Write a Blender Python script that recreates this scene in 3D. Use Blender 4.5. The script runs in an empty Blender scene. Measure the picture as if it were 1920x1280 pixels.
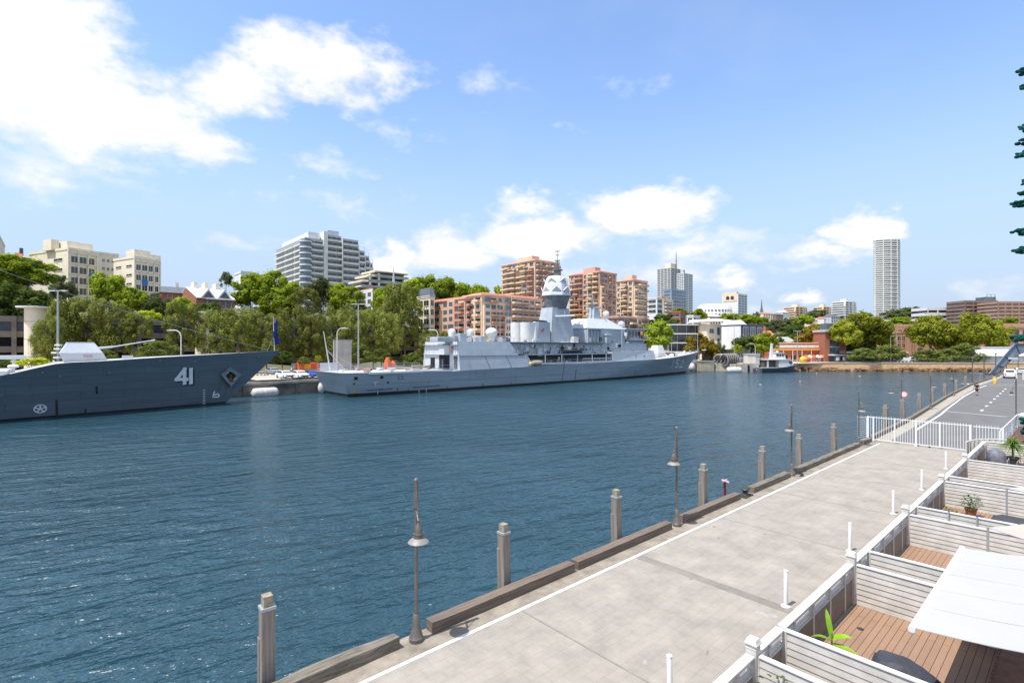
import bpy, math, random
from math import sin, cos, pi, atan, atan2, sqrt
from mathutils import Vector, Matrix
R = math.radians
rnd = random.Random(7)
C = bpy.context.scene.collection
# survey frame: camera stands 9 m above the water; U runs along the pier, V from water towards the terraces
F, HZ, CH = 960., 650., 9.
QA = atan2(960, 1080)
U = Vector((cos(QA), sin(QA), 0)); V = Vector((sin(QA), -cos(QA), 0))
def W(s, t, z=0): return U*s + V*t + Vector((0, 0, z))
def P(px, py, Y): return Vector(((px-960)/F*Y, Y, CH-(py-HZ)/F*Y))
def depth(px, t): return -t/(V.x*-((px-960)/F) - V.y*1.0) if False else t/(V.x*(px-960)/F + V.y)
def side(px, py, t):
    k = (px-960)/F; Y = depth(px, t)
    return (U.x*k*Y + U.y*Y, CH-(py-HZ)/F*Y)
def sm(a, b, x):
    x = max(0., min(1., (x-a)/(b-a))); return x*x*(3-2*x)
def lerp(tab, x):
    if x <= tab[0][0]: return tab[0][1]
    for (a, va), (b, vb) in zip(tab, tab[1:]):
        if x <= b: return va+(vb-va)*(x-a)/(b-a)
    return tab[-1][1]

# ---------------------------------------------------------------- materials
MATS = {}
def mat(name, col, rough=.6, metal=0., var=.12, scale=1.5, bump=0., bscale=30., spec=.5, streak=0., streakcol=(.12,.05,.02), coord='Object', stretch=(1,1,1), col2=None, plate=0.):
    """paint / concrete / wood with noise wear; col2 mixes in by a large noise"""
    if name in MATS: return MATS[name]
    m = bpy.data.materials.new(name); m.use_nodes = True
    nt = m.node_tree; N = nt.nodes; L = nt.links
    b = N['Principled BSDF']; b.inputs['Roughness'].default_value = rough; b.inputs['Metallic'].default_value = metal
    b.inputs['Specular IOR Level'].default_value = spec
    tc = N.new('ShaderNodeTexCoord'); mp = N.new('ShaderNodeMapping'); mp.inputs['Scale'].default_value = stretch
    L.new(tc.outputs[coord], mp.inputs['Vector'])
    nz = N.new('ShaderNodeTexNoise'); nz.inputs['Scale'].default_value = scale; nz.inputs['Detail'].default_value = 6; nz.inputs['Roughness'].default_value = .65
    L.new(mp.outputs[0], nz.inputs['Vector'])
    mx = N.new('ShaderNodeMix'); mx.data_type = 'RGBA'
    c2 = col2 if col2 else tuple(c*(1-var*2.2) for c in col)
    c1 = col if col2 else tuple(min(1, c*(1+var)) for c in col)
    mx.inputs[6].default_value = (*c1, 1); mx.inputs[7].default_value = (*c2, 1)
    rp = N.new('ShaderNodeMapRange'); rp.inputs[1].default_value = .3; rp.inputs[2].default_value = .7
    L.new(nz.outputs[0], rp.inputs[0]); L.new(rp.outputs[0], mx.inputs[0])
    out = mx.outputs[2]
    if streak:
        mp2 = N.new('ShaderNodeMapping'); mp2.inputs['Scale'].default_value = (1.1, 1.1, .09)
        L.new(tc.outputs['Object'], mp2.inputs['Vector'])
        n2 = N.new('ShaderNodeTexNoise'); n2.inputs['Scale'].default_value = 1.3; n2.inputs['Detail'].default_value = 5
        L.new(mp2.outputs[0], n2.inputs['Vector'])
        r2 = N.new('ShaderNodeMapRange'); r2.inputs[1].default_value = .62; r2.inputs[2].default_value = .8; r2.inputs[4].default_value = streak
        L.new(n2.outputs[0], r2.inputs[0])
        m3 = N.new('ShaderNodeMix'); m3.data_type = 'RGBA'; L.new(r2.outputs[0], m3.inputs[0]); L.new(out, m3.inputs[6]); m3.inputs[7].default_value = (*streakcol, 1)
        out = m3.outputs[2]
    if plate:
        sx = N.new('ShaderNodeSeparateXYZ'); cx = N.new('ShaderNodeCombineXYZ'); L.new(tc.outputs['Object'], sx.inputs[0]); L.new(sx.outputs[0], cx.inputs[0]); L.new(sx.outputs[2], cx.inputs[1])
        br = N.new('ShaderNodeTexBrick'); L.new(cx.outputs[0], br.inputs[0]); br.inputs['Scale'].default_value = 1; br.inputs['Brick Width'].default_value = 4.6; br.inputs['Row Height'].default_value = 1.05; br.inputs['Mortar Size'].default_value = .05; br.inputs['Mortar Smooth'].default_value = 1
        br.inputs['Color1'].default_value = (1,1,1,1); br.inputs['Color2'].default_value = (1-plate*.6,)*3+(1,); br.inputs['Mortar'].default_value = (1-plate*2.2,)*3+(1,)
        ml = N.new('ShaderNodeVectorMath'); ml.operation = 'MULTIPLY'; L.new(out, ml.inputs[0]); L.new(br.outputs[0], ml.inputs[1]); out = ml.outputs[0]
    L.new(out, b.inputs['Base Color'])
    if bump:
        n3 = N.new('ShaderNodeTexNoise'); n3.inputs['Scale'].default_value = bscale; n3.inputs['Detail'].default_value = 4
        L.new(mp.outputs[0], n3.inputs['Vector'])
        bp = N.new('ShaderNodeBump'); bp.inputs['Strength'].default_value = bump; bp.inputs['Distance'].default_value = .02
        L.new(n3.outputs[0], bp.inputs['Height']); L.new(bp.outputs[0], b.inputs['Normal'])
    MATS[name] = m
    return m

def brick_mat(name, c1, c2, mortar, bw, bh, msize=.01, rough=.8, rot=0., noise=.25, bump=.3, offset=.5, plane='xy', nscale=1.2):
    if name in MATS: return MATS[name]
    m = bpy.data.materials.new(name); m.use_nodes = True
    nt = m.node_tree; N = nt.nodes; L = nt.links; b = N['Principled BSDF']; b.inputs['Roughness'].default_value = rough
    tc = N.new('ShaderNodeTexCoord'); mp = N.new('ShaderNodeMapping'); mp.inputs['Rotation'].default_value = (0, 0, rot)
    if plane == 'wall':     # use x+y for the horizontal, z for the vertical
        sx = N.new('ShaderNodeSeparateXYZ'); cx = N.new('ShaderNodeCombineXYZ'); ad = N.new('ShaderNodeMath')
        L.new(tc.outputs['Object'], sx.inputs[0]); L.new(sx.outputs[0], ad.inputs[0]); L.new(sx.outputs[1], ad.inputs[1])
        L.new(ad.outputs[0], cx.inputs[0]); L.new(sx.outputs[2], cx.inputs[1]); L.new(cx.outputs[0], mp.inputs[0])
    else: L.new(tc.outputs['Object'], mp.inputs[0])
    br = N.new('ShaderNodeTexBrick'); L.new(mp.outputs[0], br.inputs['Vector'])
    br.inputs['Color1'].default_value = (*c1, 1); br.inputs['Color2'].default_value = (*c2, 1); br.inputs['Mortar'].default_value = (*mortar, 1)
    br.inputs['Scale'].default_value = 1; br.inputs['Brick Width'].default_value = bw; br.inputs['Row Height'].default_value = bh
    br.inputs['Mortar Size'].default_value = msize; br.inputs['Mortar Smooth'].default_value = .2; br.offset = offset
    nz = N.new('ShaderNodeTexNoise'); nz.inputs['Scale'].default_value = nscale; nz.inputs['Detail'].default_value = 9; nz.inputs['Roughness'].default_value = .7
    L.new(tc.outputs['Object'], nz.inputs['Vector'])
    mr = N.new('ShaderNodeMapRange'); mr.inputs[1].default_value = .25; mr.inputs[2].default_value = .75; mr.inputs[3].default_value = 1-noise; mr.inputs[4].default_value = 1+noise
    L.new(nz.outputs[0], mr.inputs[0])
    mx = N.new('ShaderNodeVectorMath'); mx.operation = 'SCALE'; L.new(br.outputs[0], mx.inputs[0]); L.new(mr.outputs[0], mx.inputs[3])
    L.new(mx.outputs[0], b.inputs['Base Color'])
    if bump:
        n2 = N.new('ShaderNodeTexNoise'); n2.inputs['Scale'].default_value = 60; L.new(tc.outputs['Object'], n2.inputs[0])
        ma = N.new('ShaderNodeMath'); ma.operation = 'MULTIPLY_ADD'; ma.inputs[1].default_value = .3; L.new(n2.outputs[0], ma.inputs[0])
        iv = N.new('ShaderNodeMath'); iv.operation = 'SUBTRACT'; iv.inputs[0].default_value = 1; L.new(br.outputs[1], iv.inputs[1]); L.new(iv.outputs[0], ma.inputs[2])
        bp = N.new('ShaderNodeBump'); bp.inputs['Strength'].default_value = bump; bp.inputs['Distance'].default_value = .01
        L.new(ma.outputs[0], bp.inputs['Height']); L.new(bp.outputs[0], b.inputs['Normal'])
    MATS[name] = m
    return m

def leaf_mat(name, c1, c2, c3):
    m = bpy.data.materials.new(name); m.use_nodes = True
    nt = m.node_tree; N = nt.nodes; L = nt.links; N.remove(N['Principled BSDF'])
    tc = N.new('ShaderNodeTexCoord'); oi = N.new('ShaderNodeObjectInfo')
    nz = N.new('ShaderNodeTexNoise'); nz.noise_dimensions = '4D'; nz.inputs['Scale'].default_value = 2.6; nz.inputs['Detail'].default_value = 5
    wm = N.new('ShaderNodeMath'); wm.operation = 'MULTIPLY'; wm.inputs[1].default_value = 60; L.new(oi.outputs['Random'], wm.inputs[0]); L.new(wm.outputs[0], nz.inputs['W'])
    L.new(tc.outputs['Object'], nz.inputs['Vector'])
    cr = N.new('ShaderNodeValToRGB'); e = cr.color_ramp.elements; e[0].position = .34; e[0].color = (*c1, 1); e[1].position = .66; e[1].color = (*c3, 1)
    k = e.new(.5); k.color = (*c2, 1); L.new(nz.outputs[0], cr.inputs[0])
    hs = N.new('ShaderNodeHueSaturation'); mr = N.new('ShaderNodeMapRange'); mr.inputs[3].default_value = .72; mr.inputs[4].default_value = 1.3
    L.new(oi.outputs['Random'], mr.inputs[0]); L.new(mr.outputs[0], hs.inputs['Value']); L.new(cr.outputs[0], hs.inputs['Color'])
    d = N.new('ShaderNodeBsdfDiffuse'); t = N.new('ShaderNodeBsdfTranslucent'); mx = N.new('ShaderNodeMixShader'); mx.inputs[0].default_value = .4
    L.new(hs.outputs[0], d.inputs[0]); L.new(hs.outputs[0], t.inputs[0]); L.new(d.outputs[0], mx.inputs[1]); L.new(t.outputs[0], mx.inputs[2])
    L.new(mx.outputs[0], N['Material Output'].inputs[0])
    MATS[name] = m
    return m

# ---------------------------------------------------------------- mesh builder
class MB:
    def __init__(s): s.v = []; s.f = []; s.mi = []; s.cur = 0
    def add(s, vs, fs):
        o = len(s.v); s.v += [tuple(v) for v in vs]; s.f += [tuple(i+o for i in f) for f in fs]; s.mi += [s.cur]*len(fs); return s
    def box(s, x0, x1, y0, y1, z0, z1):
        if x0 > x1: x0, x1 = x1, x0
        if y0 > y1: y0, y1 = y1, y0
        if z0 > z1: z0, z1 = z1, z0
        return s.hexa([(x0,y0,z0),(x1,y0,z0),(x1,y1,z0),(x0,y1,z0),(x0,y0,z1),(x1,y0,z1),(x1,y1,z1),(x0,y1,z1)])
    def hexa(s, p): return s.add(p, [(3,2,1,0),(4,5,6,7),(0,1,5,4),(1,2,6,5),(2,3,7,6),(3,0,4,7)])
    def cbox(s, c, sx, sy, sz, rz=0., ry=0., rx=0.):
        M = Matrix.Translation(c) @ Matrix.Rotation(rz, 4, 'Z') @ Matrix.Rotation(ry, 4, 'Y') @ Matrix.Rotation(rx, 4, 'X')
        a, b, d = sx/2, sy/2, sz/2
        return s.hexa([M @ Vector(q) for q in [(-a,-b,-d),(a,-b,-d),(a,b,-d),(-a,b,-d),(-a,-b,d),(a,-b,d),(a,b,d),(-a,b,d)]])
    def cyl(s, p0, p1, r0, r1=None, n=10, cap=True):
        p0 = Vector(p0); p1 = Vector(p1); r1 = r0 if r1 is None else r1
        d = (p1-p0).normalized(); a = d.orthogonal().normalized(); b = d.cross(a)
        vs = []
        for p, r in ((p0, r0), (p1, r1)):
            for i in range(n):
                w = 2*pi*i/n; vs.append(p+(a*cos(w)+b*sin(w))*r)
        fs = [(i, (i+1) % n, n+(i+1) % n, n+i) for i in range(n)]
        if cap: fs += [tuple(range(n-1, -1, -1)), tuple(range(n, 2*n))]
        return s.add(vs, fs)
    def path(s, pts, r, n=6):
        rr = r if isinstance(r, (list, tuple)) else [r]*len(pts)
        for i in range(len(pts)-1): s.cyl(pts[i], pts[i+1], rr[i], rr[i+1], n)
        return s
    def lathe(s, prof, c=(0,0,0), n=18, sx=1., sy=1.):
        vs = []
        for r, z in prof:
            for i in range(n):
                w = 2*pi*i/n; vs.append((c[0]+r*cos(w)*sx, c[1]+r*sin(w)*sy, c[2]+z))
        fs = []
        for j in range(len(prof)-1):
            for i in range(n): fs.append((j*n+i, j*n+(i+1) % n, (j+1)*n+(i+1) % n, (j+1)*n+i))
        fs.append(tuple(range(n-1, -1, -1))); fs.append(tuple(range((len(prof)-1)*n, len(prof)*n)))
        return s.add(vs, fs)
    def sph(s, c, r, n=16, m=8, sx=1., sy=1., sz=1.):
        return s.lathe([(max(.001, r*sin(pi*j/m)), -r*sz*cos(pi*j/m)) for j in range(m+1)], c, n, sx, sy)
    def prism(s, poly, z0, z1):
        n = len(poly); vs = [(x, y, z0) for x, y in poly]+[(x, y, z1) for x, y in poly]
        return s.add(vs, [tuple(range(n-1, -1, -1)), tuple(range(n, 2*n))]+[(i, (i+1) % n, n+(i+1) % n, n+i) for i in range(n)])
    def prismy(s, poly, y0, y1, f0=None, f1=None):
        """polygon in x,z extruded along y; f0/f1 scale"""
        n = len(poly); vs = [(x, y0, z) for x, z in poly]+[(x, y1, z) for x, z in poly]
        return s.add(vs, [tuple(range(n)), tuple(range(2*n-1, n-1, -1))]+[((i+1) % n, i, n+i, n+(i+1) % n) for i in range(n)])
    def poly(s, pts): return s.add(pts, [tuple(range(len(pts)))])
    def build(s, name, mats, parent=None, smooth=False, bevel=0., loc=None):
        me = bpy.data.meshes.new(name); me.from_pydata(s.v, [], s.f)
        mats = mats if isinstance(mats, (list, tuple)) else [mats]
        for m in mats: me.materials.append(m)
        if len(mats) > 1: me.polygons.foreach_set('material_index', s.mi)
        if smooth: me.polygons.foreach_set('use_smooth', [True]*len(s.f)); me.set_sharp_from_angle(angle=R(42))
        me.update()
        o = bpy.data.objects.new(name, me); C.objects.link(o)
        if parent: o.parent = parent
        if loc: o.location = loc
        if bevel:
            b = o.modifiers.new('bevel', 'BEVEL'); b.width = bevel; b.segments = 2; b.limit_method = 'ANGLE'
        return o

def thing(name, label, cat, loc=(0,0,0), rz=0., group=None):
    o = bpy.data.objects.new(name, None); C.objects.link(o); o.location = loc; o.rotation_euler = (0, 0, rz); o.empty_display_size = .2
    o['label'] = label; o['category'] = cat
    if group: o['group'] = group
    return o
def tag(o, label, cat, group=None):
    o['label'] = label; o['category'] = cat
    if group: o['group'] = group
    return o
def struct(o, kind='structure', label=None):
    o['kind'] = kind
    if label: o['label'] = label
    return o
def dup(root, loc=None, rz=None, label=None, scale=None):
    def cp(o, par):
        c = o.copy(); C.objects.link(c)
        if par: c.parent = par
        for ch in o.children: cp(ch, c)
        return c
    r = cp(root, None)
    if loc is not None: r.location = loc
    if rz is not None: r.rotation_euler = (0, 0, rz)
    if label: r['label'] = label
    if scale: r.scale = scale
    return r

# shared materials
M_white = mat('white_paint', (.72,.715,.69), .45, var=.07)
M_wfence = mat('pale_fence_paint', (.56,.53,.485), .5, var=.11, scale=2, bump=.05, streak=.3, streakcol=(.33,.30,.26))
M_glass = mat('dark_glass', (.03,.042,.055), .12, var=.3, scale=.3, spec=.9)
M_glassb = mat('blue_glass', (.10,.15,.20), .12, var=.35, scale=.25, spec=.9)
M_conc = mat('concrete', (.40,.385,.36), .85, var=.12, scale=.6, streak=.35, streakcol=(.12,.11,.10))
M_steel = mat('galvanised_steel', (.42,.44,.45), .5, .3, var=.08)
M_dark = mat('dark_void', (.012,.012,.014), .9, var=.1)
M_black = mat('black_rubber', (.025,.025,.027), .6, var=.2)
EXPO = 0.4
CLOUD = (5.6, 5.65, 5.75)
SKYTINT = (1.30, 1.36, 1.46)
HORIZ = (2.75, 3.4, 4.4)
# ---------------------------------------------------------------- camera, sun, sky
sc = bpy.context.scene
cam = bpy.data.cameras.new('camera'); co = bpy.data.objects.new('camera', cam); C.objects.link(co); sc.camera = co
cam.sensor_width = 36; cam.lens = 18; cam.shift_y = 10/1920; cam.clip_end = 9000; cam.clip_start = .1
co.location = (0, 0, CH); co.rotation_euler = (R(90), 0, 0)
sd = Vector((-.81, -.585, 0)).normalized(); EL = R(66)
sunv = Vector((sd.x*cos(EL), sd.y*cos(EL), sin(EL)))
sl = bpy.data.lights.new('sun', 'SUN'); sl.energy = 4.5; sl.angle = R(.55); sl.color = (1, .965, .90)
so = bpy.data.objects.new('sun', sl); C.objects.link(so); so.rotation_euler = (-sunv).to_track_quat('-Z', 'Y').to_euler(); so.location = (0, 0, 300)
w = bpy.data.worlds.new('World'); sc.world = w; w.use_nodes = True
nt = w.node_tree; N = nt.nodes; L = nt.links; bg = N['Background']
sky = N.new('ShaderNodeTexSky'); sky.sky_type = 'NISHITA'; sky.sun_disc = False; sky.sun_elevation = EL; sky.sun_rotation = atan2(sd.x, sd.y)
sky.air_density = 1.0; sky.dust_density = .6; sky.ozone_density = 1.6
def mth(op, a, b=None, c=None, clamp=False):
    n = N.new('ShaderNodeMath'); n.operation = op; n.use_clamp = clamp
    for i, v in enumerate((a, b, c)):
        if v is None: continue
        if isinstance(v, (int, float)): n.inputs[i].default_value = v
        else: L.new(v, n.inputs[i])
    return n.outputs[0]
tc = N.new('ShaderNodeTexCoord'); sp = N.new('ShaderNodeSeparateXYZ'); L.new(tc.outputs['Generated'], sp.inputs[0])
az = mth('ARCTAN2', sp.outputs[0], sp.outputs[1]); el = mth('ARCSINE', sp.outputs[2])
cz = N.new('ShaderNodeCombineXYZ'); L.new(az, cz.inputs[0]); L.new(mth('MULTIPLY', el, 1.7), cz.inputs[1])
def noise(scale, detail, rough, off=0.):
    n = N.new('ShaderNodeTexNoise'); n.inputs['Scale'].default_value = scale; n.inputs['Detail'].default_value = detail; n.inputs['Roughness'].default_value = rough
    v = N.new('ShaderNodeVectorMath'); v.operation = 'ADD'; v.inputs[1].default_value = (off, off*.7, off); L.new(cz.outputs[0], v.inputs[0]); L.new(v.outputs[0], n.inputs[0])
    return n.outputs[0]
n1 = noise(7, 9, .58, 3.3); n2 = noise(24, 8, .62, 9.1); n3 = noise(2.2, 5, .5, 1.7)
CL = [(30,100,350,215,1.7),(190,190,260,140,1.4),(380,275,110,52,1.0),(60,330,230,55,.42),(590,125,190,88,1.3),(450,165,150,66,1.0),(725,140,85,50,1.0),
      (770,250,70,36,.36),(640,388,125,36,.46),(500,455,110,24,.42),(735,492,62,46,1.4),(850,470,110,60,1.1),(980,388,80,40,1.2),(1010,450,115,62,1.4),(1215,398,140,60,1.7),
      (1110,450,80,45,.6),(1310,465,150,40,.85),(1430,470,100,30,.42),(1600,430,100,46,1.5),(1540,480,110,26,.95),(1365,522,66,30,1.2),(1525,552,48,13,.7),
      (1185,158,60,24,.22),(905,148,50,22,.12),(1062,236,36,14,.26),(620,300,90,26,.33),(1880,540,110,44,.42),(1180,520,240,46,.45),(1480,600,260,26,.42)]
nd = noise(11, 6, .6, 5.5); ne = noise(9, 6, .6, 12.5)
azd = mth('ADD', az, mth('MULTIPLY', mth('SUBTRACT', nd, .5), .17)); eld = mth('ADD', el, mth('MULTIPLY', mth('SUBTRACT', ne, .5), .10))
acc = None
for px, py, wx, wy, amp in CL:
    k = (px-960)/F; a0 = atan(k); ca = cos(a0); e0 = atan((HZ-py)/F*ca)
    wa = wx/F*ca*ca; we = wy/F*ca*cos(e0)**2
    dx = mth('MULTIPLY', mth('SUBTRACT', azd, a0), 1/wa); dy = mth('MULTIPLY', mth('SUBTRACT', eld, e0), 1/we)
    d = mth('ADD', mth('MULTIPLY', dx, dx), mth('MULTIPLY', dy, dy))
    v = mth('MULTIPLY', mth('SUBTRACT', 1.0, mth('POWER', d, .7)), amp)
    acc = v if acc is None else mth('MAXIMUM', acc, v)
acc = mth('MAXIMUM', acc, -.6)
val = mth('ADD', acc, mth('ADD', mth('MULTIPLY', mth('SUBTRACT', n1, .5), 2.5), mth('MULTIPLY', mth('SUBTRACT', n2, .5), .9)))
mr = N.new('ShaderNodeMapRange'); mr.interpolation_type = 'SMOOTHSTEP'; mr.inputs[1].default_value = -.05; mr.inputs[2].default_value = 1.0; L.new(val, mr.inputs[0])
wisps = N.new('ShaderNodeMapRange'); wisps.interpolation_type = 'SMOOTHSTEP'; wisps.inputs[1].default_value = .5; wisps.inputs[2].default_value = .85; wisps.inputs[4].default_value = .14; L.new(mth('ADD', mth('MULTIPLY', n3, .8), mth('MULTIPLY', n1, .2)), wisps.inputs[0])
up = N.new('ShaderNodeMapRange'); up.interpolation_type = 'SMOOTHSTEP'; up.inputs[1].default_value = R(36); up.inputs[2].default_value = R(58); L.new(el, up.inputs[0])   # unseen broken cloud added overhead to whiten the fill light
bk = N.new('ShaderNodeMapRange'); bk.interpolation_type = 'SMOOTHSTEP'; bk.inputs[1].default_value = .05; bk.inputs[2].default_value = -.4; L.new(sp.outputs[1], bk.inputs[0])  # more added cloud behind the camera, for the same fill
hi = mth('MULTIPLY', mth('MAXIMUM', up.outputs[0], mth('MULTIPLY', bk.outputs[0], .8)), mth('ADD', .5, mth('MULTIPLY', mth('SUBTRACT', n1, .5), 1.6)), clamp=True)
den = mth('MAXIMUM', mth('MAXIMUM', mr.outputs[0], wisps.outputs[0]), hi)
dm = N.new('ShaderNodeMapRange'); dm.inputs[1].default_value = .5; dm.inputs[2].default_value = 1.6; dm.inputs[3].default_value = .9; dm.inputs[4].default_value = 1.12; L.new(val, dm.inputs[0])
cc = N.new('ShaderNodeVectorMath'); cc.operation = 'SCALE'; cc.inputs[0].default_value = CLOUD; L.new(dm.outputs[0], cc.inputs[3])
tint = N.new('ShaderNodeVectorMath'); tint.operation = 'MULTIPLY'; tint.inputs[1].default_value = SKYTINT; L.new(sky.outputs[0], tint.inputs[0])
hz = N.new('ShaderNodeMapRange'); hz.interpolation_type = 'SMOOTHERSTEP'; hz.inputs[1].default_value = R(-2); hz.inputs[2].default_value = R(31); hz.inputs[3].default_value = .97; hz.inputs[4].default_value = 0; L.new(el, hz.inputs[0])
hm = N.new('ShaderNodeMix'); hm.data_type = 'RGBA'; L.new(hz.outputs[0], hm.inputs[0]); L.new(tint.outputs[0], hm.inputs[6]); hm.inputs[7].default_value = (*HORIZ, 1)
mx = N.new('ShaderNodeMix'); mx.data_type = 'RGBA'; L.new(den, mx.inputs[0]); L.new(hm.outputs[2], mx.inputs[6]); L.new(cc.outputs[0], mx.inputs[7])
L.new(mx.outputs[2], bg.inputs[0]); bg.inputs[1].default_value = .15
sc.view_settings.view_transform = 'Standard'; sc.view_settings.look = 'None'; sc.view_settings.gamma = 1; sc.view_settings.exposure = EXPO
sc.cycles.max_bounces = 8; sc.cycles.diffuse_bounces = 3; sc.cycles.glossy_bounces = 3; sc.cycles.transparent_max_bounces = 6
sc.cycles.sample_clamp_direct = 1.1; sc.cycles.sample_clamp_indirect = 4; sc.cycles.caustics_reflective = False; sc.cycles.caustics_refractive = False
# ---------------------------------------------------------------- water
def water_mat():
    m = bpy.data.materials.new('harbour_water'); m.use_nodes = True; nt = m.node_tree; N = nt.nodes; L = nt.links; b = N['Principled BSDF']
    b.inputs['IOR'].default_value = 1.6; b.inputs['Roughness'].default_value = .13
    tc = N.new('ShaderNodeTexCoord')
    def nz(scale, st, rot, det=4, ro=.55, dist=0):
        mp = N.new('ShaderNodeMapping'); mp.vector_type = 'TEXTURE'; mp.inputs['Scale'].default_value = st; mp.inputs['Rotation'].default_value = (0, 0, rot); L.new(tc.outputs['Object'], mp.inputs[0])
        n = N.new('ShaderNodeTexNoise'); n.inputs['Scale'].default_value = scale; n.inputs['Detail'].default_value = det; n.inputs['Roughness'].default_value = ro; n.inputs['Distortion'].default_value = dist
        L.new(mp.outputs[0], n.inputs[0]); return n.outputs[0]
    big = nz(.045, (1, 1, 1), 0, 3)
    cr = N.new('ShaderNodeMix'); cr.data_type = 'RGBA'; cr.inputs[6].default_value = (.014,.049,.066,1); cr.inputs[7].default_value = (.022,.068,.092,1)
    mr = N.new('ShaderNodeMapRange'); mr.inputs[1].default_value = .35; mr.inputs[2].default_value = .65; L.new(big, mr.inputs[0]); L.new(mr.outputs[0], cr.inputs[0]); L.new(cr.outputs[2], b.inputs['Base Color'])
    h = None
    for scl, st, ro, det, amp in ((.42, (2.4, 1, 1), R(36), 2, 1.2), (1.05, (2.6, 1, 1), R(26), 3, .95), (2.9, (1.9, 1, 1), R(48), 3, .36), (6, (1.3, 1, 1), R(5), 2, .1)):
        a = nz(scl, st, ro, det, .55, .25); ml = N.new('ShaderNodeMath'); ml.operation = 'MULTIPLY_ADD'; ml.inputs[1].default_value = amp; L.new(a, ml.inputs[0])
        if h is None: ml.inputs[2].default_value = 0
        else: L.new(h, ml.inputs[2])
        h = ml.outputs[0]
    patch = nz(.03, (2.5, 1, 1), R(20), 3); pr = N.new('ShaderNodeMapRange'); pr.inputs[1].default_value = .35; pr.inputs[2].default_value = .65; pr.inputs[3].default_value = .55; pr.inputs[4].default_value = 1.0; L.new(patch, pr.inputs[0])
    bp = N.new('ShaderNodeBump'); bp.inputs['Distance'].default_value = .85; L.new(pr.outputs[0], bp.inputs['Strength']); L.new(h, bp.inputs['Height']); L.new(bp.outputs[0], b.inputs['Normal'])
    return m
mb = MB(); mb.box(-3000, 4000, -600, 900, -2, 0)
struct(mb.build('water', water_mat()))
# ================================================================ PIER (near wharf)
QZ = 2.0
M_pave = brick_mat('pale_concrete_pavers', (.315,.279,.235), (.30,.265,.222), (.245,.217,.18), .62, .31, .005, noise=.24, bump=.4, nscale=1.1)
M_pave2 = brick_mat('darker_pavers', (.235,.21,.175), (.215,.19,.16), (.17,.155,.13), .45, .3, .008, noise=.25, bump=.3)
M_edge = mat('weathered_concrete_edge', (.28,.24,.19), .9, var=.18, scale=2.2, bump=.3, bscale=18)
M_asph = mat('asphalt', (.145,.14,.134), .9, var=.1, scale=.5, bump=.25, bscale=60)
M_line = mat('road_marking_paint', (.72,.72,.70), .7, var=.08, scale=6)
M_tim = mat('weathered_timber', (.245,.19,.145), .85, scale=2.2, col2=(.085,.06,.045), bump=1.0, bscale=9, stretch=(.3,6,6))
M_timg = mat('grey_old_timber', (.27,.235,.185), .9, scale=2.6, col2=(.07,.06,.045), bump=1.0, bscale=7, stretch=(.5,5,5))
M_pile = mat('grey_pile_timber', (.34,.29,.245), .9, scale=3, col2=(.16,.13,.11), bump=.9, bscale=8, stretch=(7,7,.35))
M_brz = mat('bronze_grey_lamp_metal', (.175,.155,.135), .42, .35, var=.12, scale=5)
M_shade = mat('pale_lamp_shade', (.25,.225,.205), .5, var=.06)
M_grout = mat('old_grass_joint', (.10,.105,.06), .95, var=.3, scale=5)

def sheet(name, s0, s1, t0, t1, z, m, th=.004, mark=False):
    mb = MB(); mb.box(s0, s1, -t1, -t0, z-th, z); o = mb.build(name, m); o.rotation_euler = (0, 0, QA); struct(o); return o
# slab in frame s, -t
mb = MB(); mb.prism([(-60, 10.95), (-60, -14), (58, -14), (330, -14), (330, 14.6), (150, 14.2), (122, 14.3), (90, 13), (62, 11.35), (46, 10.95)][::-1], .9, QZ)
o = mb.build('pier_deck', M_pave); o.rotation_euler = (0, 0, QA); struct(o)
mb = MB()
for k in range(60):
    s = -30+k*6; mb.cyl((s, 10.3, -2), (s, 10.3, .9), .2, n=8); mb.cyl((s, 4, -2), (s, 4, .9), .2, n=8)
o = mb.build('pier_substructure', M_timg); o.rotation_euler = (0, 0, QA); struct(o)
sheet('edge_strip', -60, 46, -10.94, -10.13, QZ+.004, M_edge)
sheet('paving_band', -60, 46.2, -4.95, -4.38, QZ+.004, M_pave2)
sheet('paving_band', 14.35, 14.72, -9.95, -5.0, QZ+.004, M_pave2)
for s in (4.6, 9.2, 20.3, 26.0, 31.6, 37.4): sheet('paving_joint', s, s+.05, -9.95, -5.0, QZ+.004, M_pave2)
# road beyond the gate
mb = MB()
edge = [(46.1, 9.75), (60, 10.2), (75, 10.9), (95, 11.8), (122, 12.9), (150, 13), (330, 13)]
mb.prism(edge+[(330, -13.9), (46.1, -13.9)], QZ, QZ+.006); o = mb.build('road', M_asph); o.rotation_euler = (0, 0, QA); struct(o)
mb = MB()
out = [(46, 10.9), (62, 11.3), (90, 12.95), (122, 14.2), (150, 14.1), (330, 14.1)]
mb.prism(out+[(a, b+.05) for a, b in edge[::-1]], QZ, QZ+.012); o = mb.build('road_edge_strip', mat('pale_sandy_concrete', (.36,.32,.26), .9, var=.12, scale=1)); o.rotation_euler = (0, 0, QA); struct(o)
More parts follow.
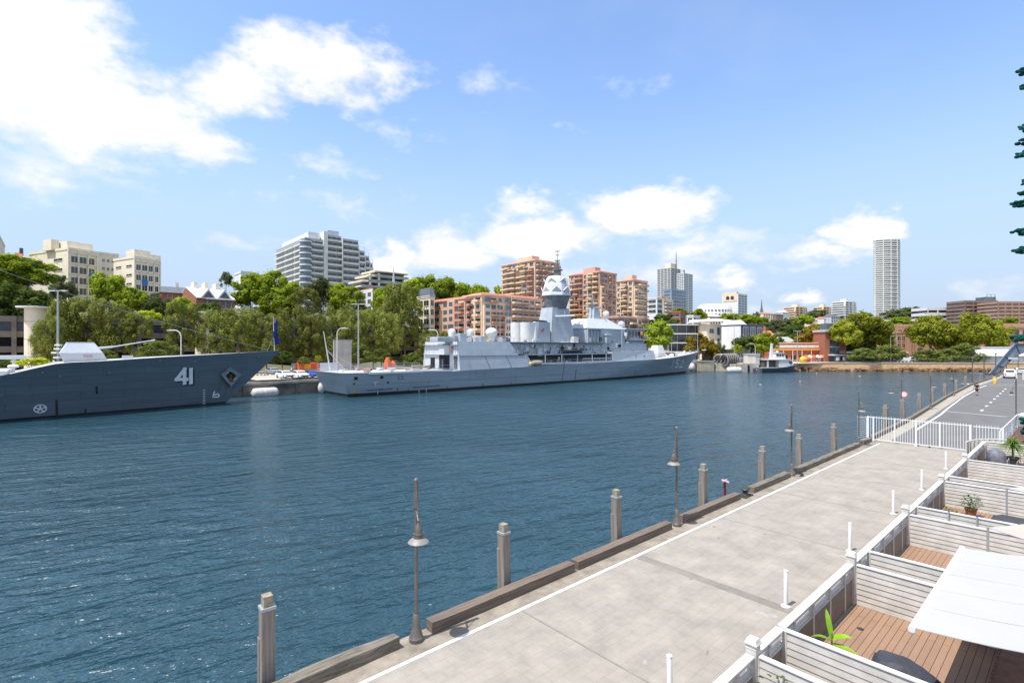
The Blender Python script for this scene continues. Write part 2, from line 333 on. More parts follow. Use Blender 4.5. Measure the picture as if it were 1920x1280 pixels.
# painted marks
def mark(s0, t0, s1, t1, w, z, name='painted_line'):
    mb = MB(); a = Vector((s0, -t0, 0)); b = Vector((s1, -t1, 0)); d = (b-a).normalized(); n = Vector((-d.y, d.x, 0))*w/2
    mb.hexa([a-n+Vector((0,0,z)), b-n+Vector((0,0,z)), b+n+Vector((0,0,z)), a+n+Vector((0,0,z)), a-n+Vector((0,0,z+.004)), b-n+Vector((0,0,z+.004)), b+n+Vector((0,0,z+.004)), a+n+Vector((0,0,z+.004))])
    o = mb.build(name, M_line); o.rotation_euler = (0, 0, QA); struct(o)
mark(-30, -10.05, 44.6, -10.05, .105, QZ+.004)
pts = [(54, -9.6), (68, -10.1), (76, -10.6), (95, -11.6), (118, -12.3), (126, -12.2)]
for a, b in zip(pts, pts[1:]): mark(a[0], a[1], b[0], b[1], .17, QZ+.012)
for i in range(8):
    s = 75.5+i*5.9; t = -7.75-i*.19; mark(s, t, s+1.6, t-.05, .22, QZ+.006)
mark(72.2, -10.2, 71, -5.4, .14, QZ+.006); mark(126, -12.2, 131, -6, .14, QZ+.006); mark(131, -12.6, 137, -3, .14, QZ+.006)

# edge timbers
def timber(s0, s1, m, label, rough=0.):
    mb = MB(); n = max(2, int((s1-s0)/.5)); rr = random.Random(int(s0*10)); ring = []
    for i in range(n+1):
        x = (s1-s0)*i/n; j = lambda: rr.uniform(-rough, rough)
        ring.append([(x, -.16+j(), .0), (x, .16+j(), .0), (x, .16+j(), .27+j()), (x, -.16+j(), .27+j())])
    for a, b in zip(ring, ring[1:]): mb.add(a+b, [(0,4,5,1)[::-1], (1,5,6,2)[::-1], (2,6,7,3)[::-1], (3,7,4,0)[::-1]])
    mb.add(ring[0], [(0,1,2,3)]); mb.add(ring[-1], [(3,2,1,0)])
    # weld by merging duplicates
    import bmesh
    o = mb.build('edge_timber', m, bevel=.012, loc=W((s0), -10.76, QZ+.006)); o.rotation_euler = (0, 0, QA)
    bm = bmesh.new(); bm.from_mesh(o.data); bmesh.ops.remove_doubles(bm, verts=bm.verts, dist=.0005); bmesh.ops.recalc_face_normals(bm, faces=bm.faces); bm.to_mesh(o.data); bm.free()
    return tag(o, label, 'timber beam', 'timber beams along the pier edge')
timber(-6, 5.95, M_timg, 'rotting grey timber kerb beam nearest the viewer, ending at the first lamp post', .03)
timber(6.85, 12.05, M_tim, 'brown timber kerb beam starting right beside the nearest lamp post')
timber(12.2, 17.65, M_tim, 'brown timber kerb beam ending at the second lamp post')
timber(18.6, 23.5, M_tim, 'short dark brown timber kerb beam between second lamp and iron mooring bollard', .004)
timber(24.9, 29.45, M_timg, 'grey timber kerb beam between iron mooring bollard and third lamp', .012)
timber(30.4, 42.0, M_timg, 'long worn grey timber kerb beam between third and fourth lamp', .02)
timber(42.9, 45.0, M_timg, 'stubby grey timber kerb beam at foot of the white gate', .01)
for i, (a, b, ta, tb) in enumerate([(45.6, 62, -10.95, -11.4), (62.4, 90, -11.45, -12.95), (90.4, 122, -13.0, -14.2), (122.4, 168, -14.25, -14.2)]):
    mb = MB(); A = Vector((a, -ta-.12, 0)); B = Vector((b, -tb-.12, 0)); mb.cbox((A+B)/2+Vector((0,0,.16)), (B-A).length, .3, .3, rz=atan2(B.y-A.y, B.x-A.x))
    o = mb.build('edge_timber', M_timg, bevel=.02, loc=(0, 0, QZ+.013)); o.rotation_euler = (0, 0, QA)
    tag(o, ['dark timber kerb beam just beyond the white gate', 'dark timber kerb beam beside the prohibition sign lamp', 'dark timber kerb beam beside the walking man', 'far dark timber kerb beam by the yellow bollard'][i], 'timber beam', 'timber beams along the pier edge')

# mooring piles
def pile(s, label, h=3.88, t=-11.24, wth=.265):
    r = thing('mooring_pile', label, 'wooden pile', W(s, t, 0), QA+rnd.uniform(-.12, .12), 'square timber piles standing in the water')
    r.rotation_euler.x = rnd.uniform(-.018, .018); r.rotation_euler.y = rnd.uniform(-.018, .018)
    w2 = wth/2; mb = MB(); mb.box(-w2, w2, -w2, w2, -2, h-.24); mb.box(-w2-.02, -w2*.2, w2*.2, w2+.02, -1, h-.7+rnd.uniform(-.2, .2)); mb.build('post', M_pile, r, bevel=.015)
    mb = MB(); mb.box(-w2-.012, w2+.012, -w2-.012, w2+.012, h-.285, h-.225); mb.build('collar', M_steel, r)
    mb = MB(); mb.box(-w2*.72, w2*.72, -w2*.8, w2*.8, h-.225, h); mb.build('cap', mat('sawn_pile_top', (.33,.28,.2), .9, var=.25, scale=8, bump=.6, bscale=20), r, bevel=.012)
pl = ['nearest grey timber pile standing alone at the bottom of the view', 'grey timber pile behind the brown beam right of first lamp', 'grey timber pile left of the second lamp post',
      'grey timber pile left of the small red flag post', 'grey timber pile between red valve post and third lamp', 'grey timber pile just right of third lamp post', 'grey timber pile left of the fourth lamp by the gate',
      'grey timber pile behind the left end of the white gate', 'grey timber pile right beside the prohibition sign lamp', 'lone grey timber pile right of the prohibition sign', 'grey timber pile beside the lamp with forward shade', 'small grey timber pile before the walking man',
      'small grey timber pile left of the walking man', 'far grey timber pile under the pole row']
for i, px in enumerate((500, 948, 1158, 1318, 1427, 1499.5, 1565)):
    s, _ = side(px, 700, -11.24); pile(s, pl[i])
for i, (px, t) in enumerate(((1660, -11.75), (1694, -11.95), (1724, -12.3), (1748, -12.75), (1771.5, -13.2), (1793, -13.6), (1810, -14.2))):
    s, _ = side(px, 700, t); pile(s, pl[7+i], 3.95, t, .34)

# lamps
def lamp(s, t, label, H=3.85, yaw=0., arm=.32, k=1.):
    r = thing('pier_lamp', label, 'lamp post', W(s, t, QZ+.005), QA+yaw, 'tall bronze lamp posts on the pier')
    mb = MB(); mb.lathe([(.165, 0), (.17, .09), (.16, .1), (.145, .17), (.105, .27), (.085, .4), (.078, .62), (.06, .64)], n=20); mb.build('base', M_brz, r, True)
    mb = MB(); mb.cyl((0,0,.62), (0,0,H-.65), .046, .042, 14); mb.cyl((0,0,H-.65), (0,0,H-.02), .055, .05, 14); mb.cyl((0,0,H-.68), (0,0,H-.64), .066, n=14); mb.cyl((0,0,H-.02), (0,0,H+.02), .058, .03, 14); mb.build('pole', M_brz, r, True)
    z = H-.75
    mb = MB(); mb.path([(0,0,z), (arm*.55, 0, z-.05), (arm, 0, z-.16), (arm, 0, z-.24)], .026, 8); mb.path([(0,0,H-.12), (arm*.9, 0, z-.12)], .011, 5); mb.build('arm', M_brz, r, True)
    h = MB(); h.lathe([(.03, .18), (.045, .14), (.075, .1), (.092, .03), (.092, -.05), (.115, -.055), (.115, -.085), (.098, -.09), (.098, -.115), (.122, -.12), (.122, -.15), (.1, -.155)][::-1], (arm, 0, z-.38), 20); hd = h.build('lamp_head', M_brz, r, True)
    h = MB(); h.lathe([(.235, -.27), (.245, -.262), (.2, -.215), (.11, -.155), (.09, -.15), (.085, -.17), (.19, -.235)], (arm, 0, z-.38), 26); h.build('lamp_shade', M_shade, r, True)
    h = MB(); h.lathe([(.06, -.26), (.09, -.22), (.09, -.17)], (arm, 0, z-.38), 14); h.build('bulb_glass', mat('frosted_lamp_glass', (.7,.7,.66), .3, var=.03), r, True)
    return r
lamp(6.4, -10.64, 'nearest tall bronze lamp post at the end of the rotting grey beam', yaw=R(-111), arm=.3)
lamp(18.15, -10.7, 'second nearest bronze lamp post between two brown timber beams', yaw=R(-170))
lamp(29.9, -10.72, 'third nearest bronze lamp post standing between two grey beams', yaw=R(180))
lamp(42.45, -10.78, 'bronze lamp post at the left end of the white gate', yaw=R(-130))
lamp(61.6, -12.1, 'bronze lamp post with arm out to the left, next to the red prohibition sign', yaw=R(140), arm=1.0)
lamp(73.4, -11.75, 'bronze lamp post right of the prohibition sign, shade facing forward', yaw=R(-60), arm=.3)
lamp(95.6, -12.75, 'slim bronze lamp post beside small piles below the pale seawall', yaw=R(140), arm=.3)
lamp(61.5, -4.1, 'dark lamp post with white globes beside the terraces at far right', yaw=R(170), arm=1.1, H=4.3)
# distant plain poles on the pier edge
for i, (px, top, t) in enumerate(((1823.5, 667, -14.3), (1845, 663, -14.3), (1867, 661, -14.3), (1887, 662, -14.3), (1909, 666, -14.3))):
    s, z = side(px, top, t); r = thing('wharf_pole', ['dark wharf pole left of the grey gantry with a ladder sign', 'second dark wharf pole from the left before the white shed', 'third dark wharf pole before the white shed', 'dark wharf pole seen through the grey gantry arch', 'rightmost dark wharf pole before the white shed'][i], 'pole', W(s, t, QZ), QA, 'row of dark poles on the far wharf edge')
    mb = MB(); mb.cyl((0,0,0), (0,0,z-QZ), .11, .08, 8); mb.build('pole', M_brz, r, True)
    mb = MB(); mb.box(-.35, .35, -.06, .06, z-QZ-1.0, z-QZ-.75); mb.box(-.12, .12, -.2, .2, z-QZ-.5, z-QZ-.2); mb.build('fitting', M_timg, r)

# round prohibition sign hanging beside the lamp
p = P(1695, 739, depth(1695, -12.1)); r = thing('round_sign', 'round white and red prohibition sign beside the lamp with long arm', 'sign', p, QA+R(90))
mb = MB(); mb.cyl((0,0,0), (0,.03,0), .30, n=28); mb.build('disc', M_white, r)
mb = MB()
for i in range(28):
    a0, a1 = 2*pi*i/28, 2*pi*(i+1)/28
    mb.add([(x*.33, y, z*.33) if j in (0, 1, 4, 5) else (x*.25, y, z*.25) for j, (x, y, z) in enumerate([(cos(a0), -.012, sin(a0)), (cos(a1), -.012, sin(a1)), (cos(a1), -.012, sin(a1)), (cos(a0), -.012, sin(a0)), (cos(a0), .035, sin(a0)), (cos(a1), .035, sin(a1)), (cos(a1), .035, sin(a1)), (cos(a0), .035, sin(a0))])], [(0,1,2,3), (7,6,5,4), (0,4,5,1), (2,6,7,3)])
M_red = mat('sign_red', (.6,.12,.11), .5, var=.1)
mb.build('red_ring', M_red, r); mb = MB(); mb.cbox((0, -.02, -.03), .26, .01, .12); mb.cbox((0,-.02,.06), .12, .01, .1); mb.build('symbol', M_dark, r); mb = MB(); mb.cbox((-.55, 0, 0), .5, .03, .04); mb.build('bracket', M_brz, r)

# red valve post
s, z = side(1359, 910, -11.2); r = thing('fire_valve_post', 'dark red pipe with a pale pink valve wheel standing outside the pier edge', 'valve post', W(s, -11.2, 1.0), QA)
M_mar = mat('maroon_paint', (.20,.02,.04), .5, var=.15)
mb = MB(); mb.cyl((0,0,-1.5), (0,0,1.72), .055, n=10); mb.build('pipe', M_mar, r, True)
mb = MB(); mb.lathe([(.04,0),(.1,.02),(.11,.07),(.04,.1)], (0,0,1.72)); mb.cyl((-.18,0,1.8),(.18,0,1.8),.045,n=8); mb.cyl((0,-.2,1.74),(0,.14,1.8),.05,n=8); mb.build('valve', mat('pink_white_cap', (.62,.42,.44), .5, var=.2, scale=9), r, True)
# iron mooring bollard
r = thing('mooring_bollard', 'squat dark iron mooring bollard on a plate between two timber beams', 'mooring bollard', W(24.15, -10.68, QZ+.005), QA)
M_iron = mat('dark_cast_iron', (.07,.065,.06), .55, .4, var=.25, scale=8)
mb = MB(); mb.box(-.42, .42, -.2, .24, 0, .06); mb.build('base_plate', M_iron, r, bevel=.02)
mb = MB(); mb.lathe([(.15,.06),(.12,.12),(.11,.2),(.16,.27),(.19,.31),(.15,.36),(.03,.38)], n=18); mb.cyl((.1,0,.22),(.3,0,.3),.06,.09,10); mb.build('head', M_iron, r, True)
# hydrant lump by third lamp
r = thing('cleat', 'small dark iron cleat beside the third lamp foot', 'cleat', W(30.15, -10.3, QZ+.01), QA)
mb = MB(); mb.box(-.18,.18,-.06,.06,0,.04); mb.cyl((-.14,0,.1),(.14,0,.1),.03,n=8); mb.cyl((-.05,0,.03),(-.05,0,.1),.025,n=8); mb.cyl((.05,0,.03),(.05,0,.1),.025,n=8); mb.build('cleat_body', M_iron, r)
# manhole near first lamp
mb = MB(); mb.lathe([(.3,0),(.3,.006),(.26,.008),(.02,.008)], (0,0,0), 24); o = mb.build('drain_cover', M_iron, loc=W(1.2, -9.4, QZ)); tag(o, 'round iron cover in the paving at the bottom edge', 'drain cover')

# stains and patches of their own on the paving
M_st = mat('dark_paving_stain', (.245,.215,.18), .9, var=.2, scale=3)
M_pt = mat('pale_cement_patch', (.37,.335,.29), .9, var=.15, scale=4)
rr = random.Random(21)
for i in range(22):
    s = rr.uniform(3, 44); t = rr.uniform(-9.7, -5.1); a, b = rr.uniform(.03, .16), rr.uniform(.03, .09); mb = MB(); n = 11; mb.prism([(a*cos(2*pi*k/n)*rr.uniform(.6,1.1), b*sin(2*pi*k/n)*rr.uniform(.6,1.1)) for k in range(n)], 0, .0025); o = mb.build('paving_stain', M_pt if i % 3 == 0 else M_st, loc=W(s, t, QZ+.0005)); o.rotation_euler = (0, 0, QA+rr.uniform(-.5, .5)); struct(o)
for s, t, a, b in ((13.9,-5.6,.5,.3),(19.6,-5.6,.6,.25),(31.0,-5.6,.8,.18),(25.6,-7.6,1.4,.05),(28.4,-8.4,1.6,.04)):
    mb = MB(); mb.box(-a/2, a/2, -b/2, b/2, 0, .002); o = mb.build('cement_repair', M_pt, loc=W(s, t, QZ+.0005)); o.rotation_euler = (0, 0, QA+pi/2); struct(o)
# white bollards
bl = ['nearest white post, cut by the bottom edge of the view', 'white post at the end of the dark paving band', 'white post behind the capped fence pier with the gap beyond the awning', 'white post fourth nearest, beside the potted plants terrace', 'white post second nearest to the white gate', 'white post closest to the white gate']
for i, s in enumerate((8.95, 14.7, 20.3, 26.2, 31.7, 38.2)):
    r = thing('white_bollard', bl[i], 'bollard', W(s, -5.42, QZ+.002), QA, 'white posts along the terraces')
    r.rotation_euler.x = rnd.uniform(-.02, .02)
    mb = MB(); mb.lathe([(.052,.03),(.052,.94),(.045,.955),(.01,.957)], n=16); mb.build('tube', M_white, r, True)
    mb = MB(); mb.lathe([(.12,0),(.12,.02),(.07,.035),(.055,.045)], n=20); mb.build('foot', M_white, r, True)
    mb = MB(); mb.lathe([(.056,.945),(.056,.975),(.03,.985),(.005,.986)], n=16); mb.build('cap', M_white, r, True)

# ================================================================ white gate
r = thing('picket_gate', 'long white picket gate closing the pier in front of the road', 'gate', W(45.25, -10.9, QZ), QA-pi/2)   # local x = +t
M_gw = mat('gate_white', (.80,.80,.79), .4, var=.04)
Hg = 1.78
def pickets(x0, x1, par, step=.158):
    mb = MB(); n = int((x1-x0)/step)
    for i in range(1, n+1):
        x = x0+i*(x1-x0)/(n+1); mb.box(x-.012, x+.012, -.012, .012, .12, Hg+.12)
    return mb.build('pickets', M_gw, par)
mb = MB(); mb.box(.0, 5.75, -.02, .02, Hg-.03, Hg+.02); mb.build('top_rail', M_gw, r); mb = MB(); mb.box(0, 5.75, -.02, .02, .12, .17); mb.build('bottom_rail', M_gw, r)
for x, wd in ((.0, .05), (.33, .05), (1.62, .045), (2.85, .05), (4.15, .045), (5.72, .06)):
    mb = MB(); mb.box(x-wd, x+wd, -.045, .045, .01 if wd > .048 else .12, Hg+.06); mb.build('gate_post', M_gw, r, bevel=.008)
for a, b in ((.05, .28), (.38, 1.57), (1.67, 2.8), (2.9, 4.1), (4.2, 5.66)): pickets(a, b, r)
for q in (5.72, 2.85): mb = MB(); mb.lathe([(.1,0),(.1,.03),(.07,.05)], (q, 0, .0)); mb.build('post_foot', M_gw, r)
for q in (2.95, 3.6):
    mb = MB(); mb.cyl((q,-.04,.06),(q,.04,.06),.055,n=12); mb.build('wheel', M_black, r, True)
r = thing('picket_fence_panel', 'short white picket fence continuing right of the gate with a curved white kerb rail', 'fence', W(45.25, -5.05, QZ), QA-pi/2)
pickets(.03, 1.35, r); mb = MB(); mb.box(0, 1.4, -.02, .02, Hg-.05, Hg); mb.box(0, 1.4, -.02, .02, .12, .17); mb.build('rails', M_gw, r); mb = MB(); mb.box(1.38, 1.48, -.05, .05, 0, Hg+.05); mb.build('end_post', M_gw, r)
mb = MB(); pp = [(-.0+1.6*(1-cos(R(a))), -3+3*sin(R(a))) for a in range(0, 91, 10)]
for a, b in zip(pp, pp[1:]): mb.cyl((a[0], a[1], 1.05), (b[0], b[1], 1.05), .05, n=8); mb.box(min(a[0],b[0])-.03, max(a[0],b[0])+.03, a[1], b[1], 0, 1.0)
mb.build('curved_panel', M_wfence, r)
# fan guard
r = thing('fan_guard', 'white fan of metal rods reaching over the water beside the gate', 'guard rail', W(45.25, -10.95, QZ), QA+pi/2)   # local x = -t
mb = MB(); mb.box(0, .05, -.03, .03, .12, Hg); mb.build('upright', M_gw, r)
mb = MB(); mb.cyl((0,0,Hg-.02),(.66,0,Hg-.05),.014,n=6)
for i in range(11): z = .22+i*.14; mb.cyl((.02,0,z),(.66,0,z*1.02-.30+.03*i),.011,n=5)
mb.build('rods', M_gw, r)

# ================================================================ terraces
M_fin = mat('shade_darkened_fence_brown', (.19,.155,.13), .6, var=.1, scale=3)  # inner side boards: their shade is put into this darker brown
M_deckw = brick_mat('composite_decking', (.30,.185,.12), (.27,.165,.107), (.05,.028,.018), 5.2, .142, .006, noise=.1, bump=.35, offset=.4)
FT = -4.3; FZ = QZ+1.1
def boards_x(mb, x0, x1, z0, z1, y, n, th=.016, side_=1):
    h = (z1-z0)/n
    for i in range(n):
        a = z0+i*h+.006; b = z0+(i+1)*h-.004
        yo = y+side_*th*1.9; yi = y+side_*th*.9
        mb.hexa([(x0, min(y,yo), a),(x1, min(y,yo), a),(x1, max(y,yo), a),(x0, max(y,yo), a),(x0, min(y,yi), b),(x1, min(y,yi), b),(x1, max(y,yi), b),(x0, max(y,yi), b)])
def front_fence(s0, s1, label, nposts):
    r = thing('terrace_front_fence', label, 'fence', W(s0, FT, QZ+.006), QA, 'low slatted fences along the terrace fronts')
    Ln = s1-s0
    mb = MB(); mb.box(0, Ln, -.085, .085, 1.06, 1.1); mb.box(0, Ln, -.06, .06, 1.03, 1.058); mb.build('cap_rail', M_white, r, bevel=.006)
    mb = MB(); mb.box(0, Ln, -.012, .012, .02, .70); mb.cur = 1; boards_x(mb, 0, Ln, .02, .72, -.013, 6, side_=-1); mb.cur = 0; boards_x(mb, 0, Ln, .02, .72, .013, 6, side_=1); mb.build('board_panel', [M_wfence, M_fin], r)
    mb = MB()
    for z in (.72, .80, .94): mb.box(0, Ln, -.02, .02, z, z+.03)
    mb.box(0, Ln, -.045, .045, .70, .735); mb.build('slat_rails', M_wfence, r)
    for i in range(nposts):
        x = Ln*(i+.5)/nposts; mb = MB(); mb.box(x-.05, x+.05, -.05, .05, 0, 1.03); mb.build('post', M_wfence, r)
    return r
def corner_post(s, label):
    r = thing('capped_fence_post', label, 'fence post', W(s, FT, QZ+.004), QA, 'square capped posts between the terraces')
    mb = MB(); mb.box(-.1, .1, -.1, .1, 0, 1.28); mb.build('shaft', M_wfence, r, bevel=.006)
    mb = MB(); mb.box(-.125, .125, -.125, .125, 1.28, 1.31); mb.box(-.108,.108,-.108,.108,1.2,1.215); mb.hexa([(-.115,-.115,1.31),(.115,-.115,1.31),(.115,.115,1.31),(-.115,.115,1.31),(-.085,-.085,1.385),(.085,-.085,1.385),(.085,.085,1.385),(-.085,.085,1.385)]); mb.build('cap', M_wfence, r, bevel=.008)
def divider(s, label, t1=-.25, t0=FT+.1):
    r = thing('terrace_divider', label, 'fence', W(s, t0, QZ+.008), QA-pi/2, 'slatted dividers between the terraces')
    Ln = t1-t0; mb = MB(); mb.box(0, Ln, -.055, .055, 1.05, 1.09); mb.build('cap_rail', M_white, r, bevel=.005)
    mb = MB(); mb.box(0, Ln, -.012, .012, .0, 1.05); boards_x(mb, 0, Ln, .0, 1.03, -.013, 7, side_=-1); boards_x(mb, 0, Ln, 0, 1.03, .013, 7, side_=1); mb.build('board_panel', M_wfence, r)
    mb = MB(); mb.box(-.06, .03, -.05, .05, 0, 1.05); mb.build('post', M_wfence, r)
posts = [3.75, 10.05, 16.25, 22.5, 29.2, 35.7]
pn = ['capped post nearest the viewer below the frame', 'big nearest capped post by the terracotta trellis', 'capped post at the far end of the banana terrace', 'capped post at the near end of the potted plant terrace', 'capped post fourth along before the covered table', 'farthest capped post, at the near end of the yucca terrace']
un = ['cut off at the bottom edge', 'of the corner terrace at the bottom edge', 'of the terrace with the banana plant', 'of the terrace just past the big awning', 'of the terrace with potted plants and covered table', 'of the terrace with the small herb pot', 'of the terrace with yucca and covered grill']
for i, s in enumerate(posts):
    corner_post(s, pn[i])
    if i < 5:
        front_fence(s+.12, s+1.3, 'passage fence by the '+pn[i], 1)
        front_fence(s+1.42, posts[i+1]-.12, 'low front fence '+un[i+1].replace(' and covered table',''), 4)
        divider(s+1.36, 'far-side passage divider of the terrace '+un[i+1].replace('of the terrace ', '').replace('of the ', ''))
    else: front_fence(s+.12, 43.3, 'low front fence of the yucca and covered grill terrace', 5)
    divider(s+.02, 'near passage divider at the '+pn[i])
divider(43.45, 'slatted end divider behind the yucca')
for i in range(-1, 6):
    s0 = posts[i]+1.36 if i >= 0 else -3; s1 = posts[i+1]+1.3 if i < 5 else 43.4
    mb = MB(); mb.box(s0, s1, .2, 4.2, QZ, QZ+.008); o = mb.build('terrace_decking', M_deckw); o.rotation_euler = (0, 0, QA); struct(o)

# retractable awnings
M_awn = mat('cream_awning_cloth', (.41,.402,.39), .8, var=.02, scale=.6)
M_awb = mat('beige_awning_cloth', (.47,.41,.355), .8, var=.05, scale=.6)
def awning(s0, s1, t0, t1, z0, z1, m, label, th=.012):
    r = thing('awning', label, 'awning', W(s0, t1, 0), QA, 'retractable awnings over the terraces'); d = t1-t0; Ln = s1-s0
    n = 10; mb = MB(); top = []; 
    for i in range(n+1):
        q = i/n; yy = -t1*0+(q*d); zz = z1+(z0-z1)*q-.05*sin(pi*q)
        top.append((yy, zz))
    for (ya, za), (yb, zb) in zip(top, top[1:]): mb.hexa([(0,ya,za-th),(Ln,ya,za-th),(Ln,yb,zb-th),(0,yb,zb-th),(0,ya,za),(Ln,ya,za),(Ln,yb,zb),(0,yb,zb)])
    mb.build('canopy', m, r, True)
    mb = MB()
    for k in range(1, 5):
        x = Ln*k/5
        for (ya, za), (yb, zb) in zip(top, top[1:]): mb.hexa([(x-.012,ya,za-.002),(x+.012,ya,za-.002),(x+.012,yb,zb-.002),(x-.012,yb,zb-.002),(x-.012,ya,za+.004),(x+.012,ya,za+.004),(x+.012,yb,zb+.004),(x-.012,yb,zb+.004)])
    mb.build('seams', mat('awning_seam', (.40,.392,.38), .8), r)
    mb = MB(); mb.cyl((-.06, d, z0-.02), (Ln+.06, d, z0-.02), .055, n=14); mb.box(0, Ln, d-.02, d+.04, z0-.12, z0-.02); mb.build('front_bar', M_white, r, True)
    mb = MB(); mb.box(-.08, Ln+.08, -.1, .08, z1-.06, z1+.1); mb.build('cassette', M_white, r)
    for x in (.5, Ln-.5):
        mb = MB(); mb.path([(x, 0, z1-.05), (x+(.7 if x < 1 else -.7), d*.5, (z0+z1)/2-.13), (x, d, z0-.06)], .022, 6); mb.build('arm', M_white, r)
awning(11.12, 16.4, -2.03, .25, 4.13, 4.5, M_awn, 'big cream awning over the terrace with the banana plant')
def sail(a, b, c, label):
    r = thing('shade_sail', label, 'shade sail', a, 0, 'beige shade sails over the terraces'); a = Vector(a); mb = MB(); n = 8; g = []
    for i in range(n+1):
        for j in range(i+1):
            p = a+(b-a)*(i-j)/n+(c-a)*j/n; w3 = ((n-i)/n)*((i-j)/n)*(j/n) if i else 0
            g.append(p-a+Vector((0,0,-.28*27*w3*.3)))
    ix = lambda i, j: i*(i+1)//2+j
    fs = []
    for i in range(n):
        for j in range(i+1):
            fs.append((ix(i,j), ix(i+1,j), ix(i+1,j+1)))
            if j < i: fs.append((ix(i,j), ix(i+1,j+1), ix(i,j+1)))
    m = len(g); mb.add(g+[p-Vector((0,0,.012)) for p in g], fs+[(q[2]+m, q[1]+m, q[0]+m) for q in fs]); mb.build('cloth', M_awb, r, True)
    mb = MB(); mb.path([Vector((0,0,0)), b-a], .012, 5); mb.path([Vector((0,0,0)), c-a], .012, 5); mb.build('edge_cable', M_steel, r)
    mb = MB(); mb.cyl((0,0,.03), (0,0,-(a.z-QZ)), .03, n=8); mb.build('mast', M_steel, r)
sail(W(20.4,-1.95,3.7), W(17.8,-.1,4.1), W(22.6,.3,4.1), 'beige shade sail just behind the big cream awning')
sail(W(26.3,-2.0,3.75), W(23.9,.1,4.1), W(29.4,.3,4.1), 'smaller beige shade sail over the terrace at the right edge')
# timber screen at lower right
r = thing('timber_screen', 'brown slatted timber bench box in the shade under the big awning', 'bench', W(11.6, -1.15, QZ+.01), QA)
mb = MB()
for i in range(30): mb.box(i*.16, i*.16+.11, 0, .04, .02, .98)
mb.build('slats', mat('red_brown_timber', (.20,.09,.05), .7, var=.2, scale=4), r); mb = MB(); mb.box(0, 4.8, -.85, -.0, .92, .97); mb.box(0,4.8,-.04,-.01,.0,.9); mb.build('frame', mat('red_brown_timber', (.2,.09,.05)), r)

def crumple(mb, prof, x0, x1, yw, seed, jz=.02, nx=10, ny=8):
    """cloth cover: prof(x)->height; draped grid"""
    rr = random.Random(seed); vs = []; fs = []
    for i in range(nx+1):
        for j in range(ny+1):
            x = x0+(x1-x0)*i/nx; y = -yw/2+yw*j/ny; e = min(i, nx-i, j, ny-j)
            z = 0 if e == 0 else prof((x-x0)/(x1-x0))*(.86 if e == 1 else 1)+rr.uniform(-jz, jz)
            g = 1.06 if e == 0 else 1.0
            vs.append(((x-(x0+x1)/2)*g+(x0+x1)/2+rr.uniform(-.01,.01), y*g+rr.uniform(-.01,.01), z))
    for i in range(nx):
        for j in range(ny): a = i*(ny+1)+j; fs.append((a, a+ny+1, a+ny+2, a+1))
    mb.add(vs, fs)
M_cov = mat('dark_blue_grey_cover', (.045,.048,.062), .7, var=.15, scale=3, bump=.3, bscale=12)
M_cov2 = mat('charcoal_cover', (.05,.052,.056), .75, var=.12, scale=3)
r = thing('covered_furniture', 'dark blue grey cover draped over low furniture at the bottom edge of the deck', 'covered furniture', W(12.75, -2.75, QZ+.01), QA-R(75))
mb = MB(); crumple(mb, lambda q: .55+.12*sin(q*5)-.35*q*q, -.3, 1.3, .75, 3, .03, 16, 10); mb.build('cover', M_cov, r, True)
r = thing('covered_table', 'charcoal cover stretched over a rectangular outdoor table', 'covered table', W(25.9, -2.0, QZ+.01), QA-pi/2)
mb = MB(); crumple(mb, lambda q: .78 if .06 < q < .97 else .5, -.6, 2.3, 1.3, 5, .008, 12, 8); mb.build('cover', M_cov2, r, True)
r = thing('covered_grill', 'grey rounded cover over a kettle grill beside the yucca', 'covered grill', W(40.9, -3.55, QZ+.01), QA)
mb = MB(); mb.lathe([(.52,.05),(.55,.3),(.54,.62),(.47,.85),(.3,1.0),(.05,1.06)], n=16, sy=.8)
for i, v in enumerate(mb.v): mb.v[i] = (v[0]*(1+.05*sin(i*2.3)), v[1]*(1+.05*cos(i*1.7)), v[2])
mb.build('cover', mat('grey_blue_cover', (.16,.165,.2), .7, var=.25, scale=3), r, True)
mb = MB(); mb.path([(-.5,-.5,.02),(-.5,-.5,.5),(.5,-.5,.5),(.5,-.5,.02)], .02); mb.build('stand', M_steel, r)
# wall plate ornament
r = thing('wall_ornament', 'round gilt and white wall ornament hanging on the divider by the awning', 'ornament', W(16.2, -2.35, QZ+.83), QA-pi/2)
mb = MB(); mb.cyl((0,-.06,0),(0,-.09,0),.15,n=20); mb.build('rim', mat('gilt', (.45,.35,.16), .5, .3), r); mb = MB(); mb.cyl((0,-.08,0),(0,-.105,0),.10,n=18); mb.build('plate', M_white, r); mb = MB(); mb.path([(-.04,-.07,.12),(-.04,-.07,.24)],.006); mb.path([(.04,-.07,.12),(.04,-.07,.24)],.006); mb.build('hanger', M_dark, r)
mb = MB(); mb.lathe([(.075,0),(.075,.006),(.03,.01),(.002,.01)], n=16); o = mb.build('deck_drain', M_iron, loc=W(14.9, -3.75, QZ+.01)); tag(o, 'small round metal drain set in the brown decking', 'drain')
# candles / hooks on the divider further along
for i, t in enumerate((-3.3, -2.55)):
    r = thing('garden_torch', ['thin dark garden torch on the divider, nearer the fence', 'thin dark garden torch on the divider, farther from the fence'][i], 'garden torch', W(23.75, t, QZ+.75), QA)
    mb = MB(); mb.box(-.035,-.015,-.02,.02,0,.4); mb.build('bracket', M_steel, r); mb = MB(); mb.lathe([(.03,.36),(.035,.42),(.015,.45)],n=10); mb.build('head', mat('purple_glass', (.1,.08,.2), .3), r)

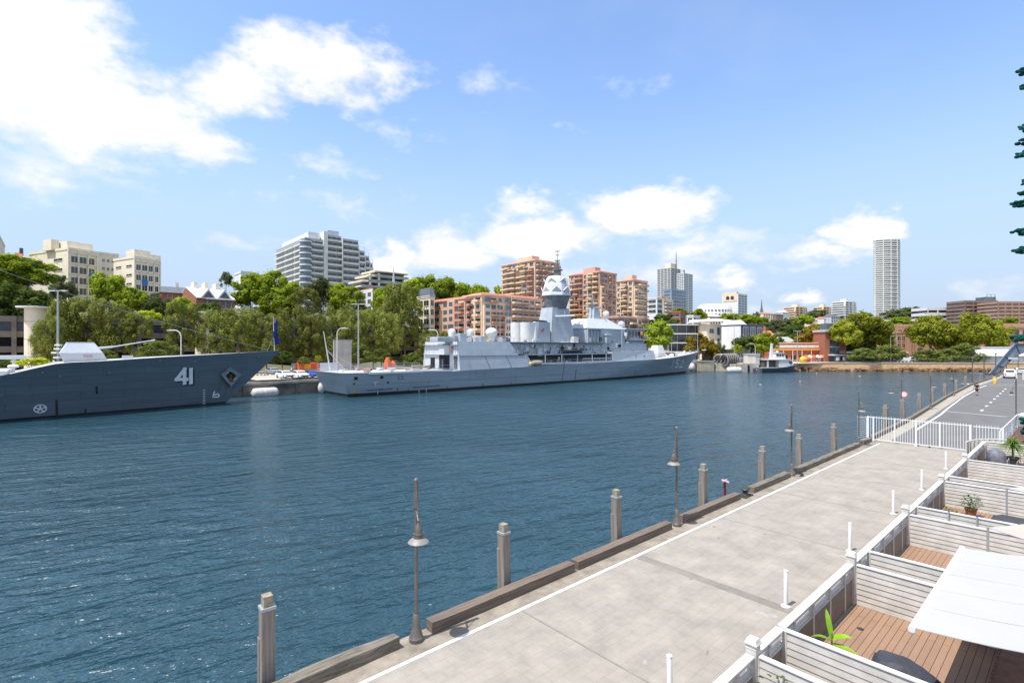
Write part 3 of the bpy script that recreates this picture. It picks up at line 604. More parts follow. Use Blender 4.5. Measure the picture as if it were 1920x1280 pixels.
# plants near
M_ban = leaf_mat('banana_leaf', (.22,.42,.03), (.30,.52,.05), (.38,.6,.1)); M_pl = leaf_mat('shrub_leaf', (.035,.09,.02), (.06,.14,.03), (.12,.2,.05)); M_yuc = leaf_mat('yucca_leaf', (.12,.24,.03), (.2,.36,.05), (.34,.5,.12))
M_terra = mat('terracotta', (.34,.13,.065), .8, var=.2, scale=5); M_stem = mat('plant_stem', (.12,.15,.05), .8)
def leafblade(mb, p0, d, up, L_, wd, droop=.4, n=7, fold=.15):
    p0 = Vector(p0); d = Vector(d).normalized(); sd_ = d.cross(Vector(up)).normalized(); pts = []
    for i in range(n+1):
        q = i/n; c = p0+d*L_*q+Vector((0,0,-droop*L_*q*q)); ww = wd*sin(pi*min(1, .12+q*.88))**.7 if i < n else .003
        pts.append((c-sd_*ww+Vector((0,0,fold*ww)), c, c+sd_*ww+Vector((0,0,fold*ww))))
    for a, b in zip(pts, pts[1:]): mb.add([a[0], a[1], b[1], b[0]], [(0,1,2,3)]); mb.add([a[1], a[2], b[2], b[1]], [(0,1,2,3)])
r = thing('banana_plant', 'young banana plant with bright green leaves inside the fence corner', 'plant', W(12.75, -3.75, QZ+.01), QA)
r.scale = (.95,.95,1.1)
mb = MB(); mb.path([(0,0,0),(.01,0,.35),(.03,0,.62)],[.035,.025,.012],8); mb.build('stem', M_stem, r, True)
for p0, d, L_, wd, dr in (((.02,0,.5),(.25,.35,1.3),.62,.07,.1),((.02,0,.5),(.62,-.75,.5),.5,.1,.35),((.02,0,.4),(.25,-1,.12),.52,.09,.25),((.02,0,.45),(-.3,.8,.5),.5,.06,.5)):
    mb = MB(); leafblade(mb, p0, d, (0,0,1), L_, wd, dr, 9); mb.build('leaf', M_ban, r, True)
def pot(name, label, pos, rad, h, pm, kind, seed, hh=.6, spread=.4, n=120, ls=.06, cat='potted plant'):
    r = thing(name, label, cat, pos, QA); rr = random.Random(seed)
    mb = MB(); mb.lathe([(rad*.7,0),(rad*.95,h*.85),(rad*1.05,h*.85),(rad*1.05,h),(rad*.85,h),(rad*.8,h*.8)], n=18); mb.build('pot', pm, r, True)
    if kind == 'bush':
        mb = MB()
        for i in range(n):
            a = rr.uniform(0, 2*pi); q = rr.random()**.5; zz = h+hh*rr.random(); rad2 = spread*q*(1.1-.6*abs((zz-h)/hh-.4))
            leafblade(mb, (rad2*cos(a), rad2*sin(a), zz), (cos(a)+rr.uniform(-.5,.5), sin(a)+rr.uniform(-.5,.5), rr.uniform(-.1,.8)), (0,0,1), ls*rr.uniform(1.2,2.6), ls*.42, .4, 3)
        mb.build('foliage', M_pl, r); mb = MB()
        for i in range(6): a = i*1.05; mb.path([(0,0,h*.8),(spread*.4*cos(a),spread*.4*sin(a),h+hh*.6)],.008,5)
        mb.build('stems', M_stem, r)
    else:
        mb = MB()
        for i in range(n):
            a = rr.uniform(0, 2*pi); e = rr.uniform(-.1, 1.4)
            leafblade(mb, (0,0,h+hh*rr.uniform(.55,1)), (cos(a)*cos(e), sin(a)*cos(e), sin(e)), (0,0,1), spread*rr.uniform(.8,1.3), .02, rr.uniform(.2,.9), 6, .4)
        mb.build('foliage', M_yuc, r); mb = MB(); mb.path([(0,0,h*.6),(0,0,h+hh)],.05,8); mb.build('stem', M_stem, r)
pot('potted_yucca', 'tall spiky bright green yucca in a dark pot near the gate', W(42.2, -2.95, QZ+.01), .3, .5, M_cov2, 'yucca', 2, .85, .8, 170)
pot('potted_shrub', 'leafy green shrub in a terracotta pot against the divider', W(28.1, -3.2, QZ+.01), .2, .36, M_terra, 'bush', 4, .5, .3, 150, .07)
pot('potted_shrub', 'low spreading plant in a small terracotta pot along the fence', W(27.0, -3.75, QZ+.01), .15, .25, M_terra, 'bush', 5, .22, .3, 90, .05)
pot('potted_herb', 'small potted green herb at the corner of the second passage', W(31.4, -3.9, QZ+.01), .12, .2, M_terra, 'bush', 6, .25, .18, 60, .05)
pot('potted_climber', 'thin green climber leaves against the nearest divider at the bottom edge', W(9.75, -3.8, QZ+.01), .16, .3, M_terra, 'bush', 8, .62, .3, 55, .06)
r = thing('terracotta_trellis', 'broken terracotta trellis panel leaning at the bottom edge', 'trellis', W(9.45, -3.45, QZ+.55), QA-pi/2)
mb = MB(); mb.box(-.25,.3,-.02,.02,.3,.36); mb.box(-.25,.3,-.02,.02,0,.05)
for i in range(6): mb.box(-.25+i*.1,-.2+i*.1,-.02,.02,-.5,.34)
for i in range(3): mb.box(-.25,.3,-.015,.015,.08+i*.08,.11+i*.08)
mb.build('lattice', M_terra, r)

# Norfolk pine whose branch tips reach in from the right
M_pine = leaf_mat('norfolk_pine', (.012,.075,.065), (.02,.12,.10), (.035,.17,.14))
r = thing('norfolk_pine', 'blue green conifer branch tips reaching in at the right edge of the view', 'tree', (7.9, 7.05, QZ))
mb = MB(); mb.path([(0,0,0),(0,0,12)],[.16,.05],10); mb.build('trunk', M_timg, r, True)
rr = random.Random(5)
for zz in [9-(y-650)/960*6.9-2 for y in (130,158,235,262,285,335,358,378,432,466,630,785,803)]:
    tip = Vector((-(7.9-.99*6.9)+rr.uniform(-.05,.08), -.15, zz)); mb = MB(); base = Vector((0,0,zz-.25)); n = 34
    for i in range(n):
        q = (i+1)/n; c = base.lerp(tip, q); c.z += .12*sin(q*3)-.05*q
        for k in range(5):
            o_ = Vector((rr.uniform(-.05,.05), rr.uniform(-.07,.07), rr.uniform(-.05,.05)))*(1.3-q*.6); mb.sph(c+o_, rr.uniform(.011,.026), 6, 4, sx=1.9)
    mb.build('branch', M_pine, r, True)

# far right terrace umbrellas and rails
def umbrella(pos, col, label, hgt=2.3, rad=1.4):
    r = thing('market_umbrella', label, 'umbrella', pos, QA+.3)
    mb = MB(); mb.cyl((0,0,0),(0,0,hgt+.5),.03,n=8); mb.build('pole', M_steel, r, True)
    mb = MB(); n = 8; vs = [(0,0,hgt+.45)]+[(rad*cos(2*pi*i/n), rad*sin(2*pi*i/n), hgt) for i in range(n)]+[(rad*cos(2*pi*i/n), rad*sin(2*pi*i/n), hgt-.12) for i in range(n)]
    mb.add(vs, [(0,1+i,1+(i+1)%n) for i in range(n)]+[(1+i,n+1+i,n+1+(i+1)%n,1+(i+1)%n) for i in range(n)]); mb.build('canopy', col, r)
umbrella(W(46.5,-.6,QZ), mat('cream_umbrella', (.66,.6,.52), .8, var=.03), 'cream umbrella on the far terrace at the right edge', 2.6, 1.7)
umbrella(W(50.5,-2.0,QZ), mat('white_umbrella', (.74,.73,.7), .8, var=.03), 'white umbrella behind the cream one by the dark lamp', 2.3, 1.3)
r = thing('terrace_railing', 'white railing with horizontal rods on the brown raised terrace beyond the gate', 'railing', W(48.2,-4.0,QZ), QA)
for i in range(4): mb = MB(); mb.box(i*4.4-.04, i*4.4+.04, -.04, .04, 0, 1.25); mb.build('post', M_gw, r)
mb = MB()
for i in range(7): mb.box(0, 13.2, -.012, .012, .3+i*.14, .32+i*.14)
mb.box(0,13.2,-.03,.03,1.2,1.25); mb.build('rods', M_gw, r)
mb = MB(); mb.box(47.2, 61, .1, 3.85, QZ+.004, QZ+.25); o = mb.build('raised_terrace', mat('maroon_brick', (.12,.05,.04), .8, var=.2, scale=3)); o.rotation_euler = (0,0,QA); struct(o)
r = thing('grey_picnic_table', 'dark garden bench on the yucca terrace at right edge', 'bench', W(38.3,-2.3,QZ+.01), QA)
mb = MB(); mb.box(-.7,.7,-.2,.2,.42,.46); mb.build('seat', M_timg, r); mb = MB(); mb.box(-.7,.7,.18,.22,.5,.85); mb.build('backrest', M_timg, r)
for sx in (-.6,.6): mb = MB(); mb.box(sx-.03,sx+.03,-.18,.2,0,.42); mb.build('leg', M_timg, r)

# ================================================================ people
M_skin = mat('skin', (.42,.24,.16), .6, var=.05); M_blk = mat('black_cloth', (.018,.018,.022), .85, var=.2); M_hair = mat('dark_hair', (.03,.02,.015), .6)
def skin_mesh(name, verts, edges, radii, m, par):
    me = bpy.data.meshes.new(name); me.from_pydata([tuple(v) for v in verts], edges, []); me.materials.append(m)
    o = bpy.data.objects.new(name, me); C.objects.link(o); o.parent = par
    md = o.modifiers.new('skin', 'SKIN'); md.use_smooth_shade = True
    for i, sv in enumerate(me.skin_vertices[0].data):
        rr_ = radii[i]; sv.radius = rr_ if isinstance(rr_, tuple) else (rr_, rr_); sv.use_root = (i == 0)
    ss = o.modifiers.new('sub', 'SUBSURF'); ss.levels = 2; ss.render_levels = 2
    return o
def person(label, pos, rz, shirt, shorts, h=1.75, stride=.2, arms=.12):
    r = thing('person', label, 'person', pos, rz)
    k = h/1.75
    v = [(0,0,.95),(0,0,1.1),(0,.01,1.28),(0,0,1.42),(0,-.01,1.5),(0,.01,1.58),(0,.015,1.66),
         (.09,0,.9),(.1,stride*.5,.5),(.1,stride,.09),(.1,stride+.14,.04), (-.09,0,.9),(-.1,-stride*.3,.5),(-.1,-stride-.05,.09),(-.1,-stride+.08,.04),
         (.17,0,1.4),(.24,-arms,1.14),(.25,arms*.5,.9),(.25,arms*.7,.82), (-.17,0,1.4),(-.24,arms,1.14),(-.25,arms*2,.92),(-.25,arms*2.3,.84)]
    e = [(0,1),(1,2),(2,3),(3,4),(4,5),(5,6),(0,7),(7,8),(8,9),(9,10),(0,11),(11,12),(12,13),(13,14),(3,15),(15,16),(16,17),(17,18),(3,19),(19,20),(20,21),(21,22)]
    rd = [(.14,.1),(.13,.09),(.16,.1),(.13,.08),.05,.085,.09,.085,.055,.038,.03,.085,.055,.038,.03,.055,.042,.03,.028,.055,.042,.03,.028]
    b = skin_mesh('body', [Vector(q)*k for q in v], e, [tuple(x*k for x in q) if isinstance(q, tuple) else q*k for q in rd], M_skin, r)
    tv = [(0,0,.98),(0,0,1.12),(0,.01,1.28),(0,0,1.42),(.18,0,1.41),(.22,-arms*.7,1.24),(-.18,0,1.41),(-.22,arms*.7,1.24)]
    skin_mesh('shirt', [Vector(q)*k for q in tv], [(0,1),(1,2),(2,3),(3,4),(4,5),(3,6),(6,7)], [(.175*k,.13*k),(.16*k,.12*k),(.185*k,.13*k),(.15*k,.1*k),.078*k,.068*k,.078*k,.068*k], shirt, r)
    sv = [(0,0,.98),(.09,0,.88),(.1,stride*.42,.56),(-.09,0,.88),(-.1,-stride*.25,.56)]
    skin_mesh('shorts', [Vector(q)*k for q in sv], [(0,1),(1,2),(0,3),(3,4)], [(.165*k,.125*k),.105*k,.085*k,.105*k,.085*k], shorts, r)
    mb = MB(); mb.sph((0,-.015*k,1.68*k), .098*k, 12, 8, sy=1.05, sz=1.1); mb.build('hair', M_hair, r, True)
    for sx in (-1,1):
        mb = MB(); yy = (stride+.05) if sx > 0 else (-stride); mb.cbox((sx*.1*k, yy*k, .045*k), .095*k, .27*k, .09*k); mb.build('shoe', M_blk, r, bevel=.02)
    return r
pp = G_ = None
Yp = (CH-QZ)*F/(741-HZ); person('man in black shirt and shorts walking away along the pier road', (871.5/F*Yp, Yp, QZ+.006), -.3, M_blk, M_blk, 1.86)
# ================================================================ SHIPS
M_h41 = mat('dark_blue_grey_hull', (.115,.15,.18), .5, var=.1, scale=.25, streak=.25, streakcol=(.035,.03,.025), stretch=(.4,.4,3), plate=.17)
M_h152 = mat('mid_grey_hull', (.30,.355,.405), .5, var=.07, scale=.3, streak=.5, streakcol=(.13,.085,.06), stretch=(.4,.4,3), plate=.11)
M_boot = mat('black_boot_topping', (.015,.017,.02), .5, var=.2)
M_sup = mat('ship_superstructure_grey', (.43,.475,.515), .5, var=.06, scale=.5, streak=.5, streakcol=(.19,.16,.13), plate=.09)
M_supl = mat('pale_ship_grey', (.55,.58,.61), .5, var=.05, scale=.6, streak=.2, streakcol=(.25,.22,.19))
M_sdk = mat('deck_grey', (.30,.30,.30), .8, var=.12, scale=.4)
M_sdk2 = mat('pale_cluttered_deck', (.50,.50,.49), .8, var=.15, scale=.6)
M_num = mat('number_paint', (.82,.83,.84), .5, var=.05); M_rust = mat('rust', (.20,.09,.035), .9, var=.3, scale=4)

def hull(name, mats, root, xs, L_, bfun, ztop, zs=10, xn=70, deckm=None, transom=True, zboot=.25):
    """shell by stations; xs(z)=stem position at height z, aft end at xa(z)"""
    xa, xf = xs
    lv = [-1.2, -.4, zboot]; lv2 = [i/zs for i in range(1, zs+1)]
    grid = []
    for i in range(xn+1):
        q = i/xn; q = 1-(1-q)**1.35*1 if True else q
        col = []
        for j in range(3+zs):
            zt = ztop(xa(3)+(xf(5)-xa(3))*q); z = lv[j] if j < 3 else zboot+(zt-zboot)*lv2[j-3]
            x = xa(z)+(xf(z)-xa(z))*q; z2 = z if j < 3 else zboot+(ztop(x)-zboot)*lv2[j-3]
            x = xa(z2)+(xf(z2)-xa(z2))*q
            col.append((x, max(0., bfun(x, z2)) if i < xn else 0., z2))
        grid.append(col)
    m = 3+zs; mb = MB()
    near = [(x, -b, z) for c in grid for x, b, z in c]; far = [(x, b, z) for c in grid for x, b, z in c]
    o = len(near); vs = near+far; up = []; bt = []
    for i in range(xn):
        for j in range(m-1):
            a = i*m+j; f1 = (a, a+m, a+m+1, a+1); f2 = tuple(o+k for k in f1[::-1])
            (bt if j < 2 else up).extend([f1, f2])
    mb.add(vs, up); mb.mi = [0]*len(up); mb.f += bt; mb.mi += [1]*len(bt)
    if transom:
        for j in range(m-1): mb.f.append((j+1, o+j+1, o+j, j)); mb.mi.append(1 if j < 2 else 0)
    h = mb.build(name, mats, root, True)
    dk = MB(); dv = []
    for i in range(xn+1):
        x, b, z = grid[i][-1]; dv += [(x, -b+.02, z-.05), (x, 0, z-.02), (x, b-.02, z-.05)]
    dk.add(dv, [(i*3+k, i*3+3+k, i*3+4+k, i*3+1+k)[::1] for i in range(xn) for k in (0, 1)]); dk.build('deck', deckm, root)
    return h
DIG = {'4': [[(.55,0),(.55,1),(0,.33),(.78,.33)]], '1': [[(.3,0),(.3,1)]], '5': [[(.68,1),(.12,1),(.08,.56),(.45,.6),(.68,.42),(.66,.15),(.4,0),(.05,.08)]],
       '2': [[(.05,.8),(.2,.98),(.5,.98),(.66,.78),(.6,.55),(.02,.0),(.7,.0)]], 'T': [[(0,1),(1,1)],[(.5,1),(.5,.1)]]}
def strokes(mb, lines, fn, wd, off):
    """ribbons in (x,z) glued to fn(x,z)->y"""
    for ln in lines:
        for (xa, za), (xb, zb) in zip(ln, ln[1:]):
            d = Vector((xb-xa, zb-za)); n = Vector((-d.y, d.x)).normalized()*wd/2; e = d.normalized()*wd*.5
            q = [(xa-e.x, za-e.y), (xb+e.x, zb+e.y)]; k = max(1, int(d.length/.5)); pr = None
            for i in range(k+1):
                cx = q[0][0]+(q[1][0]-q[0][0])*i/k; cz_ = q[0][1]+(q[1][1]-q[0][1])*i/k
                r_ = [(cx-n.x, fn(cx-n.x, cz_-n.y)-off, cz_-n.y), (cx+n.x, fn(cx+n.x, cz_+n.y)-off, cz_+n.y)]
                if pr: mb.add([pr[0], r_[0], r_[1], pr[1]], [(0,1,2,3)])
                pr = r_
def text_lines(txt, x0, z0, wd, ht, gap, slant=0.):
    out = []
    for i, c in enumerate(txt):
        for ln in DIG[c]: out.append([(x0+i*(wd+gap)+a*wd+slant*b*ht, z0+b*ht) for a, b in ln])
    return out
def rail(mb, pts, h=1.0, step=1.8, r=.03, n=3):
    for (a, b) in zip(pts, pts[1:]):
        a = Vector(a); b = Vector(b); k = max(1, int((b-a).length/step))
        for i in range(k+1): p = a.lerp(b, i/k); mb.cyl(p, p+Vector((0,0,h)), r, n=4)
        for j in range(1, n+1): mb.cyl(a+Vector((0,0,h*j/n)), b+Vector((0,0,h*j/n)), r*.8, n=4)

# ---------------------------------------------------------------- ship 41 (left)
s41 = thing('destroyer', 'dark blue grey warship with 41 on its bow, cut by the left edge', 'warship', W(0, -91.7, 0), QA, 'warships moored at the naval wharf')
def b41(x, z):
    q = max(0, min(1, z/7.5)); xf = 20.1+1.03*max(-1, z); Lq = 70-20*q
    d = (xf-x)/Lq; return 0 if d <= 0 else (9.0+.3*q)*(1-(1-min(1, d))**1.6)
zt41 = lambda x: lerp([(-110,4.6),(-12,4.9),(-5,5.55),(-2.2,6.4),(0,7.0),(3.8,7.1),(10.3,7.5),(20,7.95),(29,8.4)], x)
hull('hull', [M_h41, M_boot], s41, (lambda z: -112, lambda z: 20.1+1.03*max(-1.2, z)), 140, b41, zt41, xn=90, deckm=M_sdk2)
y41 = lambda x, z: -b41(x, z)
def px41(px, py):   # pixel -> (x,z) on the hull side, iterated
    t = -88.
    for _ in range(12):
        s, z = side(px, py, t); t = -91.7+b41(s, z)
    return s, z
def onhull(root, pxf, fn, pts, name, m, wd, off=.05, shadow=None):
    ln = [[pxf(*p) for p in l] for l in pts]
    if shadow:
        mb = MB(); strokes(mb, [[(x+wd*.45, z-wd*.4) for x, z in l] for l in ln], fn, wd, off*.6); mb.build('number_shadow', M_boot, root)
    mb = MB(); strokes(mb, ln, fn, wd, off); return mb.build(name, m, root)
onhull(s41, px41, y41, [[(346,718),(346,692),(331,711),(350,711)]], 'hull_number', M_num, .48, .07, True)
onhull(s41, px41, y41, [[(358,717),(358,692.5)]], 'hull_number', M_num, .5, .07, True)
onhull(s41, px41, y41, [[(402,734),(399.5,741),(408,738),(411,741),(409,744),(399,744)]], 'bulb_mark', M_num, .17)
cx_, cz_ = px41(75.5, 766); mb = MB()
rg = [(cx_+.56*cos(a*pi/12), cz_+.5*sin(a*pi/12)) for a in range(25)]; strokes(mb, [rg], y41, .13, .05)
for a in range(5): strokes(mb, [[(cx_, cz_), (cx_+.4*cos(a*2*pi/5+.3), cz_+.36*sin(a*2*pi/5+.3))]], y41, .15, .055)
mb.build('thruster_mark', M_num, s41)
mb = MB()
for i in range(10): x, z = px41(382.5, 731+i*3.6); strokes(mb, [[(x-.12, z), (x+.12, z)]], y41, .09, .05)
mb.build('draught_marks', M_num, s41)
# anchor pocket
ax, az_ = px41(432, 706); ay = y41(ax, az_); mb = MB()
M_pk = mat('anchor_pocket_paint', (.25,.28,.31), .5, var=.2, scale=2)
oq = [(-1.5,.4),(-.2,1.55),(1.55,.3),(.1,-1.6)]; iq = [(-.85,.2),(-.15,.9),(.8,.12),(0,-.85)]
def aw(x, z, off): return (ax+x, y41(ax+x, az_+z)-off, az_+z)
for k in range(4):
    a, b = oq[k], oq[(k+1)%4]; c, d = iq[(k+1)%4], iq[k]
    mb.add([aw(*a,.05),aw(*b,.05),aw(*b,.55),aw(*a,.55)],[(0,1,2,3)]); mb.add([aw(*a,.55),aw(*b,.55),aw(*c,.5),aw(*d,.5)],[(0,1,2,3)]); mb.add([aw(*d,.5),aw(*c,.5),aw(*c,.03),aw(*d,.03)],[(0,1,2,3)])
mb.build('anchor_pocket', M_pk, s41)
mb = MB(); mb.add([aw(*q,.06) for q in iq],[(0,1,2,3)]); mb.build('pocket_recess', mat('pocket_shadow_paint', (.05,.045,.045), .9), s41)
mb = MB(); mb.cbox(aw(0,-.1,.35), .28,.25,1.0); mb.cbox(aw(.05,-.5,.38), .9,.3,.25,ry=.6); mb.build('anchor', M_rust, s41, bevel=.04)
for (px, py, ln) in ((106, 764, 2.2), (181, 730, .8), (160, 772, .7)):
    x, z = px41(px, py); mb = MB(); strokes(mb, [[(x, z+ln*.4), (x+.05, z-ln*.6)]], y41, .22, .045); mb.build('rust_streak', mat('rust_streak_paint', (.05,.03,.02), .9, var=.3), s41)
for (px, py) in ((80, 698), (112, 706), (205, 677+22), (366, 678), (484, 670), (3, 741), (300, 668+8)):
    x, z = px41(px, py); mb = MB(); mb.cyl((x, y41(x,z)+.1, z), (x, y41(x,z)-.12, z), .16, n=10); mb.build('scupper', M_h41, s41)
M_rs = mat('brown_rust_wash', (.14,.125,.10), .8, var=.2, scale=2)
for dx, dz, w_, h_ in ((-1.5,-1.3,.9,1.5),(-.6,-2.0,.5,1.8),(.4,-2.0,.35,1.2)): mb = MB(); strokes(mb, [[(ax+dx+.3, az_+dz+h_/2), (ax+dx-.1, az_+dz-h_/2)]], y41, w_*.3, .035); mb.build('rust_wash', M_rs, s41)
# gun
gx = 2.75; gz = 7.0; mb = MB()
lo = [(-2.1,-1.5),(2.55,-1.5),(2.55,1.5),(-2.1,1.5)]; md = [(-2.55,-1.75),(2.0,-1.75),(2.0,1.75),(-2.55,1.75)]; hi = [(-1.75,-1.05),(1.05,-1.05),(1.05,1.05),(-1.75,1.05)]
vs = [(gx+x, y, gz) for x, y in lo]+[(gx+x*1.0, y, gz+1.15) for x, y in md]+[(gx+x, y, gz+2.65) for x, y in hi]
mb.add(vs, [(4+i,i,(i+1)%4,4+(i+1)%4)[::-1] for i in range(4)][::1]+[(8+i,4+i,4+(i+1)%4,8+(i+1)%4)[::-1] for i in range(4)]+[(8,9,10,11)])
g = mb.build('gun_turret', M_supl, s41, bevel=.06)
mb = MB(); mb.cyl((gx+1.4,0,gz+1.75),(gx+3.2,0,gz+2.0),.2,.14,12); mb.cyl((gx+3.2,0,gz+2.0),(gx+8.0,0,gz+3.0),.09,.065,10); mb.cyl((gx+7.7,0,gz+2.94),(gx+8.1,0,gz+3.02),.1,n=10); o = mb.build('gun_barrel', M_supl, s41, True)
mb = MB(); mb.cbox((gx+.4,-1.72,gz+.75),.9,.03,.25); mb.build('turret_label_patch', mat('pink_patch', (.6,.35,.35), .6), g)
# deck items aft of the gun, jackstaff, wires
mb = MB(); mb.box(-30,-4.5,-5.5,5.5,4.9,6.1); mb.box(-20,-9,-4.5,4.5,6.1,6.9); mb.build('deckhouse', M_supl, s41, bevel=.05)
mb = MB(); mb.lathe([(.5,0),(.55,.2),(.4,.35),(.02,.4)], (-4.1,-2.0,6.4)); mb.lathe([(.15,-1.2),(.15,0)], (-4.1,-2.0,6.4)); mb.build('mushroom_vent', M_white, s41, True)
mb = MB(); mb.box(-9,-3,-.6,.6,7.4,7.9); mb.box(-8,-7.7,-.1,.1,6.1,7.4); mb.box(-4.3,-4,-.1,.1,6.1,7.4); mb.build('pale_tube_launcher', M_white, s41, bevel=.05)
mb = MB(); mb.box(7,8.2,-.5,.5,7.3,7.75); mb.build('hatch', M_supl, s41); mb = MB(); mb.cyl((22,0,8.0),(22,0,8.35),.3,n=12); mb.cyl((23.5,-.6,8.05),(23.5,-.6,8.3),.15,n=10); mb.build('capstan', M_rust, s41)
mb = MB(); rail(mb, [(-30,-8.6,5.0),(-14,-8.5,5.0),(-5.4,-7.9,5.6)], .95, 1.6, .02); mb.build('guard_rail', M_supl, s41)
jx = 27.6; mb = MB(); mb.cyl((jx,0,8.2),(jx-.2,0,14.2),.07,.04,8); mb.path([(jx-1.2,0,8.2),(jx-.1,0,11)],.02,4); mb.build('jackstaff', M_white, s41)
M_flag = mat('navy_blue_flag', (.02,.03,.22), .8, var=.3, scale=1.5)
mb = MB()
for i in range(6):
    a, b = i/6, (i+1)/6
    for j in range(4):
        f = lambda p, q: (jx-.17+.95*p*(.6+.4*q)+.1*sin(q*9), .12*sin(q*6+p*5), 13.6-4.2*q)
        mb.add([f(j/4,a), f((j+1)/4,a), f((j+1)/4,b), f(j/4,b)], [(0,1,2,3)])
fl = mb.build('flag', M_flag, s41, True); mb = MB(); mb.add([(jx-.15,-.09,13.9),(jx+.2,-.09,13.9),(jx+.15,-.09,13.0),(jx-.13,-.09,13.0)],[(0,1,2,3)]); mb.build('flag_corner', mat('red_white_flag_corner', (.5,.3,.35), .8), fl)
mb = MB(); pa = Vector((-34,0,32)); pb = Vector((26.5,0,8.5)); pts = [pa.lerp(pb,i/16)-Vector((0,0,2.2*sin(pi*i/16))) for i in range(17)]; mb.path(pts, .035, 4); mb.build('stay_wire', mat('pale_green_wire', (.35,.45,.38), .6), s41)
mb = MB(); mb.box(-36,-32.5,-1.8,1.8,5,33); mb.box(-70,-30,-7,7,5,14); mb.build('superstructure', M_sup, s41)

# ---------------------------------------------------------------- frigate 152
FT_ = -93.6; FS = 37.3
s152 = thing('frigate', 'light grey frigate with 152 on the bow, radar dome mast and red kangaroo funnel mark', 'warship', W(FS, FT_, 0), QA, 'warships moored at the naval wharf')
X = lambda px, py, t: (side(px, py, t)[0]-FS, side(px, py, t)[1])
zt = lambda x: lerp([(0,4.35),(12,4.2),(24,4.05),(52,4.55),(77,4.95),(97,5.25),(106,5.55),(116,6.15),(126,6.75),(137.5,7.6)], x)
def xf152(z): return 127.3+1.1*max(z,-1.2) if z < 3.3 else 130.93+1.55*(z-3.3)
def b152(x, z):
    zt_ = 4.6; q = max(0, min(1.35, z/zt_)); kn = max(0, min(1, (z)/2.1))
    bm_ = 6.5+.35*kn+(.55*(z-2.1)/2.5 if z > 2.1 else 0)
    xf = xf152(z); Lq = 62-19*min(1.3, q)
    d = (xf-x)/Lq; f = 0 if d <= 0 else (1-(1-min(1, d))**1.75)
    a = max(0, min(1, (x+2)/26)); f2 = .84+.16*sin(a*pi/2); lowc = 1 if z > 2 else 1-.1*(1-max(z,0)/2)*(1-a)
    return bm_*f*f2*lowc
hull('hull', [M_h152, M_boot], s152, (lambda z: 1.8-.4*max(0,z), xf152), 137, b152, zt, xn=110, zs=12, deckm=M_sdk2, zboot=.55)
y152 = lambda x, z: -b152(x, z)
def px152(px, py):
    t = -87.
    for _ in range(14):
        s, z = side(px, py, t); t = FT_+b152(s-FS, z)
    return s-FS, z
def hp(px, py, n=None): return px152(px, py)
for ln in ([[(1259.3,688.5),(1264.3,675)]], [[(1273.5,675.2),(1268.8,675.4),(1267.3,680.6),(1271.2,680.8),(1271,686),(1268.5,688.5),(1265.3,687.6)]], [[(1276,678),(1278.3,675.3),(1281.2,675.6),(1280.6,680),(1273.2,688.3),(1279.3,687.6)]]):
    onhull(s152, px152, y152, ln, 'hull_number', M_num, .44, .07)
yl = mat('yellow_paint', (.6,.5,.2), .6)
for ln in ([[(658.5,736.5),(658.5,730.5)]], [[(667,730.7),(662.5,730.7),(662.3,733.3),(666.6,733.7),(666,736.4),(662,736.4)]], [[(669,731.5),(671.5,730.4),(673,732),(669,736.3),(673,736.3)]]):
    onhull(s152, px152, y152, ln, 'stern_number', yl, .13, .05)
onhull(s152, px152, y152, [[(700,716.6),(707.5,716.6)],[(704,717),(704,723)]], 'tug_mark', M_num, .1, .05)
for a, b in ((708, 740), (785.5, 738), (799, 736)):
    onhull(s152, px152, y152, [[(a,b-8),(a,b)]], 'draught_mark', M_num, .1, .05)
for px, py, w_, h_ in ((667.5,709,.65,.55),(716,707,.6,.5),(664,719,.35,.25),(727.5,716.5,.4,.3)):
    x, z = px152(px, py); mb = MB(); mb.cbox((x, y152(x,z)-.02, z), w_*1.0, .08, h_, rx=.05); mb.build('hull_port', M_dark, s152, bevel=.03)
x, z = px152(751, 707.5); mb = MB(); 
for dx, dz, a, b in ((0,.28,.95,.05),(0,-.28,.95,.05),(-.47,0,.05,.6),(.47,0,.05,.6)): mb.cbox((x+dx, y152(x+dx,z+dz)-.03, z+dz), a, .05, b)
mb.build('hatch_outline', M_boot, s152)
mb = MB()
for x in range(3, 100, 1): mb.hexa([(x, y152(x,2.1)-.0, 2.06),(x+1.02, y152(x+1.02,2.1), 2.06),(x+1.02, y152(x+1.02,2.1)+.1, 2.06),(x, y152(x,2.1)+.1, 2.06),(x, y152(x,2.1)-.06, 2.18),(x+1.02, y152(x+1.02,2.1)-.06, 2.18),(x+1.02, y152(x+1.02,2.1)+.1, 2.2),(x, y152(x,2.1)+.1, 2.2)])
mb.build('rubbing_strake', M_h152, s152)
for px, py, h_ in ((745,731,1.2),(765,731,1.0),(958,720,1.6),(1057,690,5.0),(1079,700,3.2),(1105,710,1.5),(1160,712,1.0),(905,722,.9),(838,726,.5),(1190,700,2.0)):
    x, z = px152(px, py); mb = MB(); strokes(mb, [[(x, z+h_*.3), (x+.05, max(.6, z-h_*.6))]], y152, .12+.05*(px%3), .04); mb.build('rust_streak', M_rust, s152)
M_wear = mat('scraped_dark_paint', (.13,.17,.21), .6, var=.25, scale=1.2)
for px, py, w_, h_ in ((703,731,3,.25),(722,730,2.6,.3),(1215,705,1.8,.5),(800,725,6,.2)):
    x, z = px152(px, py); mb = MB(); strokes(mb, [[(x-w_/2, z), (x+w_/2, z+.1)]], y152, h_, .035); mb.build('scrape', M_wear, s152)

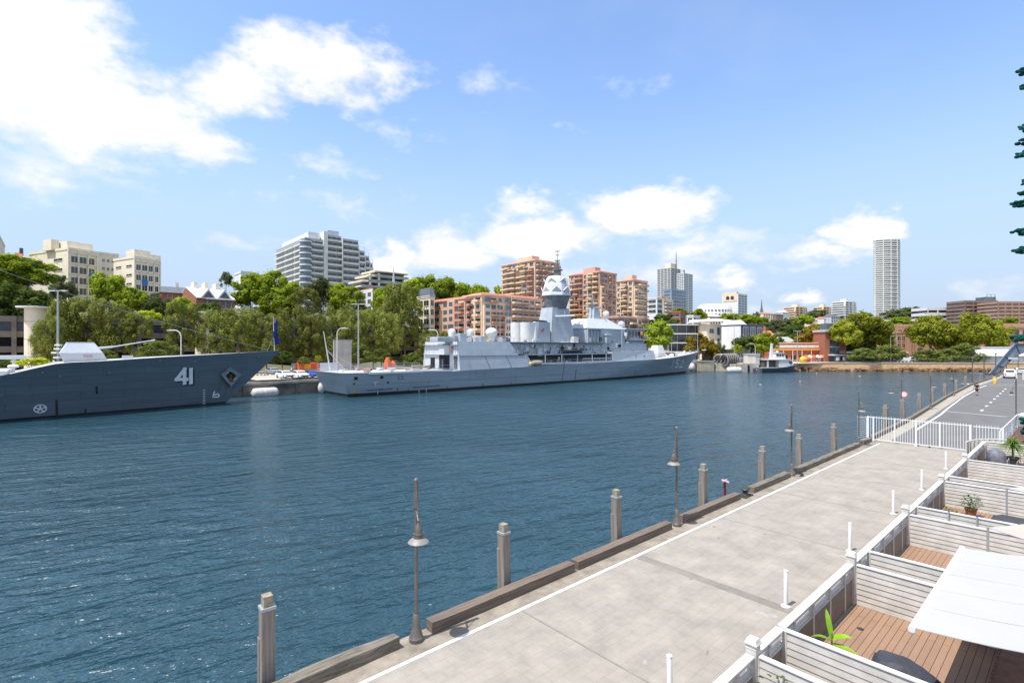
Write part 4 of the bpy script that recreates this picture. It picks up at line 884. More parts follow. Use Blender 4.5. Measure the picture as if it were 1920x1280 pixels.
Bm = 7.25
def slab_side(mb, prof, yb, yt, zb, zt_):
    """house with sloping sides: prof=[(x0b,x0t),(x1b,x1t)]"""
    (x0b, x0t), (x1b, x1t) = prof
    mb.hexa([(x0b,-yb,zb),(x1b,-yb,zb),(x1b,yb,zb),(x0b,yb,zb),(x0t,-yt,zt_),(x1t,-yt,zt_),(x1t,yt,zt_),(x0t,yt,zt_)])
tn = FT_+Bm
hx0 = X(863, 690, tn)[0]; hx1 = X(957, 640, tn-.9)[0]; hx2 = X(990, 676, tn)[0]; ox1 = X(1151, 670, tn)[0]; bx1 = X(1232, 670, tn+.1)[0]
rx = ox1
# hangar block: lower tier and upper tier, near-side sloped, aft face at hx0
mb = MB(); slab_side(mb, [(hx0,hx0),(hx2+2.2,hx2+.2)], Bm-.02, Bm-.5, 4.06, 7.05); slab_side(mb, [(hx0,hx0),(hx1+2.2,hx1)], Bm-.5, Bm-1.1, 7.05, 10.1); mb.build('hangar', M_sup, s152)
mb = MB(); mb.box(hx0-.06, hx0, -Bm+1.0, Bm-1.0, 4.3, 10.05); mb.build('hangar_aft_wall', M_supl, s152)
def aft(px, py):   # point on aft face
    k = (px-960)/F; s = hx0+FS; Y = s/(U.x*k+U.y); t = V.x*k*Y+V.y*Y; return -(t-FT_), CH-(py-HZ)/F*Y
ya, za = aft(843.5, 681); yb, zb = aft(824, 664.5); yc, zc = aft(824.5, 647)
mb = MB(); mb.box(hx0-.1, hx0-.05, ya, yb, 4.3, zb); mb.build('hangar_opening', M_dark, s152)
mb = MB(); mb.box(hx0-.22, hx0-.05, ya, yc, zb, zc); mb.build('hangar_door', M_supl, s152)
mb = MB(); mb.cyl((hx0-.3, ya-.4, zc+.1), (hx0-.3, yc+.3, zc+.1), .16, n=8); mb.box(hx0-.6, hx0-.1, (ya+yc)/2-.25, (ya+yc)/2+.25, 4.3, 6.3); mb.build('door_gear', mat('blue_gear', (.06,.1,.18), .6), s152)
y1_, z1_ = aft(808, 670); y2_, z2_ = aft(816, 681)
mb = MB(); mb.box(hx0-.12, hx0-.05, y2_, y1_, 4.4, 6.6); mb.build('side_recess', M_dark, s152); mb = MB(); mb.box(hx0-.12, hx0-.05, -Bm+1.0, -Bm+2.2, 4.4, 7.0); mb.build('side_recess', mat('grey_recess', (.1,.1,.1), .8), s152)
for a, b in ((hx0-.6, 9.4), (hx0-.5, 7.3)):
    mb = MB(); mb.box(a, hx0, -Bm+.9, Bm-.9, b, b+.08); mb.build('aft_ledge', M_supl, s152)
mb = MB()
for yy in (-5.6,-4.9,-1.2,2.6,4.6,5.8): mb.box(hx0-.18, hx0-.05, yy-.07, yy+.07, 7.4, 9.8)
mb.build('stiffeners', M_supl, s152)
mb = MB(); mb.cbox((hx0-.3,-4.6,8.4),.15,.5,1.5); mb.build('red_panel', mat('faded_red', (.45,.16,.13), .6), s152)
# inner house forward of hangar (walkway recess), boat-deck opening and strips
iy = Bm-2.0
mb = MB(); mb.box(hx1+.3, bx1-12, -iy, iy, 7.3, 10.0); mb.box(hx2, ox1+1, -iy+.3, iy-.3, 4.5, 7.0); mb.build('midship_house', M_sup, s152)
mb = MB(); mb.box(hx2-.2, ox1+1.5, -Bm+.5, Bm-.5, 7.02, 7.28); mb.build('boat_deck', M_sup, s152)
mb = MB(); mb.box(hx1+.2, hx2+7, -Bm+.55, -Bm+.75, 7.3, 7.32); mb.box(hx1+.0, ox1-2, -Bm+1.0, Bm-1.0, 10.0, 10.12); mb.build('upper_deck', M_sdk, s152)
mb = MB(); mb.box(hx2+2, ox1, -iy-.02+.3, -iy+.3, 4.6, 7.0); mb.build('painted_opening_shade', mat('recess_shade_fitting_grey', (.07,.075,.085), .8, var=.3), s152)  # dark sheet on the house wall paints the shade inside the opening
mb = MB(); mb.box(hx2, ox1, -Bm+.02, -Bm+.12, zt(70)-.1, zt(70)+.35); mb.build('opening_sill', M_supl, s152)
for i in range(5):
    x = hx2+6+i*(ox1-hx2-9)/4; mb = MB(); mb.cyl((x,-Bm+.3,4.9),(x,-Bm+.3,7.05),.09,n=6); mb.build('stanchion', M_supl, s152)
mb = MB(); rail(mb, [(hx2+1,-Bm+.35,4.85),(ox1-1,-Bm+.35,4.95)], 1.0, 2.2, .025); mb.build('guard_rail', M_supl, s152)
# clutter in the opening
rr = random.Random(11); cl = [mat('khaki_canvas', (.36,.31,.24), .9, var=.2, scale=2), M_rust, M_supl, mat('olive_box', (.12,.13,.09), .8), mat('blue_gear', (.06,.1,.18), .6), M_white]
for i in range(16):
    x = hx2+3+rr.random()*(ox1-hx2-5); mb = MB(); a, b = rr.uniform(.4,1.6), rr.uniform(.4,1.3); mb.cbox((x,-Bm+rr.uniform(.8,1.7),4.65+b/2), a, .6, b, rz=rr.uniform(-.3,.3)); mb.build('deck_locker', rr.choice(cl), s152, bevel=.05)
mb = MB(); x = X(1130, 680, tn)[0]; mb.cyl((x-7,-Bm+.9,5.9),(x+4.5,-Bm+.9,5.9),.16,n=10); mb.box(x-7,x+4.5,-Bm+.7,-Bm+1.1,5.2,5.35); mb.build('torpedo_rack', M_supl, s152)
mb = MB(); mb.box(x+5.2, x+5.6, -Bm+.4, -Bm+.8, 4.9, 6.6); mb.build('red_hose_reel', mat('faded_red', (.45,.16,.13)), s152)
# near side block to the bow bulwark
mb = MB(); mb.hexa([(ox1-.2,-Bm-.0,zt(ox1)-.05),(bx1,-Bm+.35,zt(bx1)-.05),(bx1,Bm-.35,zt(bx1)-.05),(ox1-.2,Bm,zt(ox1)-.05),(ox1-.2,-Bm+.45,7.6),(bx1,-Bm+1.1,7.9),(bx1,Bm-1.1,7.9),(ox1-.2,Bm-.45,7.6)]); mb.build('forward_bulwark_block', M_sup, s152)
for px in (1177.5, 1193, 1208.5):
    xx, zz = X(px, 667, tn-.4); mb = MB(); mb.cyl((xx,-Bm+.9,zz),(xx,-Bm+.4,zz),.13,n=10); mb.build('scuttle', M_dark, s152)
# flight deck rails & nets & clutter
mb = MB(); rail(mb, [(hx0-1,-Bm+.3,4.1),(20,-Bm+.35,4.1),(8,-6.6,4.25),(.6,-5.9,4.35)], 1.15, 2.3, .035, 2); mb.build('flight_deck_rail', M_supl, s152)
mb = MB(); rail(mb, [(.6,-5.9,4.35),(.5,5.9,4.35),(10,6.8,4.2),(hx0-1,Bm-.3,4.1)], 1.3, 2.0, .045, 3); mb.build('far_rail', M_supl, s152)
mb = MB(); mb.box(1, 4.5, 5.6, 5.7, 4.4, 5.9); mb.build('stern_screen', M_supl, s152)
mb = MB(); mb.box(5, hx0-2, -Bm+.1, -Bm+.25, 4.0, 4.35); mb.build('deck_edge_net', M_white, s152)
for i in range(13):
    x = 4+i*1.7+rr.random(); mb = MB(); h_ = rr.uniform(.2,.9); mb.cbox((x, rr.uniform(-4.5,5), 4.2+h_/2), rr.uniform(.5,2.4), rr.uniform(.4,1.2), h_, rz=rr.uniform(-.5,.5)); mb.build('deck_gear', rr.choice([M_white, M_supl, cl[0], M_cov2, mat('pink_tarp', (.55,.33,.3), .8), M_sdk2]), s152, bevel=.06)
mb = MB(); mb.cyl((2.5,4.5,4.3),(1.2,4.5,12),.16,.08,8); mb.path([(5.5,4.5,4.4),(1.8,4.5,8.5)],.06,5); mb.path([(8.5,4.0,4.4),(1.8,4.5,8.3)],.03,4); mb.build('ensign_staff', M_white, s152)
# --- hangar roof equipment
def at(px, py, t): x, z = X(px, py, t); return Vector((x, -(t-FT_), z))
def radome(px, py, rpx, t, name='radome'):
    p = at(px, py, t); r_ = rpx/F*depth(px, t); mb = MB(); mb.lathe([(r_*.9,-r_*1.15),(r_*.98,-r_*.6),(r_,0)]+[(r_*cos(a*pi/12), r_*sin(a*pi/12)) for a in range(1,7)][:-1]+[(.01,r_)], p, 18); mb.lathe([(r_*.5,10.1-p.z),(r_*.5,-r_)], p, 10) if p.z-r_ > 10.2 else None; mb.build(name, M_white, s152, True)
radome(847.5, 622.5, 7, -91); radome(881.5, 622.5, 6.5, -92)
p = at(921.5, 623.5, -91); mb = MB(); mb.sph(p, 1.38, 18, 10, sz=.85); mb.cyl((p.x,p.y,10.1),(p.x,p.y,p.z-.8),.7,.9,12); mb.build('radome', M_white, s152, True)
p = at(1165, 608, -92); mb = MB(); mb.sph(p, 1.0, 16, 10); mb.cyl((p.x,p.y,9.8),(p.x,p.y,p.z-.8),.25,.5,10); mb.build('radome', M_supl, s152, True)
for px, py, w_, h_, d_, m_ in ((865,629,1.8,1.8,1.5,M_sup),(875,636,1.6,.9,1.5,M_white),(903,633,1.5,1.3,1.5,M_sup),(935,634,1.4,1.0,1.2,M_white),(943,636,1.2,.8,1.2,M_steel),(951,637,1.0,.9,1.0,cl[4]),(892,636,.9,1.0,1.0,M_sup),(917,637,.9,.5,.8,yl),(830,634,4.5,.9,3,M_sup),(1008,640,1.0,.6,1,M_sup),(1075,634,2.0,1.5,2,M_white),(1000,637,1.2,.7,1,M_white)):
    p = at(px, py, -90.5); mb = MB(); mb.cbox((p.x,p.y,10.1+h_/2),w_,d_,h_); mb.build('roof_equipment', m_, s152, bevel=.08)
p = at(829, 628, -90); mb = MB(); rail(mb, [(hx0+.1,Bm-1.4,10.1),(hx0+.1,-Bm+1.3,10.1),(hx1-2,-Bm+1.25,10.1)], 1.1, 1.5, .035); mb.build('hangar_roof_rail', M_supl, s152)
mb = MB(); rail(mb, [(hx1-2,-Bm+1.25,10.1),(ox1-8,-iy+.2,10.1)], 1.0, 1.7, .03); rail(mb, [(hx1+.5,-Bm+.65,7.3),(hx2+5,-Bm+.65,7.3),(ox1-2,-Bm+.65,7.3)], 1.1, 1.6, .03); rail(mb, [(ox1,-Bm+.65,7.65),(bx1-1,-Bm+1.3,7.9)], 1.0, 1.6, .03); mb.build('walkway_rail', M_supl, s152)
for px, y0, y1 in ((859, 631, 560), (875, 631, 572), (953, 636, 580), (1206, 640, 605)):
    a = at(px, y0, -92); b = at(px, y1, -92); mb = MB(); mb.cyl(a, b, .07, .025, 6); mb.build('whip_aerial', M_supl, s152)
# --- funnels
p0 = at(973, 638, -93.5); p1 = at(1033, 638, -89.9); fz = 10.1
mb = MB(); x0, x1 = p0.x-.5, p1.x
for yc_ in (-1.7, 1.9):
    n = 10; vs = []
    for k, (z, sh, sc_) in enumerate(((fz,0,1),(fz+4.9,-.25,.9))):
        for a in range(n+1): w_ = pi/2+pi*a/n; vs.append((x0+1.8+sh+1.8*cos(w_)*sc_, yc_+1.6*sin(w_)*sc_, z))
        vs += [(x1, yc_-1.6*sc_, z), (x1, yc_+1.6*sc_, z)]
    m_ = n+3; mb.add(vs, [(i, (i+1)%m_, m_+(i+1)%m_, m_+i) for i in range(m_)]+[tuple(range(m_, 2*m_))])
mb.build('funnel', M_white, s152, True)
mb = MB(); mb.hexa([(x1-4.3,-3.42,fz),(x1+.05,-3.42,fz),(x1+.05,-.1,fz),(x1-4.3,-.1,fz),(x1-4.0,-3.3,fz+5.1),(x1+.05,-3.3,fz+5.1),(x1+.05,-.1,fz+5.1),(x1-4.0,-.1,fz+5.1)]); mb.build('funnel_casing', M_sup, s152)
mb = MB(); mb.lathe([(2.5,0),(2.6,.25),(1.9,.45),(.01,.46)], (x1-2.3,-1.8,fz+5.1), 16, sy=.6); mb.build('funnel_top', M_boot, s152)
mb = MB(); mb.cyl((x0+2.8,-3.1,fz),(x0+3.6,-2.6,fz+5.0),.55,n=10); mb.build('exhaust_pipe', M_white, s152, True)
# red kangaroo silhouette
kx, kz, ks = x1-2.6, fz+2.9, .55; ro = [(-1.9,.2),(-1.0,.1),(-.3,.45),(.3,.9),(.7,1.3),(1.0,1.25),(1.25,1.05),(.95,.9),(.7,.55),(1.0,.2),(.8,.1),(.4,.3),(.1,-.2),(.7,-.65),(.2,-.7),(-.4,-.35),(-.9,-.1),(-1.9,.0)]
mb = MB(); mb.poly([(kx+a*ks, -3.45+.024*(kz-fz+b*ks)/1.02-.0, kz+b*ks) for a, b in ro]); mb.build('kangaroo_emblem', mat('emblem_red', (.7,.03,.02), .5), s152)
# --- main mast
c = at(1043, 560, FT_); cx_ = c.x; q_ = depth(1043, FT_)/F
zz = lambda py: CH-(py-HZ)*q_
def oct_(mb, prof, n=8, rot=pi/8, cx=cx_, sy=1.): 
    vs = []
    for r_, z in prof:
        for i in range(n): a = rot+2*pi*i/n; vs.append((cx+r_*cos(a), r_*sin(a)*sy, z))
    mb.add(vs, [(j*n+i, j*n+(i+1)%n, (j+1)*n+(i+1)%n, (j+1)*n+i) for j in range(len(prof)-1) for i in range(n)]+[tuple(range((len(prof)-1)*n, len(prof)*n))])
mb = MB(); mb.hexa([(cx_-5.1,-3.0,fz),(cx_+4.2,-3.0,fz),(cx_+4.2,3.0,fz),(cx_-5.1,3.0,fz),(cx_-3.5,-2.0,zz(578)),(cx_+2.7,-2.0,zz(578)),(cx_+2.7,2.0,zz(578)),(cx_-3.5,2.0,zz(578))]); mb.build('mast_tower', M_supl if 0 else M_sup, s152)
mb = MB(); oct_(mb, [(2.9,zz(578)),(4.1,zz(555.5))], sy=.95); mb.build('mast_flare', mat('dark_mast_grey', (.19,.21,.24), .4, var=.25, scale=.6), s152)
mb = MB(); oct_(mb, [(4.2,zz(555.5)),(4.15,zz(553)),(3.55,zz(537)),(2.85,zz(523)),(2.3,zz(518.5)),(.01,zz(517.5))], sy=.95); mb.build('radar_dome', mat('radar_dome_white', (.60,.61,.63), .45, var=.04), s152)
def panel(ang, r1, z1_, sz, tilt):
    M = Matrix.Translation((cx_,0,0)) @ Matrix.Rotation(ang, 4, 'Z') @ Matrix.Translation((r1,0,z1_)) @ Matrix.Rotation(-tilt, 4, 'Y')
    mb = MB(); h_ = sz*1.02; base = [(0,0,-h_),(0,h_,0),(0,0,h_),(0,-h_,0)]; vs = [M @ Vector(q) for q in base]+[M @ (Vector(q)*.95+Vector((.16,0,0))) for q in base]
    mb.add(vs, [(0,1,5,4),(1,2,6,5),(2,3,7,6),(3,0,4,7),(4,5,6,7)]); o = mb.build('radar_panel', MATS['radar_dome_white'], s152)
    mb = MB(); vs = [M @ (Vector(base[k])*s_+Vector((.18,0,0))) for k, s_ in ((3,1.05),(0,1.05),(1,1.05),(1,.93),(0,.93),(3,.93))]; mb.add(vs, [(0,1,4,5),(1,2,3,4)]); mb.build('panel_painted_shadow', M_boot, o)  # dark V ribbon paints the shadow along the panel's lower edges
for i in range(8):
    panel(i*pi/4, 3.55, zz(546.5), 1.15, -R(17)); 
for i in range(6): panel(i*pi/3+.35, 2.8, zz(529.5), 1.1, -R(28))
mb = MB(); mb.cbox((cx_-2,-5.0,zz(594)),.6,5.5,.35,rz=.3); mb.build('mast_platform', M_white, s152); mb = MB(); mb.cyl((cx_-1.5,-4.4,zz(598)),(cx_-1.5,-4.4,zz(584)),.05,n=5); mb.sph((cx_+2.9,-2.6,zz(593)),.22,8,6); mb.cbox((cx_+2.4,-2.5,zz(593)),1.2,.1,.1); mb.build('platform_fittings', M_supl, s152)
mb = MB(); mb.box(cx_-5.15,cx_+4.25,-3.06,-3.0,fz,fz+.12); mb.cbox((cx_+5.6,-1,fz+1.1),2.6,3,.2); mb.build('tower_base_lip', M_supl, s152)
mb = MB(); tx = cx_+.4; mb.cyl((tx,0,zz(518)),(tx,0,zz(507)),1.0,.9,8); mb.cyl((tx,0,zz(507)),(tx,0,zz(505.5)),1.5,n=10)
for a in range(4): w_ = a*pi/2+.4; mb.cyl((tx+1.1*cos(w_),1.1*sin(w_),zz(506)),(tx+.35*cos(w_),.35*sin(w_),zz(488)),.07,n=4)
mb.cyl((tx,0,zz(506)),(tx,0,zz(468)),.12,.05,6); mb.build('topmast', mat('weathered_mast_grey', (.2,.22,.22), .5, var=.2), s152)
for py, L_ in ((471,.85),(478,.6),(488,1.0),(500,1.3)): mb = MB(); mb.cbox((tx,0,zz(py)),2*L_,.1,.1); mb.cbox((tx,0,zz(py)),.1,2*L_,.1); mb.build('aerial_arm', MATS['weathered_mast_grey'], s152)
# --- bridge block and foremast
b0 = X(1092, 640, -90.5)[0]; b1 = X(1160, 640, -90.5)[0]; q2 = depth(1125, -91)/F; z2 = lambda py: CH-(py-HZ)*q2
mb = MB(); mb.box(b0, b1+1, -4.6, 4.6, 9.95, z2(616.5)); mb.box(b0-1, b1+11, -5.2, 5.2, 7.2, 9.95); mb.build('bridge_house', M_sup, s152)
mb = MB(); mb.hexa([(b0-.2,-4.8,z2(616.5)),(b1+1,-4.8,z2(616.5)),(b1+1,4.8,z2(616.5)),(b0-.2,4.8,z2(616.5)),(b0+2.6,-2.6,z2(598)),(b1-4.2,-2.6,z2(598)),(b1-4.2,2.6,z2(598)),(b0+2.6,2.6,z2(598))]); mb.build('sloping_roof', M_supl, s152)
mb = MB(); mb.hexa([(b1-3,-2,z2(616.5)),(b1+.5,-2,z2(616.5)),(b1+.5,2,z2(616.5)),(b1-3,2,z2(616.5)),(b1-2,-1.3,z2(600)),(b1-1.0,-1.3,z2(600)),(b1-1.0,1.3,z2(600)),(b1-2,1.3,z2(600))]); mb.build('director_pedestal', M_supl, s152)
fx = at(1114, 600, FT_).x; mb = MB(); mb.hexa([(fx-1.5,-1.1,z2(600)),(fx+1.9,-1.1,z2(600)),(fx+1.9,1.1,z2(600)),(fx-1.5,1.1,z2(600)),(fx-.9,-.8,z2(574)),(fx+.7,-.8,z2(574)),(fx+.7,.8,z2(574)),(fx-.9,.8,z2(574))]); mb.build('foremast', M_sup, s152)
mb = MB(); mb.cbox((fx,0,z2(575)),5.5,.35,.35); mb.cbox((fx,0,z2(575)),.35,6,.3); mb.cbox((fx-2.6,0,z2(573)),.5,.5,.5); mb.cbox((fx+2.9,0,z2(573)),.5,.5,.5); mb.build('yardarm', M_sup, s152)
mb = MB(); mb.cyl((fx-.5,0,z2(574)),(fx-1.4,0,z2(556)),.28,.12,8); mb.cyl((fx,0,z2(570)),(fx-.6,0,z2(551)),.08,.04,6); mb.lathe([(.6,0),(.7,.15),(.3,.3)], (fx-1.6,0,z2(562))); mb.build('mast_head', M_sup, s152)
p = at(1136, 590, -93); mb = MB(); mb.lathe([(.5,-1.4),(.6,-.5),(.95,-.3),(1.0,.5),(.7,.9),(.1,1.1)], p, 12); mb.cyl((p.x,p.y,z2(605)),(p.x,p.y,p.z-1.2),.35,n=8); mb.build('fire_director', M_white, s152, True)
mb = MB(); fo = p+Vector((-.4,0,1.5)); mb.add([fo,fo+Vector((1.3,.2,.3)),fo+Vector((.9,.2,-1.0)),fo+Vector((0,0,-1.3))],[(0,1,2,3)]); mb.build('yellow_signal_flag', mat('yellow_flag', (.7,.4,.03), .8), s152)
mb = MB(); mb.cbox(at(1138,635,-88.8), 2.2,1.6,2.6); mb.build('whaler_box', M_sup, s152, bevel=.08); mb = MB(); q3 = at(1138,628,-88.8); mb.cbox(q3, 2.6,1.9,.2); mb.build('box_lid', M_supl, s152)
p = at(1100, 633, -89.3); 
for k in range(4): mb = MB(); mb.cbox((b0+1.2+k*1.5,-4.75,10.9+.2*(k%2)), .8,.4,1.2); mb.build('deck_fitting', M_white if k == 0 else (M_dark if k == 3 else M_sup), s152, bevel=.1)
mb = MB()
for k in range(5): mb.box(b0+k*1.35, b0+k*1.35+.12, -5.05, -4.65, 9.95, z2(619))
mb.box(b0,b0+5.6,-5.05,-4.6,z2(619),z2(618)); mb.build('gallery_frame', M_sup, s152)
g0 = X(1171, 640, -90)[0]; g1 = X(1203, 640, -90)[0]; q4 = depth(1187, -91)/F; z4 = lambda py: CH-(py-HZ)*q4
mb = MB(); mb.box(g0, g1, -4.4, 4.4, 7.6, z4(618)); mb.build('bridge', M_sup, s152); mb = MB(); mb.box(g0+.3, g1+.04, -4.46, 4.46, z4(633), z4(620.5)); mb.build('bridge_windows', M_glass, s152)
mb = MB(); mb.box(g0-.8, g1+1.2, -4.8, 4.8, z4(618), z4(616)); mb.box(g0-.8, g1+1, -5.4, 5.4, z4(638), z4(636.5)); mb.build('bridge_roof', M_supl, s152)
for k in range(6): mb = MB(); mb.box(g0+.3+k*(g1-g0-.5)/5, g0+.45+k*(g1-g0-.5)/5, -4.5, -4.4, z4(634), z4(620)); mb.build('window_bar', M_supl, s152)
mb = MB(); rail(mb, [(g0-.8,-5.3,z4(636.5)),(g1+1,-5.3,z4(636.5))], 1.0, 1.3, .03); mb.build('bridge_wing_rail', M_supl, s152)
mb = MB(); mb.hexa([(g1+.1,-3.2,7.8),(g1+3.6,-3.0,7.8),(g1+3.6,3.0,7.8),(g1+.1,3.2,7.8),(g1+.1,-2.2,z4(628)),(g1+1.2,-2.0,z4(630)),(g1+1.2,2.0,z4(630)),(g1+.1,2.2,z4(628))]); mb.build('canvas_cover', M_white, s152)
for px, py, m_, a in ((1173,627,M_white,1.3),(1178,634,cl[1],.9),(1176,642,M_white,.8),(1203,625,mat('orange_cover', (.62,.22,.05), .8),1.3),(1207,632,mat('faded_red', (.45,.16,.13)),.9),(1156,648,M_supl,1.4),(1148,640,cl[0],.7),(1186,657,cl[0],.8),(1118,653,M_white,.6),(1050,655,cl[1],.9),(1043,650,cl[0],.6),(1062,648,M_white,.9),(1088,654,M_dark,.7)):
    p = at(px, py, -88.6); mb = MB(); mb.cbox(p, a, .8, a*.8, rz=rr.random()); mb.build('deck_fitting', m_, s152, bevel=.12)
for px, y0, y1 in ((1166, 655, 618), (1145, 655, 640), (1003, 665, 650), (1030, 662, 642)):
    mb = MB(); mb.cyl(at(px,y0,-88.3), at(px,y1,-88.3), .08, n=5); mb.build('davit_post', M_supl, s152)
# RHIB on the boat deck
p = at(1073, 657, -87.9); mb = MB(); L2 = 4.6
for sy in (-1, 1): mb.path([(p.x-L2,p.y+sy*.95,p.z-.15),(p.x+L2*.4,p.y+sy*.95,p.z-.05),(p.x+L2*.8,p.y+sy*.5,p.z+.2),(p.x+L2,p.y,p.z+.5)],[.32,.32,.28,.2],8)
mb.build('rigid_boat_tube', M_black, s152, True)
mb = MB(); mb.hexa([(p.x-L2,-.0+p.y-.4,p.z-.9),(p.x+L2*.5,p.y-.2,p.z-.85),(p.x+L2*.5,p.y+.2,p.z-.85),(p.x-L2,p.y+.4,p.z-.9),(p.x-L2,p.y-.9,p.z-.15),(p.x+L2*.85,p.y-.5,p.z+.15),(p.x+L2*.85,p.y+.5,p.z+.15),(p.x-L2,p.y+.9,p.z-.15)]); mb.build('rigid_boat_hull', cl[4], s152)
mb = MB(); mb.cbox((p.x-1.5,p.y,p.z+.5),1.2,.9,1.0); mb.build('boat_console', M_white, s152, bevel=.08); mb = MB(); mb.cbox((p.x-3.8,p.y,p.z+.4),.8,.8,1.0); mb.cbox((p.x+1,p.y,p.z+.35),1.2,.8,.5); mb.build('boat_engine', M_dark, s152, bevel=.1)
mb = MB(); mb.path([(p.x-3,p.y+1.5,7.3),(p.x-3,p.y+1.2,p.z+2.2),(p.x-1.5,p.y-.2,p.z+2.0)],.12,6); mb.path([(p.x+3.2,p.y+1.5,7.3),(p.x+3.2,p.y+1.2,p.z+2.2),(p.x+2,p.y-.2,p.z+2.0)],.12,6); mb.build('boat_davit', M_supl, s152)
p = at(1006, 682, -86.4); mb = MB(); mb.lathe([(.01,-1.7),(.55,-1.4),(.75,0),(.6,1.3),(.01,1.8)], (0,0,0), 12)
mb.v = [(p.x+z*1.0, p.y+y, p.z+.15+x*.95+.05*sin(z*7)) for x, y, z in mb.v]; mb.build('canvas_covered_boat', cl[0], s152, True)
p = at(994.5, 682, -86.4); mb = MB(); mb.lathe([(.01,-.6),(.35,-.4),(.4,.1),(.01,.6)], p, 10); mb.build('yellow_float', yl, s152, True)
for q5, a, b, c5 in ((at(1012,660,-87.6),1.3,.5,1.8),(at(988,655,-87.6),.8,.4,.9),(at(984,640,-87.7),.9,.5,.7),(at(1021,655,-87.6),.6,.4,.8)): mb = MB(); mb.cbox(q5,a,b,c5); mb.build('wall_locker', M_supl, s152)
# foredeck gun and clutter
gp = at(1233, 660, FT_); q6 = depth(1233, FT_)/F; mb = MB(); gx = gp.x; z0 = zt(gx)
mb.add([(gx+x,y,z0+z) for z, P_ in ((0,[(-2.1,-1.5),(2.3,-1.5),(2.3,1.5),(-2.1,1.5)]),(1.2,[(-2.3,-1.7),(2.0,-1.7),(2.0,1.7),(-2.3,1.7)]),(3.7,[(-1.6,-1.1),(1.2,-1.1),(1.2,1.1),(-1.6,1.1)])) for x, y in P_],
   [(i,(i+1)%4,4+(i+1)%4,4+i) for i in range(4)]+[(4+i,4+(i+1)%4,8+(i+1)%4,8+i) for i in range(4)]+[(8,9,10,11)])
mb.build('gun_turret', M_white, s152, bevel=.08); mb = MB(); mb.cyl((gx+1.5,0,z0+1.9),(gx+7,0,z0+2.0),.12,.08,8); mb.build('gun_barrel', M_supl, s152)
for i in range(14):
    x = gx+3.5+i*2.2+rr.uniform(-.6,.6); bb = max(.3, b152(x, zt(x))-1.2); h_ = rr.uniform(.3,1.0)*(1 if i < 9 else .5); mb = MB(); mb.cbox((x, rr.uniform(-bb,bb), zt(x)+h_/2), rr.uniform(.4,1.4), rr.uniform(.4,.9), h_, rz=rr.random()); mb.build('foredeck_fitting', rr.choice([M_supl, M_white, cl[0], cl[1], M_sup, M_dark]), s152, bevel=.06)
mb = MB(); pts = [(x, -b152(x, zt(x))+.25, zt(x)) for x in range(int(bx1)+2, 136, 4)]; rail(mb, pts, .95, 2, .025); mb.build('foredeck_rail', M_supl, s152)
mb = MB(); mb.cyl((135.5,0,7.4),(135.5,0,14),.08,.05,6); mb.build('jackstaff', M_supl, s152)
fo = Vector((135.5,0,12.8)); mb = MB(); mb.add([fo,fo+Vector((1.6,.4,-.2)),fo+Vector((1.7,.1,-1.6)),fo+Vector((0,0,-1.3))],[(0,1,2,3)]); mb.build('jack_flag', M_flag, s152)
for i in range(46):   # pipes, lockers and vents fixed along the house sides
    x = hx1+1.5+i*(b1-hx1-2)/46+rr.uniform(-.3,.3); z = rr.choice([7.3,7.3,8.1,8.9]); w_ = rr.uniform(.2,.9); h_ = rr.uniform(.3,1.1); mb = MB(); mb.box(x,x+w_,-iy-.35*rr.random()-.1,-iy,z,z+h_); mb.build('wall_fitting', rr.choice([M_supl,M_sup,M_white,M_supl,cl[0],M_dark,MATS['recess_shade_fitting_grey']]), s152, bevel=.03)
for i in range(12):
    x = hx1+1+i*3.3; mb = MB(); mb.cyl((x,-iy-.12,7.3),(x,-iy-.12,10),.05+.03*(i%2),n=6); mb.build('wall_pipe', M_supl, s152)
for i in range(26):
    x = rr.uniform(hx0+2, b1+14); y = rr.uniform(-5.2,4.5); zt2 = 10.1 if x < b0-1 else (z2(616.5) if x < b1 else z4(616)); h_ = rr.uniform(.4,1.5)
    if abs(x-cx_) < 5.5 or x0-1 < x < x1+1 or b0 < x < b1: continue
    mb = MB(); (mb.cbox((x,y,zt2+h_/2),rr.uniform(.4,1.6),rr.uniform(.4,1.2),h_,rz=rr.random()) if i%3 else mb.lathe([(.3,0),(.3,h_*.7),(.5,h_*.8),(.1,h_)],(x,y,zt2),10)); mb.build('roof_equipment', rr.choice([M_sup,M_supl,M_white,M_steel,MATS['recess_shade_fitting_grey'],M_rust]), s152, bevel=.05)
for x, y, h_ in ((hx0+9,3,7),(hx0+16,-3,5),(b1+3,-3,7),(b1+3,3,8),(g1-1,0,6),(hx1+4,2,9),(fx+2.4,1.5,6),(fx-2.2,-1.5,5)):
    mb = MB(); mb.cyl((x,y,10.1),(x,y,10.1+h_),.06,.02,5); mb.build('whip_aerial', M_supl, s152)
for k, (a, b) in enumerate((((tx,0,zz(505)),(fx,0,z2(572))),((fx,0,z2(570)),(133,0,8)),((tx,0,zz(503)),(hx0+3,0,10.5)),((fx-2.5,0,z2(575)),(b0+1,-4.5,z2(617))),((fx+2.6,0,z2(575)),(b1,-4.5,z2(617))))):
    mb = MB(); mb.cyl(a, b, .035, n=4); mb.build('rigging_wire', M_steel, s152)
for i in range(5):   # slanting plate seams and stains on the hangar side
    x = hx0+8+i*6.2; mb = MB(); mb.hexa([(x,-Bm+.0,4.3),(x+.12,-Bm+.0,4.3),(x+.12,-Bm+.2,4.3),(x,-Bm+.2,4.3),(x-1.2,-Bm+.46,7.0),(x-1.08,-Bm+.46,7.0),(x-1.08,-Bm+.7,7.0),(x-1.2,-Bm+.7,7.0)]); mb.build('plate_seam', M_wear, s152)
